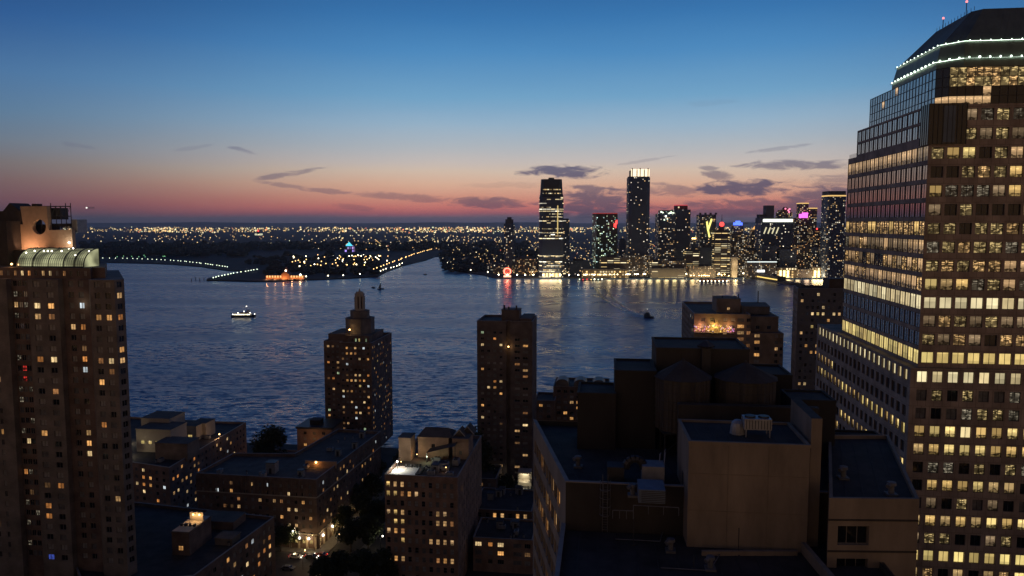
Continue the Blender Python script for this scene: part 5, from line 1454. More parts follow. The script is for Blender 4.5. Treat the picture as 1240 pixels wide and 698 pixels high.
def near_plant():
    t_, N, F, nu, nv, z0, z1, zt, qb, TF = NB
    GRV = pm('weathered grey vent metal', (.17, .17, .175), .6, .25, 1.2, metal=.2)
    WOOD = pm('weathered plank', (.085, .075, .066), .9, .4, 1.4, streak=.08)
    # two water tanks with conical caps
    def tank(px, y, rpx, y_e, y_a, y_b, lab):
        c = Vector((xat(px, y), y)); r = rpx/895*y; zb, ze, za = zy(y_b, y), zy(y_e, y), zy(y_a, y)
        t = thing('water_tank', lab, 'water tank', (c.x, c.y, z1))
        mb = MB(); n_ = 10
        mb.cyl((c.x, c.y, zb), r*.985, r, ze - zb, n_, 0)
        b = mb.build('barrel', WOOD, t)
        hp = MB()
        for k in range(6):
            z = zb + (ze-zb)*(k+.5)/6; hp.cyl((c.x, c.y, z), r*1.012, r*1.012, .09, n_, 0, cap=False)
        hp.build('hoops', DARKM, b)
        bt = MB()
        for k in range(40):
            a = 2*math.pi*k/40; p = (c.x + r*.96*math.cos(a), c.y + r*.96*math.sin(a)); bt.box((p[0], p[1], zb + .1), (.07, .16, ze - zb - .2), a)
        bt.build('staves', WOOD, b)
        rf = MB(); rf.cyl((c.x, c.y, ze), r*1.06, .25, za - ze - .3, n_, 0); rf.cyl((c.x, c.y, za - .35), .3, .1, .4, 8, 0); rf.build('conical_roof', pm('tank roof felt %d' % px, (.062, .055, .05), .9, .3, .5), t)
        lg = MB()
        for k in range(6):
            a = 2*math.pi*(k+.5)/6; p = (c.x + r*.8*math.cos(a), c.y + r*.8*math.sin(a)); lg.tube((p[0], p[1], z1), (p[0], p[1], zb), .16, 6)
            a2 = 2*math.pi*(k+1.5)/6; q = (c.x + r*.8*math.cos(a2), c.y + r*.8*math.sin(a2)); lg.tube((p[0], p[1], z1 + .2), (q[0], q[1], zb - .1), .06, 4)
        lg.box((c.x, c.y, zb - .25), (r*1.7, r*1.7, .24), 0); lg.build('steel_stand', DARKM, t)
        la = MB()
        for du in (-.25, .25): p = c + U*(r*.25 + du) - V*r*1.02; la.tube((p.x, p.y, zb), (p.x, p.y, ze), .04, 4)
        for k in range(int((ze-zb)/.35)): p, q = c + U*(r*.25-.25) - V*r*1.02, c + U*(r*.25+.25) - V*r*1.02; la.tube((p.x, p.y, zb+.35*k), (q.x, q.y, zb+.35*k), .03, 4)
        la.build('ladder', DARKM, t)
    tank(831, 98.6, 34, 456, 434, 517, 'left wooden water tank with a conical cap, its whole barrel showing above the dark roof')
    tank(908, 98.4, 37, 457, 437, 512, 'right wooden water tank with a conical cap, half hidden behind the tan bulkhead ledge')
    # pagoda-capped flue behind the tanks
    y = 103.; c = Vector((xat(858.5, y), y)); t = thing('flue', 'dark square flue with a flared cap standing between the water tanks', 'flue', (c.x, c.y, z1))
    mb = MB(); mb.box((c.x, c.y, z1), (1.25, 1.25, zy(421, y) - z1), -GA); mb.build('shaft', DARKM, t)
    cap = MB(); cap.cyl((c.x, c.y, zy(421, y)), 1.15, 1.3, .25, 4); cap.cyl((c.x, c.y, zy(421, y) + .25), 1.3, .15, .8, 4); cap.build('cap', DARKM, t)
    # condenser on the tan bulkhead
    p = pz(916, 528, zt); t = thing('condenser', 'pale grey twin fan condenser on a frame on the tan bulkhead roof', 'air conditioner', (p.x, p.y, zt))
    fr = MB()
    for du in (-1.3, 1.3):
        for dv in (-.7, .9): q = p + U*du + V*dv; fr.box((q.x, q.y, zt), (.12, .12, .9), -GA)
    fr.build('frame', GREYM, t); ca = MB(); ca.box((p.x, p.y + .1, zt + .9), (3.0, 1.9, 1.25), -GA); cas = ca.build('casing', GREYM, t)
    fa = MB()
    for du in (-.75, .75): q = p + U*du + V*.1; fa.cyl((q.x, q.y, zt + 2.15), .6, .6, .2, 14, 0); 
    fa.build('fan', DARKM, cas); gr = MB()
    for k in range(9): q = p + U*(-1.3 + .33*k) - V*.86; gr.box((q.x, q.y, zt + 1.0), (.06, .06, 1.0), -GA)
    gr.build('grille', DARKM, cas)
    p2 = pz(893, 525, zt); dm = MB(); dm.cyl((p2.x, p2.y, zt), .9, .8, .9, 12, 0); dm.ball((p2.x, p2.y, zt + .9), .8, 0, 12, 6); tag(dm.build('dome_cowl', GREYM, org=(p2.x, p2.y, zt)), 'small grey domed cowl left of the condenser on the tan bulkhead', 'vent cowl')
    # big duct unit and blue-grey cooler on the upper roof
    p = pz(790, 584, z1); t = thing('duct_unit', 'large pale ducted air handler with an elbow duct on the dark upper roof', 'air handler', (p.x, p.y, z1))
    mb = MB(); q = p - V*0; mb.box((q.x, q.y, z1), (2.6, 2.6, 2.3), -GA); mb.build('casing', GREYM, t)
    d = MB(); pr = None
    for k in range(9):
        a = math.pi*k/8; c = p + U*(-3.2 + 1.1*math.cos(a) + 1.1); c = (c.x, c.y, z1 + 1.6 + 1.2*math.sin(a))
        if pr: d.tube(pr, c, .5, 8)
        pr = c
    d.build('elbow_duct', DARKM, t); w = p - U*4.4; d = MB(); d.box((w.x, w.y, z1), (2., 2.2, 2.), -GA); d.build('fan_box', DARKM, t)
    p = pz(788, 606, z1); t = thing('cooling_tower', 'low blue grey louvred cooler in front of the air handler', 'cooler', (p.x, p.y, z1))
    mb = MB(); mb.box((p.x, p.y, z1 + .3), (2.9, 3.4, 1.5), -GA); mb.build('casing', pm('blue grey enamel', (.16, .20, .27), .6, .2, .8), t)
    lv = MB()
    for k in range(7): lv.box((p.x, p.y - 1.72, z1 + .4 + .2*k), (2.7, .06, .07), -GA)
    lv.build('louvres', DARKM, t)
    # white pipes leaning behind, small cowls and pipes
    for i, (xa, ya, xb, yb) in enumerate(((802, 566, 797, 583), (807, 562, 803, 578), (810, 560, 803, 583))):
        p = pz(xb, yb, z1 + .2); q = p + V*1.6; mb = MB(); mb.tube((p.x, p.y, z1 + .05), (q.x + .3, q.y, z1 + 3.0), .07, 6); mb.tube((q.x + .3, q.y, z1 + 3.0), (q.x + .5, q.y + .5, z1 + 3.0), .07, 6)
        tag(mb.build('vent_pipe', GREYM, org=(p.x, p.y, z1)), 'thin white leaning pipe beside the ducted air handler', 'pipe', 'white pipes beside the air handler')
    for px, py, zz, lab in ((812, 668, z0, 'stubby grey gooseneck vent at the left foot of the tan bulkhead'), (860, 690, z0, 'stubby grey gooseneck vent in front of the tan bulkhead, nearest the viewer'), (700, 566, z1, 'stubby grey gooseneck vent alone on the left of the upper roof'), (766, 601, z1, 'short grey vent stub left of the blue grey cooler'), (1021, 580, 91., 'stubby grey vent on the right hand lower roof beside the stair tower'), (1079, 600, 91., 'flat grey hatch vent near the corner of the right hand roof')):
        p = pz(px, py, zz); mb = MB(); mb.box((p.x, p.y, zz), (1.1, 1.1, .25), -GA); mb.cyl((p.x, p.y, zz + .25), .3, .3, .9, 10, 0); mb.cyl((p.x, p.y, zz + 1.15), .5, .45, .3, 10, 0); mb.tube((p.x, p.y, zz + 1.3), (p.x - .6, p.y - .4, zz + 1.1), .25, 8, 0)
        tag(mb.build('gooseneck_vent', GRV, org=(p.x, p.y, zz)), lab, 'vent')
    p = pz(725, 690, z0)
    for px, py, hgt in ((767, 660, 3.2), (894, 672, 3.0), (840, 690, 1.6)):
        p = pz(px, py, z0); mb = MB(); mb.tube((p.x, p.y, z0), (p.x, p.y, z0 + hgt), .05, 6); mb.cyl((p.x, p.y, z0), .3, .3, .12, 10)
        tag(mb.build('lightning_rod', DARKM, org=(p.x, p.y, z0)), 'thin dark rod standing on the lowest dark roof', 'rod', 'rods on the lowest roof')
near_plant()
# ------------------------------------------------------------------ the city across the river
WARMC, WHITEC = (1., .62, .26), (1., .90, .68)
NAVY = (.06, .085, .15); BRN = (.10, .09, .095)
CM = dict(
    sparse=city('far facade few lights', NAVY, 3.7, 3.5, .08, WARMC, WHITEC, 1.7, .55, .5, 1),
    medium=city('far facade some lights', NAVY, 3.7, 3.5, .19, WARMC, WHITEC, 1.05, .55, .5, 2),
    busy=city('far facade many lights', BRN, 3.6, 3.4, .32, WARMC, WHITEC, .85, .55, .5, 3),
    warm=city('far facade warm lights', BRN, 3.6, 3.4, .30, (1., .5, .18), (1., .75, .4), 1.0, .55, .5, 4),
    glass=city('far facade office floors', NAVY, 9, 4.2, .34, (1., .78, .42), (1., .92, .7), 1.7, .92, .42, 5, rowmix=.72, rough=.25),
    teal=city('far facade green glass', (.03, .05, .055), 3.7, 3.5, .18, (.75, .95, .6), (.7, 1., .95), 1.5, .6, .5, 6, rough=.3),
    dim=city('far facade dim lights', NAVY, 4, 3.6, .09, WARMC, WHITEC, 1.3, .5, .45, 7),
    terrace=city('far terrace floors', BRN, 14, 4.5, .5, (1., .70, .28), (1., .85, .5), 1.15, .9, .36, 8, rowmix=.55),
    quay=city('far quay windows', (.09, .07, .05), 6, 6., .7, (1., .66, .26), (1., .8, .45), 1.3, .6, .6, 9),
)
def fgl(name, c, s, sm='NONE'): return em(name, c, s, sm)
GOLD, CREAM = fgl('gold crown light', (1., .62, .2), 1.0), fgl('cream crown light', (1., .80, .48), .95)
MAG, BLU, RED, PINK, TEALW = fgl('magenta sign', (1., .12, .75), 2.2), fgl('blue sign', (.08, .16, 1.), 2.4), fgl('red sign', (1., .06, .05), 2.6), fgl('pink light', (1., .25, .4), 1.8), fgl('pale green light', (.85, 1., .75), 1.8)
FARD = pm('far dark wall', (.07, .07, .09), .8, .2, .02)

def ftower(label, x0, x1, yt, D, depth, m, turn=0., cat='tower', name='skyscraper', z0=2.2, chamfer=0., group=None):
    """a far tower: body from two pixel columns at distance D"""
    cx, w = xat((x0+x1)/2, D), xat(x1, D) - xat(x0, D)
    t = thing(name, label, cat, (cx, D + depth/2, z0), group=group)
    zt = zy(yt, D)
    a = turn; co, si = math.cos(a), math.sin(a)
    k = w / (w*abs(co) + depth*abs(si)) if turn else 1.
    ww = w*k; dd = depth
    ch = chamfer
    loc = [(-ww/2+ch, -dd/2), (ww/2-ch, -dd/2), (ww/2, -dd/2+ch), (ww/2, dd/2-ch), (ww/2-ch, dd/2), (-ww/2+ch, dd/2), (-ww/2, dd/2-ch), (-ww/2, -dd/2+ch)] if ch else [(-ww/2, -dd/2), (ww/2, -dd/2), (ww/2, dd/2), (-ww/2, dd/2)]
    pts = [Vector((cx + x*co - y*si, D + depth/2 + x*si + y*co)) for x, y in loc]
    mb = MB(); mb.prism(pts, z0, zt, 0, 1); mb.build('body', [m, FARD], t)
    return t, pts, zt
def fpart(t, nm, pts, z0, z1, m, k=1.):
    c = sum(pts, Vector((0, 0)))/len(pts); q = [c + (p-c)*k for p in pts]
    mb = MB(); mb.prism(q, z0, z1, 0, 0, bottom=True); return mb.build(nm, m, t)
def band(t, nm, pts, z, h, m, k=1.01): return fpart(t, nm, pts, z, z + h, m, k)

# the tallest office slab with lit floors and the tapered dark crown
t, p, zt = ftower('broad glass skyscraper at the water with bright lit floors and a dark tapered crown', 653.5, 682.5, 239, 1600, 46, CM['glass'], chamfer=6)
c = sum(p, Vector((0, 0)))/8; q = [c + (a-c)*.93 for a in p]; ztop = zy(217, 1600)
mb = MB(); n_ = 8
for i in range(n_):
    j = (i+1) % n_; q2 = [c + (a-c)*.86 for a in p]
    mb.face([(p[i].x, p[i].y, zt), (p[j].x, p[j].y, zt), (q[j].x, q[j].y, zt + 8), (q[i].x, q[i].y, zt + 8)]); mb.face([(q[i].x, q[i].y, zt+8), (q[j].x, q[j].y, zt+8), (q2[j].x, q2[j].y, ztop), (q2[i].x, q2[i].y, ztop)])
mb.face([(a.x, a.y, ztop) for a in q2]); mb.build('crown', pm('crown glass', (.03, .035, .05), .3, .2, .02), t)
m = MB(); m.box((c.x, c.y, ztop), (12, 12, 4), 0); m.build('plant_room', FARD, t)
CREAMB = em('bright cream crown', (1., .80, .52), 1.7)
LOBBY = em('bright lobby', (1., .70, .26), 2.4, 'AUTO')
FLOORL = [city('lit floor %d' % i, (.05, .05, .05), 3.2, 40, .78, (1., .68, .3), (1., .86, .55), st, .9, .9, 30 + i) for i, st in enumerate((.75, .95, .6, .85))]
for k_, (z, h, x0, x1) in enumerate(((190, 2.2, -22, 24), (182, 1.8, -24, 24), (152, 2., -24, 0), (138, 1.6, -12, 24), (132, 1.6, -12, 22), (124, 1.6, -12, 24), (106, 1.8, -25, 25), (98, 1.6, -25, 25), (91, 1.6, -18, 20), (46, 2., -20, 18), (38, 2.2, -20, 24), (31, 2., -20, 20), (24, 2., -20, 25), (17, 2., -18, 20))):
    m = MB(); m.box((c.x + (x0+x1)/2, p[0].y - .4, z), (x1 - x0 if abs(x1-x0) < 42 else 40, .6, h), 0); m.build('lit_floor', FLOORL[k_ % 4], t)
m = MB(); m.box((c.x + 13, p[0].y - .5, 95), (2.2, .6, 62), 0); m.build('lit_floor', OFFB[1], t)
m = MB(); m.box((c.x + 22, p[1].y - 2, zt - 3), (5, 2.5, 3), 0); m.build('lit_floor', CREAM, t)
for k in range(6): m = MB(); m.box((c.x - 17 + 7*k, p[0].y - 1.2, 3), (4.4, .6, 8), 0); m.build('lobby_window', LOBBY, t)
t, p, zt = ftower('slim dim tower half hidden behind the broad glass skyscraper', 682, 689.5, 267, 1680, 14, CM['medium']); band(t, 'crown', p, zt, 4, FARD, .8)

t, p, zt = ftower('slender dotted tower standing alone left of the broad glass skyscraper', 610, 623.5, 271, 1720, 24, CM['medium'], chamfer=5); band(t, 'crown', p, zt, 10, FARD, .72); band(t, 'cap', p, zt + 10, 5, FARD, .4); m = MB(); m.box((p[0].x, p[0].y - 3, 2), (60, 8, 14), 0); m.build('podium', CM['warm'], t)
t, p, zt = ftower('dark green glass tower with a small red emblem near its top', 719.5, 748, 261, 1650, 40, CM['teal'], .12)
band(t, 'parapet', p, zt, 4, pm('dim red parapet', (.12, .03, .03), .6, 0), .99); band(t, 'parapet_light', p, zt + 4, 1.2, fgl('dim red strip', (1., .1, .08), .5), .99)
m = MB(); e_ = xat(744, 1650)
m.box((e_, 1628, zt - 28), (2.2, 1.5, 16), .0); m.box((e_ - 3.2, 1628, zt - 26), (2., 1.5, 8), .3); m.box((e_ + 2.2, 1628, zt - 20), (2., 1.5, 10), 0); m.build('red_emblem', RED, t)
t, p, zt = ftower('tallest far tower with a bright cream lantern crown', 761.5, 787, 215, 1640, 44, CM['sparse'], chamfer=6)
band(t, 'crown_wall', p, zt, 3, FARD, .94); zc = zy(206, 1640)
for i, (a, b) in enumerate(((0.02, .30), (.36, .68), (.74, .98))):
    m = MB(); s0, s1 = xat(763 + 23*a, 1640), xat(763 + 23*b, 1640); m.box(((s0+s1)/2, p[0].y + 1, zt + 2), (s1-s0, 1.5, zc - zt), 0); m.build('crown_light', CREAMB, t)
fpart(t, 'crown_core', p, zt + 3, zc, FARD, .80)
for k in (0, .5, 1.): m = MB(); m.box((p[0].x + (p[1].x-p[0].x)*k, p[0].y, zt), (1.8, 2, zc-zt+4), 0); m.build('crown_fin', FARD, t)
m = MB(); m.prism([Vector((xat(x, 1628), 1628 + dy)) for x, dy in ((758, 0), (792, 0), (792, 40), (758, 40))], 2.2, zy(310, 1628), 0); m.build('podium', CM['busy'], t)
t, p, zt = ftower('stepped dark tower whose top floors glow faintly green', 797.5, 818, 259, 1680, 40, CM['medium'])
band(t, 'upper_step', p, zt, 8, CM['teal'], .72)
for k in range(9): m = MB(); m.ball((p[0].x + (p[1].x-p[0].x)*(.15 + .09*k), p[0].y - 1, zt + uni(-14, 6)), 1.7, 0, 6, 4); m.build('green_light', TEALW if k % 3 else LAMPG, t)
t, p, zt = ftower('dark tower with a red lit crown joined to the stepped green topped tower', 816, 836, 254, 1700, 34, CM['sparse'])
band(t, 'crown', p, zt, 9, pm('dull red crown', (.2, .04, .05), .7, 0), .7); band(t, 'crown_light', p, zt + 9, 2, fgl('dim crimson strip', (1., .12, .15), .6), .7); m = MB(); m.ball((p[0].x + 10, p[0].y - 2, zt + 5), 2., 0, 6, 4); m.build('white_light', CREAM, t)
t, p, zt = ftower('boxy tower with a large yellow slanting sign of light on its face', 848, 867, 260, 1700, 36, CM['medium'])
m = MB(); w_ = p[1].x - p[0].x; fy_ = p[0].y - 1
for a, b, r_ in (((.5, 24), (.72, 50), 2.), ((.5, 24), (.42, 44), 2.), ((.5, 24), (.6, 8), 1.8)): m.tube((p[0].x + w_*a[0], fy_, zt - 60 + a[1]), (p[0].x + w_*b[0], fy_, zt - 60 + b[1]), r_, 5)
m.build('yellow_sign', fgl('yellow sign', (1., .85, .2), 1.8), t)
for k in (0, .33, .66, 1): m = MB(); m.box((p[0].x + w_*k, p[0].y + 2, zt), (4, 4, 4), 0); m.build('parapet_block', FARD, t)
t, p, zt = ftower('office tower topped by a glowing red dome and dark spire', 866.5, 884, 279, 1650, 36, CM['terrace'])
c = sum(p, Vector((0, 0)))/4; m = MB(); m.cyl((c.x - 2, c.y - 14, zt), 7, 6, 10, 10); m.build('drum', FARD, t); m = MB(); m.ball((c.x - 2, c.y - 18, zt + 13), 5.5, 0, 10, 6); m.build('red_dome', RED, t); m = MB(); m.tube((c.x - 1, c.y - 14, zt + 12), (c.x - 1, c.y - 14, zy(260, 1650)), 1.2, 5, 0, .4); m.build('spire', FARD, t)
t, p, zt = ftower('dotted tower crowned by a cobalt blue sign', 886, 905, 283, 1690, 34, CM['busy'])
fpart(t, 'upper_step', p, zt, zy(273, 1690), CM['busy'], .62); c = sum(p, Vector((0, 0)))/4
m = MB(); m.box((c.x - 3, p[0].y + 2, zy(273, 1690)), (20, 4, 6), 0); m.box((c.x - 3, p[0].y + 2, zy(273, 1690) + 6), (10, 4, 4), 0); m.build('blue_sign', BLU, t); m = MB(); m.tube((c.x + 4, p[0].y + 2, zy(270.5, 1690)), (c.x + 20, p[0].y + 2, zy(270.5, 1690)), 1., 4); m.build('jib', GREYM, t)
t, p, zt = ftower('tower with a small gold pyramid and warm lights running down its corner', 909, 925, 284, 1710, 34, CM['warm'])
c = sum(p, Vector((0, 0)))/4; fpart(t, 'upper_step', p, zt, zy(278, 1710), CM['warm'], .6); m = MB(); m.cyl((c.x, c.y - 8, zy(278, 1710)), 9, .6, 11, 4); m.build('gold_pyramid', fgl('amber pyramid light', (1., .5, .14), 1.2), t)
for k in range(9): m = MB(); m.box((c.x + 2, p[0].y - .6, zt - 8 - 9*k), (4.5, .6, 4.5), 0); m.build('corner_light', fgl('amber lamp %d' % k, (1., .6, .22), 1.4 - .06*k), t)
t, p, zt = ftower('wide dark office block with a long bright white band along its roofline', 922, 960.5, 270, 1640, 44, CM['sparse'])
m = MB(); m.box(((p[0].x+p[1].x)/2 + 1, p[0].y - .6, zy(269, 1640)), ((p[1].x-p[0].x)*.93, 1.2, zy(265.5, 1640) - zy(269, 1640)), 0); m.build('roof_band', fgl('white roof band', (.95, 1., .82), 2.), t); band(t, 'parapet', p, zt, zy(264, 1640) - zt, FARD, .98)
for k in range(4): m = MB(); m.tube((p[0].x + 6 + 9*k, p[0].y - 1, zt - 24), (p[0].x + 11 + 9*k, p[0].y - 1, zt - 10), 1.3, 4); m.build('diagonal_light', fgl('soft diagonal %d' % k, (1., .9, .55), .9), t)
t, p, zt = ftower('plain grey windowless tower rising behind the white banded office block', 927, 937, 249, 1800, 20, pm('grey far wall', (.10, .11, .14), .8, .1, .02)); m = MB(); m.prism([Vector((xat(x, 1800), 1800 + dy)) for x, dy in ((919, 0), (929, 0), (929, 18), (919, 18))], 2.2, zy(260, 1800), 0); m.build('lower_step', FARD, t)
t, p, zt = ftower('far tower with a rosy glowing dome above the white banded office block', 943.5, 959, 257, 1780, 24, CM['busy'])
c = sum(p, Vector((0, 0)))/4; band(t, 'upper_step', p, zt, 5, CM['warm'], .8); m = MB(); m.cyl((c.x, c.y - 6, zt + 5), 9, 4, 7, 8); m.build('dome', pm('rosy dome', (.3, .06, .09), .7, 0), t)
for dx, dz in ((5, 4), (7, 0), (-2, 8), (8, 7)): m = MB(); m.ball((c.x + dx, p[0].y - 2, zt + dz), 2.2, 0, 6, 4); m.build('pink_light', PINK, t)
t, p, zt = ftower('brown tower with a magenta sign and two gold roof lines', 962, 989, 264, 1680, 36, CM['busy'])
w_ = p[1].x - p[0].x
def sub(x0, x1, yt): 
    m = MB(); q = [Vector((xat(x0, 1690), 1690)), Vector((xat(x1, 1690), 1690)), Vector((xat(x1, 1690), 1712)), Vector((xat(x0, 1690), 1712))]; z = zy(yt, 1690); m.prism(q, zt, z, 0); m.build('upper_step', CM['warm'], t); g_ = MB(); g_.prism(offset_poly(q, -.4), z, z + 2.2, 0, bottom=True); g_.build('gold_roof_line', GOLD, t)
sub(968.5, 978.5, 247); sub(979, 989, 253)
m = MB(); m.box((xat(972.5, 1678), 1678, zy(264, 1678)), (19, 2, 8.5), 0); m.box((xat(974.5, 1678), 1678, zy(264, 1678) + 8.5), (13, 2, 3), 0); m.build('magenta_sign', MAG, t)
t, p, zt = ftower('tall dark residential tower with a golden rim at its roof, nearest the granite office tower', 1002.5, 1024.5, 238, 1560, 40, CM['medium'], chamfer=4)
band(t, 'gold_rim', p, zt, 2.6, GOLD, 1.01); band(t, 'crown', p, zt + 2.6, zy(231.5, 1560) - zt - 2.6, FARD, .97)
t, p, zt = ftower('mid height brown tower with red roof lights beside the gold rimmed tower', 985, 1000, 279, 1640, 30, CM['warm']); m = MB(); m.ball((p[0].x + 8, p[0].y - 1, zt + 3), 2, 0, 6, 4); m.build('red_light', RED, t); band(t, 'crown', p, zt, 5, FARD, .6)
t, p, zt = ftower('far brown tower left behind the dark green glass tower', 750, 759, 291, 1900, 20, CM['dim']); band(t, 'crown', p, zt, 4, FARD, .6)
t, p, zt = ftower('low broad tower right of the joined pair with orange roof lamps', 838, 849, 290, 1760, 24, CM['medium'])
for k in range(5): m = MB(); m.ball((p[0].x + 4*k + 2, p[0].y - 1, zt + 2), 2., 0, 6, 4); m.build('roof_lamp', LAMPO, t)

# terraces of offices and quay houses along the waterfront, each one its own
front = [  # x0, x1, ytop, distance, material, label
    (728, 762, 312, 1600, 'terrace', 'low waterfront office block with striped yellow floors left of the lantern crowned tower'),
    (790, 803, 318, 1600, 'terrace', 'small waterfront block with yellow floors right of the lantern crowned tower'),
    (803, 832, 316, 1595, 'busy', 'wide pale waterfront block under the joined pair of towers'),
    (832, 848, 305, 1640, 'terrace', 'waterfront block with olive yellow floors below the boxy tower'),
    (848, 866, 300, 1640, 'sparse', 'dark waterfront block at the foot of the boxy tower'),
    (866, 885, 295, 1620, 'terrace', 'waterfront office with bright striped floors under the red domed tower'),
    (836, 868, 323, 1585, 'warm', 'low rosy brick quay hall glowing with restaurant lights'),
    (896, 922, 303, 1640, 'busy', 'dotted waterfront block between the blue sign and the gold pyramid'),
    (924, 945, 298, 1600, 'dim', 'dark sloping waterfront block before the white banded office'),
    (942, 966, 302, 1600, 'sparse', 'dim waterfront block right of the white banded office'),
    (966, 984, 296, 1620, 'warm', 'waterfront apartment block dotted with gold under the magenta sign'),
    (984, 1004, 300, 1610, 'medium', 'waterfront apartment block dotted with white left of the gold rimmed tower'),
    (1022, 1060, 285, 1600, 'medium', 'waterfront block half hidden behind the granite office tower'),
    (724, 748, 300, 1680, 'teal', 'dark podium with green lights behind the striped waterfront office'),
    (690, 716, 316, 1660, 'sparse', 'low dark block with red lamps right of the broad glass skyscraper'),
    (624, 650, 314, 1700, 'warm', 'low brown apartment block left of the broad glass skyscraper'),
    (590, 612, 320, 1750, 'medium', 'low dotted houses left of the red clock'),
]
for i, (x0, x1, yt, D, k, lab) in enumerate(front):
    t, p, zt = ftower(lab, x0, x1, yt, D, uni(22, 40), CM[k], cat='office block' if 'office' in lab else 'building', name='waterfront_block')
    m = MB(); c = sum(p, Vector((0, 0)))/4; m.box((c.x + uni(-6, 6), c.y, zt), ((p[1].x-p[0].x)*uni(.3, .6), 12, uni(3, 6)), 0); m.build('plant_room', FARD, t)
# the white lit shaft, and the quay houses with bright ground floors
t, p, zt = ftower('narrow floodlit pale tower on the quay under the red domed tower', 888, 894.5, 312, 1590, 10, pm('pale far wall', (.55, .5, .42), .85, .1, .1)); band(t, 'cap', p, zt, 2, FARD, 1.05)
for k in range(2): lamp_light(t, ((p[0].x+p[1].x)/2, p[0].y - 8, 6 + 26*k), (1., .72, .4), 2600, 1.)
for x0, x1, yt, k, lab in ((943, 968, 325, 'quay', 'low quay house with a row of bright yellow windows left of the dazzling one'), (985, 1002, 324, 'quay', 'dazzling yellow quay house with tall lit arches'), (1003, 1030, 326, 'quay', 'low quay house with small lit windows beside the granite office tower'),
        (968, 985, 327, 'busy', 'low dim quay house between two bright yellow ones'), (906, 942, 317, 'busy', 'long low quay hall with a white lit eave'), (790, 832, 326, 'terrace', 'long two storey quay building with yellow bands'), (706, 760, 327, 'quay', 'long low ferry terminal with warm windows under the green glass tower')):
    t, p, zt = ftower(lab, x0, x1, yt, 1585, 18, CM[k], cat='quay house', name='quay_house', z0=2.2); band(t, 'eave', p, zt, 1.5, FARD, 1.02)
    if 'dazzling' in lab:
        for k in range(3): m = MB(); m.box((p[0].x + 7 + 8*k, p[0].y - .8, 3), (4.5, .6, 15), 0); m.build('lit_arch', fgl('bright arch %d' % k, (1., .68, .24), 4.5, 'AUTO'), t)
    if 'eave' in lab: m = MB(); m.box(((p[0].x+p[1].x)/2, p[0].y - 1, zt - 1.5), (p[1].x-p[0].x, .8, 1.8), 0); m.build('eave_light', fgl('white eave light', (.9, 1., .95), 1.3), t)

# ordinary blocks filling the city behind, and the low town further left
def fill(n_, xa, xb, Da, Db, hmin, hmax, kinds, lab, grp, seed, wmin=14, wmax=34):
    r = random.Random(seed); protos = {}
    for i in range(n_):
        D = r.uniform(Da, Db); px = r.uniform(xa, xb); x = xat(px, D); k = r.choice(kinds); h = r.uniform(hmin, hmax) * (1.25 if r.random() < .15 else 1); w, d = r.uniform(wmin, wmax), r.uniform(14, 26)
        mb = MB(); mb.box((0, 0, 0), (w, d, h), 0, 0)
        if h > 25: mb.box((r.uniform(-3, 3), 0, h), (w*.5, d*.5, r.uniform(3, 6)), 0, 1)
        o = mb.build('city_block', [CM[k], FARD], org=(x, D, 2.2)); o.rotation_euler = (0, 0, r.uniform(-.3, .3))
        tag(o, lab, 'building', grp)
fill(84, 700, 1060, 1720, 2300, 18, 62, ['medium', 'busy', 'warm', 'sparse', 'dim', 'dim'], 'plain city block with scattered lit windows behind the waterfront towers across the river', 'city blocks behind the waterfront', 3)
fill(50, 540, 720, 1800, 2700, 8, 26, ['warm', 'medium', 'busy', 'dim'], 'low city block with scattered lit windows among the far houses right of the inlet', 'low blocks right of the inlet', 4)
fill(56, 590, 1060, 2350, 3800, 14, 62, ['medium', 'busy', 'warm', 'dim'], 'distant city block with scattered lit windows well behind the waterfront towers', 'distant blocks behind the waterfront', 5, 16, 40)

# the red neon clock on its stand
D = 1590.; cx = xat(614.3, D); zc = zy(329, D)
t = thing('neon_clock', 'round red neon clock on a low lit stand at the waterside', 'clock', (cx, D, 2.2))
def ring(r0, r1, m, nm, y, n_=8, th=.8):
    mb = MB(); a0 = math.pi/8
    P = lambda r, k, yy: (cx + r*math.cos(a0 + 2*math.pi*k/n_), yy, zc + r*math.sin(a0 + 2*math.pi*k/n_))
    for k in range(n_):
        mb.face([P(r1, k, y), P(r0, k, y), P(r0, k+1, y), P(r1, k+1, y)]); mb.face([P(r1, k, y), P(r1, k+1, y), P(r1, k+1, y+th), P(r1, k, y+th)])
    return mb.build(nm, m, t)
ring(0, 6.2, fgl('dim red clock face', (1., .10, .06), .75), 'clock_face', D, 8)
ring(6.2, 8.6, fgl('red neon ring', (1., .16, .10), 5., 'AUTO'), 'neon_ring', D - .3, 8)
m = MB(); m.tube((cx, D-.6, zc), (cx - 2.5, D-.6, zc + 2.6), .5, 4); m.tube((cx, D-.6, zc), (cx + 4.2, D-.6, zc + .5), .5, 4); m.build('clock_hands', DARKM, t)
m = MB(); m.box((cx, D - 1, 2.2), (15, 2, zc - 8.6 - 2.2), 0); m.build('stand', FARD, t); m = MB(); m.box((cx, D - 2.2, zy(335.8, D)), (16, .6, 4), 0); m.build('stand_light', fgl('warm stand light', (1., .45, .28), 2.2), t)

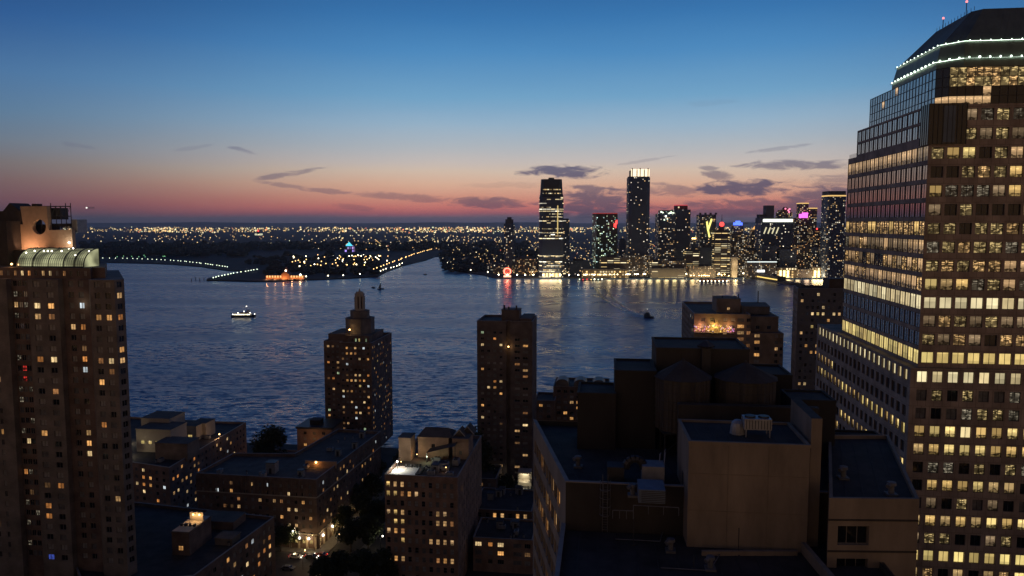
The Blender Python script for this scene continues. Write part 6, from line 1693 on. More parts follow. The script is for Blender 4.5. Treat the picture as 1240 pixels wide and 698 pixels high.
# railway terminal in the park with its lit gables and cupola
D = 1545.; xL, xR = xat(320, D), xat(366, D); cx = xat(344, D)
TER = pm('orange brick terminal', (.46, .24, .13), .85, .1, .1)
t = thing('terminal_building', 'floodlit orange terminal hall with a gabled centre and cupola at the river edge', 'terminal', (cx, D + 10, 2.2))
mb = MB(); zt = zy(334, D)
for a, b in ((xL, cx - 8), (cx + 8, xR)):
    mb.prism([Vector((a, D)), Vector((b, D)), Vector((b, D+22)), Vector((a, D+22))], 2.2, zt, 0, 1)
mb.build('wing', [TER, FARD], t)
g = MB(); zg = zy(331, D); pr = [(-8, 2.2), (8, 2.2), (8, zg - 2), (0, zg + 4), (-8, zg - 2)]
g.face([(cx + x, D - 3, z) for x, z in pr]); g.face([(cx + x, D + 22, z) for x, z in pr[::-1]])
for i in range(1, 5): j = (i+1) % 5; g.face([(cx+pr[i][0], D-3, pr[i][1]), (cx+pr[i][0], D+22, pr[i][1]), (cx+pr[j][0], D+22, pr[j][1]), (cx+pr[j][0], D-3, pr[j][1])][::-1], 1)
g.build('gable_hall', [TER, FARD], t)
m = MB(); m.box((cx, D + 6, zg + 2), (5, 5, 5), 0); m.cyl((cx, D + 6, zg + 7), 3.4, .2, 6, 8); m.build('cupola', TER, t); m = MB(); m.ball((cx, D + 2.6, zg + 5), 1.6, 0, 8, 5); m.build('cupola_lamp', LAMPW, t); m = MB(); m.ball((xR - 6, D - 2, zt + 2), 1.8, 0, 8, 5); m.build('roof_lamp', LAMPW, t)
for k in range(14):
    x = xL + 2.8 + (xR - xL - 5.6)*k/13
    if abs(x - cx) < 8: continue
    m = MB(); m.box((x, D - .3, 5.5), (2.6, .5, 4.2), 0); m.build('arch_window', fgl('terminal window %d' % k, (1., .55, .2), 1.5), t)
for k in range(5):
    x = xL + 5 + (xR - xL - 10)*k/4; lamp_light(t, (x, D - 9, 3.5), (1., .42, .16), 5200, 1.)
for k in range(6):
    x = xL - 14 + (xR - xL + 14)*k/5; m = MB(); m.box((x, D - 14, .4), (7, 17, 1.4), 0); m.build('slip_pier', FARD, t)

# little lit towers and halls inland
t, p, zt = ftower('distant science hall lit violet and blue with a pointed turquoise top', 416.5, 427, 298, 3000, 30, city('violet facade', (.05, .05, .07), 10, 12, .75, (.45, .3, 1.), (.7, .45, 1.), 1.0, .7, .75, 15), name='lit_hall', cat='hall')
c = sum(p, Vector((0, 0)))/4; m = MB(); m.cyl((c.x, c.y - 8, zt), 15, 1, 15, 8); m.build('pointed_top', fgl('turquoise light', (.1, .75, 1.), 1.3), t)
t, p, zt = ftower('distant domed hall on the horizon with a red lamp on top', 308, 316, 283, 7000, 40, fgl('pale hall light', (.9, .9, .6), .8), name='lit_hall', cat='hall'); c = sum(p, Vector((0, 0)))/4; m = MB(); m.ball((c.x, c.y - 10, zt + 4), 16, 0, 8, 5); m.build('dome', FARD, t); m = MB(); m.ball((c.x, c.y - 12, zt + 26), 9, 0, 6, 4); m.build('red_lamp', RED, t)
t, p, zt = ftower('long white lit warehouse on the far left shore', 128, 162, 303, 3300, 40, city('warehouse lights', (.05, .05, .06), 9, 9, .75, (1., .85, .6), (1., .95, .8), 1.8, .7, .7, 14), name='warehouse', cat='warehouse'); band(t, 'eave', p, zt, 2, FARD, 1.01)
t, p, zt = ftower('low white marina shed lit along its front beside the inlet', 446, 460, 331.5, 1760, 10, CM['quay'], name='marina_shed', cat='shed'); band(t, 'eave', p, zt, 1, FARD, 1.02)

# ---- lamps: each its own post
def lamp_proto(name, h, r, m, lab, cat, grp):
    mb = MB(); mb.tube((0, 0, 0), (0, 0, h), .15, 4, 0); mb.ball((0, 0, h + r*.5), r, 1, 6, 4)
    o = bpy.data.objects.new(name, mb.mesh(name, [DARKM, m])); tag(o, lab, cat, grp); return o
def spread(o, pts, jit=0.):
    first = True
    for x, y, z in pts:
        c = o if first else o.copy(); first = False
        C.objects.link(c); c.location = (x + uni(-jit, jit), y + uni(-jit, jit), z)
def along(px, n_, z=2.2):
    w = [pz(a, b, z) for a, b in px]; d = [0]
    for i in range(len(w)-1): d.append(d[-1] + (w[i+1]-w[i]).length)
    out = []
    for k in range(n_):
        s = d[-1]*k/(n_-1); i = max(j for j in range(len(w)-1) if d[j] <= s + 1e-6); f = (s-d[i])/max(1e-6, d[i+1]-d[i]); q = w[i].lerp(w[i+1], f); out.append((q.x, q.y, z))
    return out
PG = em('promenade lamp', (.86, 1., .72), 3.); PW = em('white quay lamp', (1., .88, .58), 9.); PWQ = em('white waterside lamp', (1., .84, .5), 26., 'AUTO'); PO = em('orange street lamp', (1., .58, .2), 4.)
PGD = em('green lawn lamp', (.35, 1., .45), 1.2)
spread(lamp_proto('promenade_lamp', 5, 1.15, PG, 'small greenish white lamp on the long curved promenade at the left', 'lamp', 'lamps along the curved promenade'), along([(100, 314.5), (150, 315), (184, 316.2), (215, 318), (242, 321), (276, 326)], 36), 2.5)
spread(lamp_proto('jetty_lamp', 4, 1.2, PG, 'small greenish white lamp on the slanting jetty', 'lamp', 'lamps on the slanting jetty'), along([(312, 328.5), (280, 334), (258, 339)], 15), 2.)
spread(lamp_proto('lawn_lamp', 4, 1.2, PGD, 'small green tinted lamp on the grass behind the promenade', 'lamp', 'green lamps behind the promenade'), [(q.x, q.y, 2.2) for q in [pz(uni(112, 200), uni(309, 313), 2.2) for k in range(16)]])
spread(lamp_proto('quay_lamp', 6, 1.2, PWQ, 'small white lamp along the quay below the far towers', 'lamp', 'lamps along the far quay'), along([(604, 336.6), (700, 336.8), (780, 335.8), (860, 335.4), (940, 334), (1030, 333)], 44), 2.)
spread(lamp_proto('restaurant_lamp', 5, .95, em('restaurant lamp', (1., .62, .22), 14., 'AUTO'), 'small golden lamp on the terrace of the rosy quay hall', 'lamp', 'lamps of the quay hall terrace'), [(q.x, q.y, 2.2) for q in [pz(uni(836, 884), uni(335.4, 337.2), 2.2) for k in range(30)]], .5)
spread(lamp_proto('terrace_lamp', 7, 1., em('terrace lamp', (1., .74, .34), 14., 'AUTO'), 'small yellow lamp before the striped waterfront offices', 'lamp', 'lamps before the waterfront offices'), along([(706, 336.9), (760, 336.6), (800, 336.2), (834, 336)], 26), 3.)
spread(lamp_proto('park_quay_lamp', 5, 1.2, PW, 'small white lamp along the edge of the riverside park', 'lamp', 'lamps along the park edge'), along([(372, 338), (420, 336.5), (456, 333.5), (470, 328), (488, 321.5)], 15), 4.)
spread(lamp_proto('road_lamp', 7, 1.5, PO, 'small orange lamp along the road beside the inlet', 'lamp', 'lamps along the inlet road'), along([(452, 330), (480, 319), (500, 311), (522, 304)], 26), 3.)
spread(lamp_proto('far_bank_lamp', 6, 1.3, PW, 'small white lamp on the right bank of the inlet', 'lamp', 'lamps on the right bank of the inlet'), along([(536, 316), (545, 325), (560, 329.5), (592, 333)], 9), 3.)
r_ = random.Random(9); pk = []
for k in range(80):
    px = 352 + 118*r_.random()**.8; py = 311 + 14*r_.random() + (2 if px < 380 else 0)
    q = pz(px, py, 2.2); pk.append((q.x, q.y, 2.2))
spread(lamp_proto('park_lamp', 6, 1.5, PO, 'small amber lamp among the dark trees of the riverside park', 'lamp', 'lamps in the riverside park'), pk[:55])
spread(lamp_proto('car_park_lamp', 8, 1.5, PW, 'small white lamp over the car parks of the riverside park', 'lamp', 'white lamps in the riverside park'), pk[55:])

# unseen point lights added along the quay for gleams on the water
for px, k in [(656 + 5.5*i, 1.1) for i in range(5)] + [(712 + 13*i, .7) for i in range(4)] + [(768 + 10*i, .9) for i in range(7)] + [(840 + 7*i, 1.2) for i in range(7)] + [(892, 1.1)] + [(946 + 11*i, .8) for i in range(4)] + [(988 + 5*i, 1.7) for i in range(3)] + [(1010, .7), (1024, .7)] + [(604, .4), (628, .4), (640, .5)]:
    lamp_light(None, (xat(px, 1574), 1572, 8.), (1., uni(.66, .78), uni(.30, .42)), 7500*k, 5.)
lamp_light(None, (xat(614.3, 1580), 1580, 12.), (1., .14, .08), 9000, 3.)
# ---- the thousands of lights towards the horizon: nobody could count them
def sea_of_lights():
    r = random.Random(21); mats = [em('far light %d' % i, c, s) for i, (c, s) in enumerate((((1., .70, .28), 1.9), ((1., .82, .46), 2.0), ((1., .56, .19), 1.7), ((.92, .95, .55), 1.5), ((1., .66, .25), .8), ((1., .25, .12), 1.6)))]
    mb = MB()
    def add(px, D, k=1., z=None):
        x = xat(px, D); s = D*.00088*k*r.uniform(.55, 1.35)
        mb.octa((x, D, (r.uniform(6, 22) if z is None else z)), s, r.choice((0, 0, 1, 1, 2, 2, 3, 4, 4, 4, 4)) if r.random() < .97 else 5)
    cl = [(r.uniform(60, 1080), r.uniform(10, 34)) for k in range(34)] + [(205, 22), (195, 14), (395, 30), (440, 26), (500, 20), (560, 24), (650, 40), (705, 22), (320, 14)]
    for k in range(1250):                                                             # the bright belt of the port and the airport, in knots
        c, w_ = r.choice(cl); add(r.gauss(c, w_), 1/r.uniform(1/17500., 1/8200.), .85)
    for k in range(620): add(r.uniform(40, 1080), 1/r.uniform(1/18000., 1/9500.), .62, r.uniform(4, 12))
    for k in range(150):
        c, w_ = r.choice(cl[-9:]); add(r.gauss(c, w_), 1/r.uniform(1/12000., 1/8000.), 1.2, r.uniform(15, 60))
    def street(px, D, n_, gap, ang, k_, col=None):
        x, y = xat(px, D), D
        for i in range(n_):
            X, Y = x + i*gap*math.cos(ang) + r.uniform(-6, 6), y + i*gap*math.sin(ang) + r.uniform(-6, 6)
            if Y < 1600 or r.random() < .2: continue
            s_ = Y*.00078*k_*r.uniform(.6, 1.3); mb.octa((X, Y, r.uniform(5, 16)), s_, (col if col is not None and r.random() < .8 else r.choice((0, 1, 2, 2, 4, 4))))
    for k in range(64):
        px = r.uniform(530, 1070); street(px, r.uniform(1750, 4200), r.randint(7, 18), r.uniform(32, 60), r.choice((.12, .12, 1.69, 1.69)) + r.uniform(-.06, .06), .8, r.choice((2, 2, 0, 4, None)))
    for k in range(26): street(r.uniform(300, 560), r.uniform(3000, 6200), r.randint(5, 14), r.uniform(60, 110), r.uniform(-.2, .3), .8, r.choice((2, 0, 1)))
    for k in range(12): street(r.uniform(90, 300), r.uniform(3600, 6500), r.randint(3, 9), r.uniform(70, 130), r.uniform(-.2, .3), .8, r.choice((2, 0, 1)))
    for k in range(90): add(r.uniform(90, 560), 1/r.uniform(1/7500., 1/3600.), .75)
    for k in range(420): add(r.uniform(540, 1070), 1/r.uniform(1/7500., 1/1750.), .72, r.uniform(4, 30))
    for k in range(260): add(r.uniform(700, 1050), r.uniform(1600, 1900), .62, r.uniform(4, 48))
    for k in range(60): add(r.uniform(640, 720), r.uniform(1610, 1720), .9, r.uniform(4, 14))
    for k in range(40): add(r.gauss(445, 26), 1/r.uniform(1/4000., 1/3300.), 1.)
    o = mb.build('city_lights', mats, weld=False); tag(o, 'countless tiny yellow and white lights of the flat city reaching to the horizon', None, None, 'stuff')
sea_of_lights()

# ---- woods and scrub on the far shore, one mass
def far_woods():
    r = random.Random(5); mb = MB()
    base = MB(); 
    for k in range(1900):
        c = r.random()
        if c < .42: px, py = r.uniform(100, 640), r.uniform(296, 305)
        elif c < .6: px, py = r.uniform(300, 460), r.uniform(312, 334)
        elif c < .8: px, py = r.uniform(100, 300), 300 + r.uniform(0, 12)
        else: px, py = r.uniform(535, 660), r.uniform(308, 330)
        q = pz(px, py, 2.2)
        if 262 < px < 322 and py > 322: continue
        D = q.y; R_ = r.uniform(5, 11) * (1 if D < 2500 else 1.9)
        a0 = r.random()*6; z = 2. + R_*.25
        n_ = 7; P = []
        for i in range(3):
            for j in range(n_): 
                th = a0 + 2*math.pi*j/n_; f = (.8, 1., .55)[i]*r.uniform(.75, 1.2); P.append((q.x + R_*f*math.cos(th), D + R_*f*math.sin(th), z + R_*(.0, .45, .85)[i]*r.uniform(.8, 1.15)))
        for i in range(2):
            for j in range(n_): mb.face([P[i*n_+j], P[i*n_+(j+1) % n_], P[(i+1)*n_+(j+1) % n_], P[(i+1)*n_+j]])
        mb.face([P[2*n_+j] for j in range(n_)])
    o = mb.build('far_woods', pm('far foliage', (.028, .034, .026), .95, .4, .05), weld=False); tag(o, 'dark masses of trees and scrub on the far shore', None, None, 'stuff')
far_woods()
# low hills at the horizon
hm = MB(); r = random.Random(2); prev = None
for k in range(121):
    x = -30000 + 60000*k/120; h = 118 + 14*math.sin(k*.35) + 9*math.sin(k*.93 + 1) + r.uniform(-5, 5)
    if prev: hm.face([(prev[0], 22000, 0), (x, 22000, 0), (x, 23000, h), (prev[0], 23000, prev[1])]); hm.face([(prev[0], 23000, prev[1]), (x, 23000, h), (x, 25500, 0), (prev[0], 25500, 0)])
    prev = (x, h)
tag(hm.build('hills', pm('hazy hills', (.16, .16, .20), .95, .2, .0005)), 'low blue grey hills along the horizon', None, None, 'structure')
# ------------------------------------------------------------------ boats
def hull(mb, L, B, Hh, mi=0, z0=-.4, bow=.3):
    st = [(-.5, .78), (-.3, 1.), (.1, 1.), (.3, .8), (.44, .4), (.5, .03)]
    lo = [(L*a, B/2*w*.8) for a, w in st]; up = [(L*a + (L*.02 if a > .3 else 0), B/2*w) for a, w in st]
    sh = [Hh*(1 + (bow if a > .2 else 0)*(a-.2)/.3) for a, w in st]
    for s in (1, -1):
        for i in range(len(st)-1):
            f = [(lo[i][0], s*lo[i][1], z0), (lo[i+1][0], s*lo[i+1][1], z0), (up[i+1][0], s*up[i+1][1], sh[i+1]), (up[i][0], s*up[i][1], sh[i])]
            mb.face(f if s < 0 else f[::-1], mi)
    for i in range(len(st)-1): mb.face([(up[i][0], -up[i][1], sh[i]-.15), (up[i+1][0], -up[i+1][1], sh[i+1]-.15), (up[i+1][0], up[i+1][1], sh[i+1]-.15), (up[i][0], up[i][1], sh[i]-.15)], mi)
    mb.face([(lo[0][0], lo[0][1], z0), (lo[0][0], -lo[0][1], z0), (up[0][0], -up[0][1], sh[0]), (up[0][0], up[0][1], sh[0])][::-1], mi)
def boat(name, label, px, py, rot, parts, wl=0.):
    q = pz(px, py, 0.); t = thing(name, label, 'ferry' if 'ferry' in name else 'boat', (q.x, q.y, wl), rot)
    for nm, mt, mb in parts: mb.build(nm, mt, t, org=None) if False else _loc(mb, nm, mt, t)
    return t
def _loc(mb, nm, mt, t):
    o = bpy.data.objects.new(nm, mb.mesh(nm, mt)); C.objects.link(o); o.parent = t; return o
HULLD, BW = pm('dark hull paint', (.03, .035, .045), .5, .2, .5), pm('boat white paint', (.5, .5, .5), .5, .1, 1.)
h = MB(); hull(h, 30, 8, 2.4)
d = MB(); d.box((-1, 0, 2.2), (22, 6.6, 2.4), 0); d.box((2, 0, 4.6), (10, 5.6, 2.2), 0)
w = MB(); pl = MB(); pl.box((6.5, 0, 6.8), (4, 4, 2.2), 0); ms = MB(); ms.tube((4, 0, 8.8), (4, 0, 13.5), .18, 5)
t = boat('ferry_boat', 'lit ferry crossing the river near the left tower, its deck a row of bright windows', 295, 384, .05, [('hull', HULLD, h), ('cabin', BW, d), ('wheelhouse', BW, pl), ('mast', DARKM, ms)])
for s in (-1, 1):
    for k in range(9): m = MB(); m.box((-10.5 + 2.35*k, s*3.35, 2.9), (1.7, .15, 1.15), 0); _loc(m, 'cabin_window', em('ferry window %d' % (k + 20*(s+1)), (1., .88, .58), uni(1.6, 4.2)), t)
for x, z, y_ in ((4, 13.6, 0), (14, 3.6, 0), (-13.5, 3.4, 0), (-7, 5.3, 0), (9, 5.6, -2), (1.5, 7.4, -2.5)): m = MB(); m.ball((x, y_, z), .5, 0, 6, 4); _loc(m, 'deck_lamp', LAMPW, t)
h = MB(); hull(h, 15, 6, 2.4, 0, -.4, .7); d = MB(); d.box((1.5, 0, 2.2), (5.5, 4, 2.4), 0); d.box((2.2, 0, 4.6), (3.2, 3.2, 2.), 0); f = MB(); f.cyl((-1.8, 0, 2.2), .7, .6, 4, 10); ms = MB(); ms.tube((2, 0, 6.6), (2, 0, 11), .14, 5)
t = boat('tugboat', 'small dark tugboat heading away with a long wake behind it', 785, 385, 2.2, [('hull', HULLD, h), ('wheelhouse', HULLD, d), ('funnel', HULLD, f), ('mast', DARKM, ms)])
m = MB(); m.ball((2, 0, 11.1), .4, 0, 6, 4); _loc(m, 'masthead_lamp', em('masthead lamp', (1., .95, .8), 2.5), t)
h = MB(); hull(h, 12, 3.4, 1.4, 0, -.3, .4); d = MB(); d.box((-.5, 0, 1.3), (4, 2.2, 1.1), 0); ms = MB(); ms.tube((.5, 0, 1.2), (.5, 0, 13), .12, 5); ms.tube((.5, 0, 2.4), (-4.5, 0, 2.5), .1, 5); sl = MB()
sl.face([(.3, 0, 2.7), (-4.3, 0, 2.7), (.3, 0, 12.3)]); sl.face([(.3, .06, 2.7), (.3, .06, 12.3), (-4.3, .06, 2.7)])
boat('sailboat', 'tiny dark sailing boat with its mast up near the lantern tower', 461, 350.5, .3, [('hull', HULLD, h), ('cabin', HULLD, d), ('mast', DARKM, ms), ('sail', HULLD, sl)])
h = MB(); hull(h, 9, 2.6, 1.2, 0, -.2, .4); d = MB(); d.box((-.5, 0, 1.1), (3, 1.8, 1.4), 0)
boat('motor_launch', 'very small dark launch far out in the mouth of the inlet', 515, 333, .6, [('hull', HULLD, h), ('cabin', BW, d)])
h = MB(); hull(h, 9, 2.6, 1.2, 0, -.2, .4); d = MB(); d.box((-.5, 0, 1.1), (3, 1.8, 1.4), 0)
boat('motor_launch', 'very small dark launch left of the sailing boat', 452, 349, 2.6, [('hull', HULLD, h), ('cabin', HULLD, d)])
# wake: churned paler water spreading behind the tug
wk = MB(); cv = [pz(x, y, 0) for x, y in ((783, 384.5), (772, 381.5), (760, 377), (748, 370.5), (738, 363), (731, 355), (727, 348))]
pts_ = []
for i in range(len(cv)-1):
    for k in range(10): pts_.append(cv[i].lerp(cv[i+1], k/10))
N_ = len(pts_) - 1
for k in range(N_):
    f0, f1 = k/N_, (k+1)/N_; c0, c1 = pts_[k], pts_[k+1]; d = (c1-c0).normalized(); nn = Vector((-d.y, d.x))
    for s in (1, -1):                                       # the two bow waves as low ridges of water
        o0, o1 = 1.4 + 9*f0, 1.4 + 9*f1; w0, w1 = 1.6 + 1.4*f0, 1.6 + 1.4*f1; h0, h1 = .75*(1-f0)*(.8 + .2*math.sin(k*1.3)) + .04, .75*(1-f1)*(.8 + .2*math.sin(k*1.3 + 1.3)) + .04
        i0, m0_, e0 = c0 + nn*s*(o0-w0), c0 + nn*s*o0, c0 + nn*s*(o0+w0); i1, m1_, e1 = c1 + nn*s*(o1-w1), c1 + nn*s*o1, c1 + nn*s*(o1+w1)
        wk.face([(*i0, .02), (*i1, .02), (*m1_, h1), (*m0_, h0)]); wk.face([(*m0_, h0), (*m1_, h1), (*e1, .02), (*e0, .02)])
SLK = pm('wake water', (.012, .03, .08), .25, .2, .25, spec=.6)
wo = wk.build('wake', SLK, weld=False)
for p in wo.data.polygons:
    if p.normal.z < 0: p.flip()
tag(wo, 'curved wake of low ridged waves trailing behind the tugboat', None, None, 'stuff')

# landing stage with lamps and the long dark pier with golden arcade
D = 1500.; x0, x1 = xat(847, D), xat(884, D)
t = thing('landing_stage', 'floating landing stage with a row of bright white lamps before the quay hall', 'landing stage', ((x0+x1)/2, D, 0))
m = MB(); m.box(((x0+x1)/2, D, -.3), (x1-x0, 12, 2), 0); m.build('pontoon', HULLD, t); m = MB(); m.box(((x0+x1)/2, D + 2, 1.7), ((x1-x0)*.9, 6, 4), 0); m.box(((x0+x1)/2, D + 2, 5.7), ((x1-x0)*.95, 8, .6), 0); m.build('shelter', pm('stage shelter', (.3, .16, .12), .8, .2, .2), t)
for k in range(8): m = MB(); m.ball((x0 + (x1-x0)*(k+.3)/8, D - 6.2, 2.6), 1.1, 0, 8, 5); m.build('stage_lamp', PW, t)
a, b = pz(893, 334, 0), pz(958, 345.5, 0); d = (b-a).normalized(); nn = Vector((-d.y, d.x))
if nn.y < 0: nn = -nn
t = thing('long_pier', 'long dark pier shed jutting into the river with a golden lit arcade along its side', 'pier', (*((a+b)/2), 0))
m = MB(); dk = [a - nn*0, b, b + nn*26, a + nn*26]; dk = dk if (dk[1]-dk[0]).x*(dk[2]-dk[1]).y - (dk[1]-dk[0]).y*(dk[2]-dk[1]).x > 0 else dk[::-1]; m.prism(dk, -.5, 3., 0); m.build('deck', FARD, t)
Lp = (b-a).length; s0, s1 = a + d*8 + nn*4, a + d*Lp*.74 + nn*4; q = [s0, s1, s1 + nn*18, s0 + nn*18]; q = q if (q[1]-q[0]).x*(q[2]-q[1]).y - (q[1]-q[0]).y*(q[2]-q[1]).x > 0 else q[::-1]
m = MB(); m.prism(q, 3., 11, 0); m.build('shed', FARD, t)
m = MB(); c = (s0+s1)/2 - nn*.5; m.box((c.x, c.y, 4.0), ((s1-s0).length, .5, 2.2), math.atan2(d.y, d.x)); m.build('arcade_light', fgl('golden arcade light', (1., .70, .18), 1.3), t)
for k in range(3): c = s0.lerp(s1, .2 + .3*k) + nn*9; m = MB(); m.box((c.x, c.y, 11), (9, 9, 4 + 6*(k == 1)), .3); m.build('roof_house', CM['sparse'], t)
c = s0.lerp(s1, .55) + nn*2; m = MB(); m.box((c.x, c.y, 15), (16, 2, 5), 0); m.build('white_sign', fgl('white pier sign', (1., .98, .9), 1.8), t)
m = MB(); c = s0.lerp(s1, .25) + nn*9; m.tube((c.x, c.y, 11), (c.x, c.y, 40), 1., 5, 0, .3); m.build('mast', GREYM, t)
for k in range(5): # mooring posts off the jetty
    q = pz(232 + 5*k, 341 - (k % 2)*1.2, 0); m = MB(); m.tube((q.x, q.y, -1), (q.x, q.y, 6 + (k % 3)), .7, 6); tag(m.build('mooring_post', FARD, org=(q.x, q.y, 0)), 'dark mooring post standing in the water off the slanting jetty', 'post', 'mooring posts off the jetty')
# boats lying in the lit basin by the ferry terminal
for k in range(7):
    q = pz(702 + 4.6*k, 339.6 + .5*(k % 2), 0); h = MB(); hull(h, 12, 3.4, 1.3, 0); d = MB(); d.box((-1, 0, 1.2), (5, 2.6, 1.8), 0); li = MB(); li.ball((-1, -1.8, 2.4), 1.1, 0, 6, 4)
    t = thing('moored_boat', 'small moored boat with a cabin lamp at the ferry terminal', 'boat', (q.x, q.y, 0), uni(-.5, .5), 'boats moored at the ferry terminal')
    for nm, mt, mb in (('hull', HULLD, h), ('cabin', BW, d), ('cabin_lamp', random.choice([PW, PG, PO, RED]), li)): _loc(mb, nm, mt, t)

# aircraft far off above the horizon
q = Vector((xat(109.5, 4200, 252), 4200)); z = zy(252, 4200)
t = thing('airliner', 'tiny airliner far off in the dusk sky with its landing light on', 'airliner', (q.x, q.y, z), -.5)
m = MB(); m.tube((0, -20, 0), (0, 20, 0), 2., 8); m.face([(0, 4, 0), (-17, -6, .5), (-17, -9, .5), (0, -4, 0)]); m.face([(0, 4, 0), (0, -4, 0), (17, -9, .5), (17, -6, .5)]); m.face([(0, 20, 0), (0, 16, 0), (0, 19, 7), (0, 21, 7)]); _loc(m, 'fuselage', GREYM, t); m = MB(); m.ball((0, -22, 0), 4.5, 0, 6, 4); _loc(m, 'landing_light', em('landing light', (1., .95, .85), 1.5), t)

# ------------------------------------------------------------------ street between the brick blocks: road, kerbs, lamps, cars, trees
B, e, nrm, f = CB
ASPH = pm('asphalt', (.055, .053, .05), .8, .3, .6); PAVE = pm('pavement slabs', (.17, .16, .145), .85, .2, .8); PAINT = pm('road paint', (.6, .6, .56), .7, .25, 1.5)
def strip(nm, a, b, w, z, m, label):
    d = (b-a).normalized(); o = Vector((d.y, -d.x))*w/2; mb = MB(); mb.face([(*(a-o), z), (*(a+o), z), (*(b+o), z), (*(b-o), z)][::-1]); ob = mb.build(nm, m); 
    ob.data.flip_normals() if ob.data.polygons[0].normal.z < 0 else None
    return tag(ob, label, None, None, 'structure')
ax = B + e*(-14) - nrm*9.5
strip('road', B - e*60 - nrm*10, B + e*88 - nrm*10, 9, GZ + .008, ASPH, 'narrow dark street running to the river')
strip('cross_road', B - e*9 + f*70, B - e*9 - f*30, 10, GZ + .012, ASPH, 'lamp lit street crossing in front of the long brick block')
def pave(nm, pts, label):
    mb = MB(); a = sum(((pts[i].x*pts[(i+1) % len(pts)].y - pts[(i+1) % len(pts)].x*pts[i].y) for i in range(len(pts))))
    pts = pts if a > 0 else pts[::-1]; mb.prism(pts, GZ - .2, GZ + .13, 0); tag(mb.build(nm, PAVE), label, None, None, 'structure')
pave('pavement', [B + e*.2 - nrm*.1, B + e*80 - nrm*.1, B + e*80 - nrm*5, B - e*3.6 - nrm*5, B - e*3.6 + f*60, B - e*.1 + f*60, B - e*.1], 'pale pavement round the lit corner arcade')
pave('far_pavement', [B - e*2 - nrm*15, B + e*80 - nrm*15, B + e*80 - nrm*17.5, B - e*2 - nrm*17.5], 'pavement along the trees opposite the arcade')
mk = []
for k in range(7):
    c = B - e*9 - nrm*(6.2 + 1.15*k); m = MB(); 
for k in range(8):
    c = B - e*16.5 - nrm*(6.6 + 1.0*k); mb = MB(); o1, o2 = e*1.6, nrm*.26
    mb.face([(*(c-o1-o2), GZ+.02), (*(c+o1-o2), GZ+.02), (*(c+o1+o2), GZ+.02), (*(c-o1+o2), GZ+.02)]); ob = mb.build('crossing_stripe', PAINT); ob.data.flip_normals() if ob.data.polygons[0].normal.z < 0 else None
    tag(ob, 'white painted stripe of the street crossing', None, 'stripes of the street crossing', 'structure')

BODY = {}
def car(px, py, rot, col, label, cat='car', lights=True, roof_light=False):
    q = pz(px, py, GZ + .01); t = thing('parked_car' if not roof_light else 'taxi', label, cat, (q.x, q.y, GZ + .015), rot)
    pm_ = pm('car paint ' + label[:12], col, .3, .05, 2., spec=.6)
    b = MB(); prof = [(-2.25, .35), (2.25, .35), (2.3, .75), (1.25, .92), (.55, 1.42), (-1.1, 1.45), (-1.85, .98), (-2.28, .9)]; w = .88
    for s in (1, -1):
        fpts = [(x, s*w*(1 if z < 1 else .84), z) for x, z in prof]; b.face(fpts if s < 0 else fpts[::-1])
    for i in range(len(prof)):
        j = (i+1) % len(prof); A = prof[i]; D_ = prof[j]; wa = w*(1 if A[1] < 1 else .84); wb = w*(1 if D_[1] < 1 else .84)
        b.face([(A[0], -wa, A[1]), (A[0], wa, A[1]), (D_[0], wb, D_[1]), (D_[0], -wb, D_[1])], 0)
    _loc(b, 'body', pm_, t)
    g = MB(); g.face([(1.2, -.74, .95), (1.2, .74, .95), (.58, .68, 1.38), (.58, -.68, 1.38)]); g.face([(-1.8, .74, 1.0), (-1.8, -.74, 1.0), (-1.14, -.68, 1.41), (-1.14, .68, 1.41)])
    for s in (-1, 1): g.face([(x, s*(.885 if z < 1.1 else .77), z) for x, z in ((-1.5, 1.0), (.95, .97), (.45, 1.36), (-1.05, 1.38))][::s])
    for i in range(len(g.v)): g.v[i] = g.v[i] + Vector((.02 if g.v[i].x > 1 else 0, 0, .015))
    _loc(g, 'window_glass', PANE, t)
    for x in (-1.4, 1.4):
        for s in (-1, 1):
            m = MB(); m.tube((x, s*.72, .33), (x, s*.92, .33), .33, 12); wl = _loc(m, 'wheel', pm('tyre', (.02, .02, .02), .8, 0) if 'tyre' not in BODY else BODY['tyre'], t)
            BODY.setdefault('tyre', wl.data.materials[0])
    if lights:
        for s in (-1, 1):
            m = MB(); m.ball((2.3, s*.62, .68), .16, 0, 6, 4); _loc(m, 'headlight', LAMPW, t); m = MB(); m.ball((-2.3, s*.62, .78), .15, 0, 6, 4); _loc(m, 'tail_light', LAMPR, t)
    if roof_light: m = MB(); m.box((-.3, 0, 1.46), (.3, .9, .2), 0); _loc(m, 'roof_light', em('taxi light', (1., .8, .4), 3.), t)
    return t
fa = math.atan2(-f.y, -f.x); ea = math.atan2(e.y, e.x)
car(358, 676, fa, (.75, .73, .68), 'pale taxi with its roof light on, turning below the lit corner arcade', 'taxi', True, True)
car(377, 676, fa, (.05, .05, .06), 'dark car with headlights on behind the pale taxi')
car(388, 674, fa + math.pi, (.3, .05, .04), 'dark red car with glowing tail lights at the street corner')
car(415, 649, ea, (.08, .08, .09), 'black car parked under the trees along the street to the river', lights=False)
car(430, 630, ea, (.25, .26, .28), 'grey car parked farther up the street to the river', lights=False)
car(349, 690, fa, (.12, .13, .15), 'dark blue car parked by the crossing with lights off', lights=False)

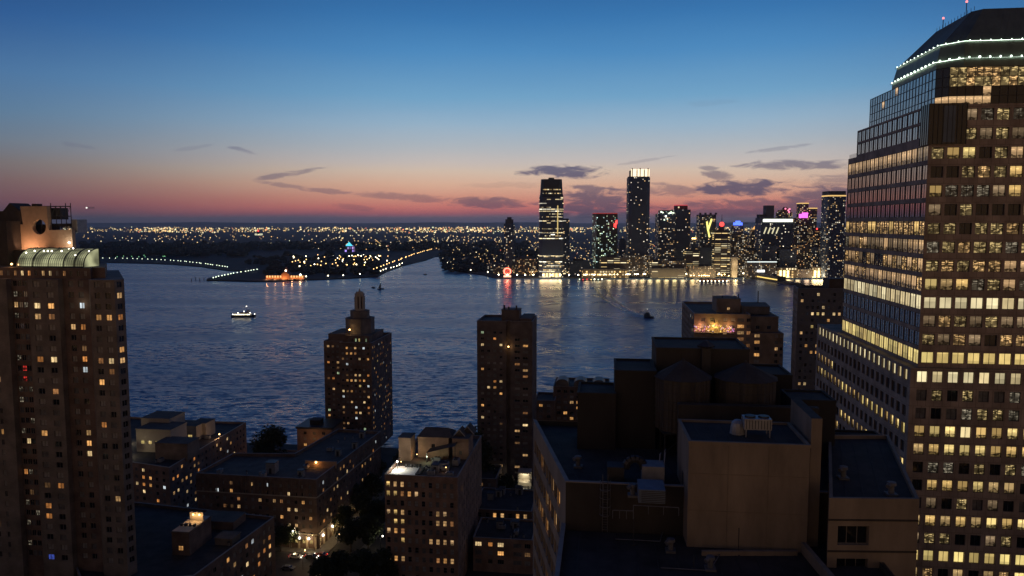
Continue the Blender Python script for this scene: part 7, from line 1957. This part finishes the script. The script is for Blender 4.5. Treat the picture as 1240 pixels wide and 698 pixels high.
sp_ = MB(); sp_.tube((0, 0, 0), (0, 0, 6.2), .09, 6, 0, .06); sp_.tube((0, 0, 6.2), (.9, 0, 6.6), .05, 5)
hd = MB(); hd.ball((1.0, 0, 6.45), .26, 0, 8, 5)
pm1, hm1 = sp_.mesh('pole', DARKM), hd.mesh('lamp_head', LAMPO)
hmW = hd.mesh('lamp_head', LAMPW)
for px, py, me_, lab, pw in ((367, 690, hm1, 'orange street lamp in front of the taxi at the crossing', 300), (461, 672, hmW, 'white street lamp at the left foot of the narrow windowed brick house', 170), (352, 664, hmW, 'white street lamp among the small trees left of the arcade', 420), (404, 640, hm1, 'orange street lamp under the trees on the street to the river', 160), (437, 606, hmW, 'white street lamp farthest up the street to the river', 160)):
    q = pz(px, py, GZ + .1); t = thing('street_lamp', lab, 'street lamp', (q.x, q.y, GZ + .1), uni(-1, 1))
    for nm, me in (('pole', pm1), ('lamp_head', me_)): o = bpy.data.objects.new(nm, me); C.objects.link(o); o.parent = t
    ll = lamp_light(None, (1.0, 0, 6.0), (1., .62, .28) if me_ is hm1 else (1., .92, .7), pw*1.5, .2); ll.parent = t

# ---- trees: trunk, limbs, and a crown of leaf clumps
LEAF = pm('leaves', (.05, .062, .030), .8, .55, .9); BARK = pm('bark', (.10, .075, .055), .9, .3, 2.)
def tree_mesh(seed, h, rad, n_, pointed=False, leaf=.45):
    r = random.Random(seed); tk = MB(); cr = MB(); th = h*.32
    tk.tube((0, 0, 0), (0, 0, th), h*.03, 8, 0, h*.02); tk.tube((0, 0, th), (r.uniform(-.3, .3), r.uniform(-.3, .3), h*.8), h*.02, 6, 0, h*.005)
    cl = []
    for k in range(13 if not pointed else 16):
        a, t_ = r.random()*6.283, r.random()
        z = th + (h - th)*(.12 + .82*t_); rr = rad*(math.sin(math.pi*min(1, .18 + .8*t_)) if not pointed else (1.05 - t_))*r.uniform(.35, .85)
        p = Vector((rr*math.cos(a), rr*math.sin(a), z)); tk.tube((0, 0, th*r.uniform(.8, 1.5)), p, h*.009, 5, 0, h*.003); cl.append((p, rad*r.uniform(.32, .58)*(1 if not pointed else .75)))
    cl.append((Vector((0, 0, h*.9)), rad*(.4 if not pointed else .22)))
    for k in range(n_):
        c, R_ = r.choice(cl); d = Vector((r.gauss(0, 1), r.gauss(0, 1), r.gauss(0, .8))).normalized()*R_*(r.random()**.4)
        p = c + d; s = leaf*r.uniform(.6, 1.4); a = Vector((r.gauss(0, 1), r.gauss(0, 1), r.gauss(0, .7))).normalized(); b = a.cross(Vector((r.gauss(0, 1), r.gauss(0, 1), r.gauss(0, 1)))).normalized()
        cr.face([p - a*s, p + b*s*.5, p + a*s, p - b*s*.5])
    return tk.mesh('trunk', BARK), cr.mesh('crown', LEAF, weld=False)
TM = [tree_mesh(1, 12, 5.2, 3600), tree_mesh(2, 10, 4.4, 3000), tree_mesh(3, 16, 7., 5200), tree_mesh(4, 13, 3.2, 2600, True)]
def tree(k, px, py, s, label, group=None, z=None):
    z = GZ if z is None else z
    q = pz(px, py, z); t = thing('broadleaf_tree' if k != 3 else 'conifer_tree', label, 'tree', (q.x, q.y, z), rnd()*6.28, group)
    for nm, me in zip(('trunk', 'crown'), TM[k]): o = bpy.data.objects.new(nm, me); C.objects.link(o); o.parent = t; o.scale = (s, s, s*uni(.92, 1.1))
tree(2, 332, 580, 1.4, 'big round dark tree against the river left of the orange brick house')
for px, py, s in ((425, 668, 1.), (446, 668, 1.05), (418, 646, .9), (440, 640, 1.05), (457, 640, 1.), (433, 622, .95), (450, 612, 1.), (445, 596, .9), (458, 590, .95)):
    tree(random.choice((0, 1)), px, py, s, 'dark street tree in the row between the arcade and the narrow windowed brick house', 'street trees opposite the arcade')
for px, py, s in ((412, 712, .95), (440, 716, 1.05), (464, 718, 1.), (392, 720, .9)):
    tree(0, px, py, s, 'dark round tree at the lowest edge of the view below the crossing', 'trees below the crossing')
for px, py, s in ((340, 668, .8), (352, 663, .75), (362, 662, .7)):
    tree(1, px, py, s, 'small lamp lit tree beside the white street lamp left of the arcade', 'lamp lit trees left of the arcade')
for px, py, s, k, lab in ((497, 586, 1.5, 3, 'pointed dark tree behind the rose tan penthouses, left one'), (526, 588, 1.75, 3, 'taller pointed dark tree rising behind the hipped penthouse roof'), (488, 588, 1.1, 0, 'rounded dark tree low behind the small tan penthouse'), (569, 590, 1.45, 2, 'broad dark tree beside the slab tower on the river side'), (580, 596, 1.2, 0, 'dark tree at the left foot of the slab tower'),
        (600, 600, .9, 1, 'small dark tree before the dim brick house under the slab tower'), (615, 604, .9, 1, 'small dark tree left of the bright entrance canopy'), (300, 586, .8, 1, 'small dark tree at the far corner of the river block'), (306, 590, .7, 0, 'low dark tree left of the big round one')):
    tree(k, px, py, s, lab)
for k in range(9):
    tree(random.choice((0, 1)), 476 + 13*k, 570 + 3*(k % 2), uni(.7, 1.), 'dark riverside tree partly hidden behind the penthouses', 'riverside trees behind the penthouses') if k > 2 else tree(1, 165 + 30*k, 548, .7, 'dark riverside tree beyond the pale penthouses', 'riverside trees beyond the pale penthouses')

# ------------------------------------------------------------------ the evening air
def haze():
    m = bpy.data.materials.new('haze'); m.use_nodes = True; n, l = m.node_tree.nodes, m.node_tree.links; n.clear()
    o = n.new('ShaderNodeOutputMaterial'); v = n.new('ShaderNodeVolumePrincipled')
    v.inputs['Color'].default_value = (.9, .9, .97, 1); v.inputs['Density'].default_value = 2.8e-5; v.inputs['Anisotropy'].default_value = .65
    l.new(v.outputs[0], o.inputs['Volume'])
    mb = MB(); x, y0, y1, z0, z1 = 45000, -1200, 26000, -4, 272
    mb.prism([Vector((-x, y0)), Vector((x, y0)), Vector((x, y1)), Vector((-x, y1))], z0, z1, 0, bottom=True)
    tag(mb.build('haze', m), 'thin blue evening haze over the river and the far shore', None, None, 'stuff')
haze()
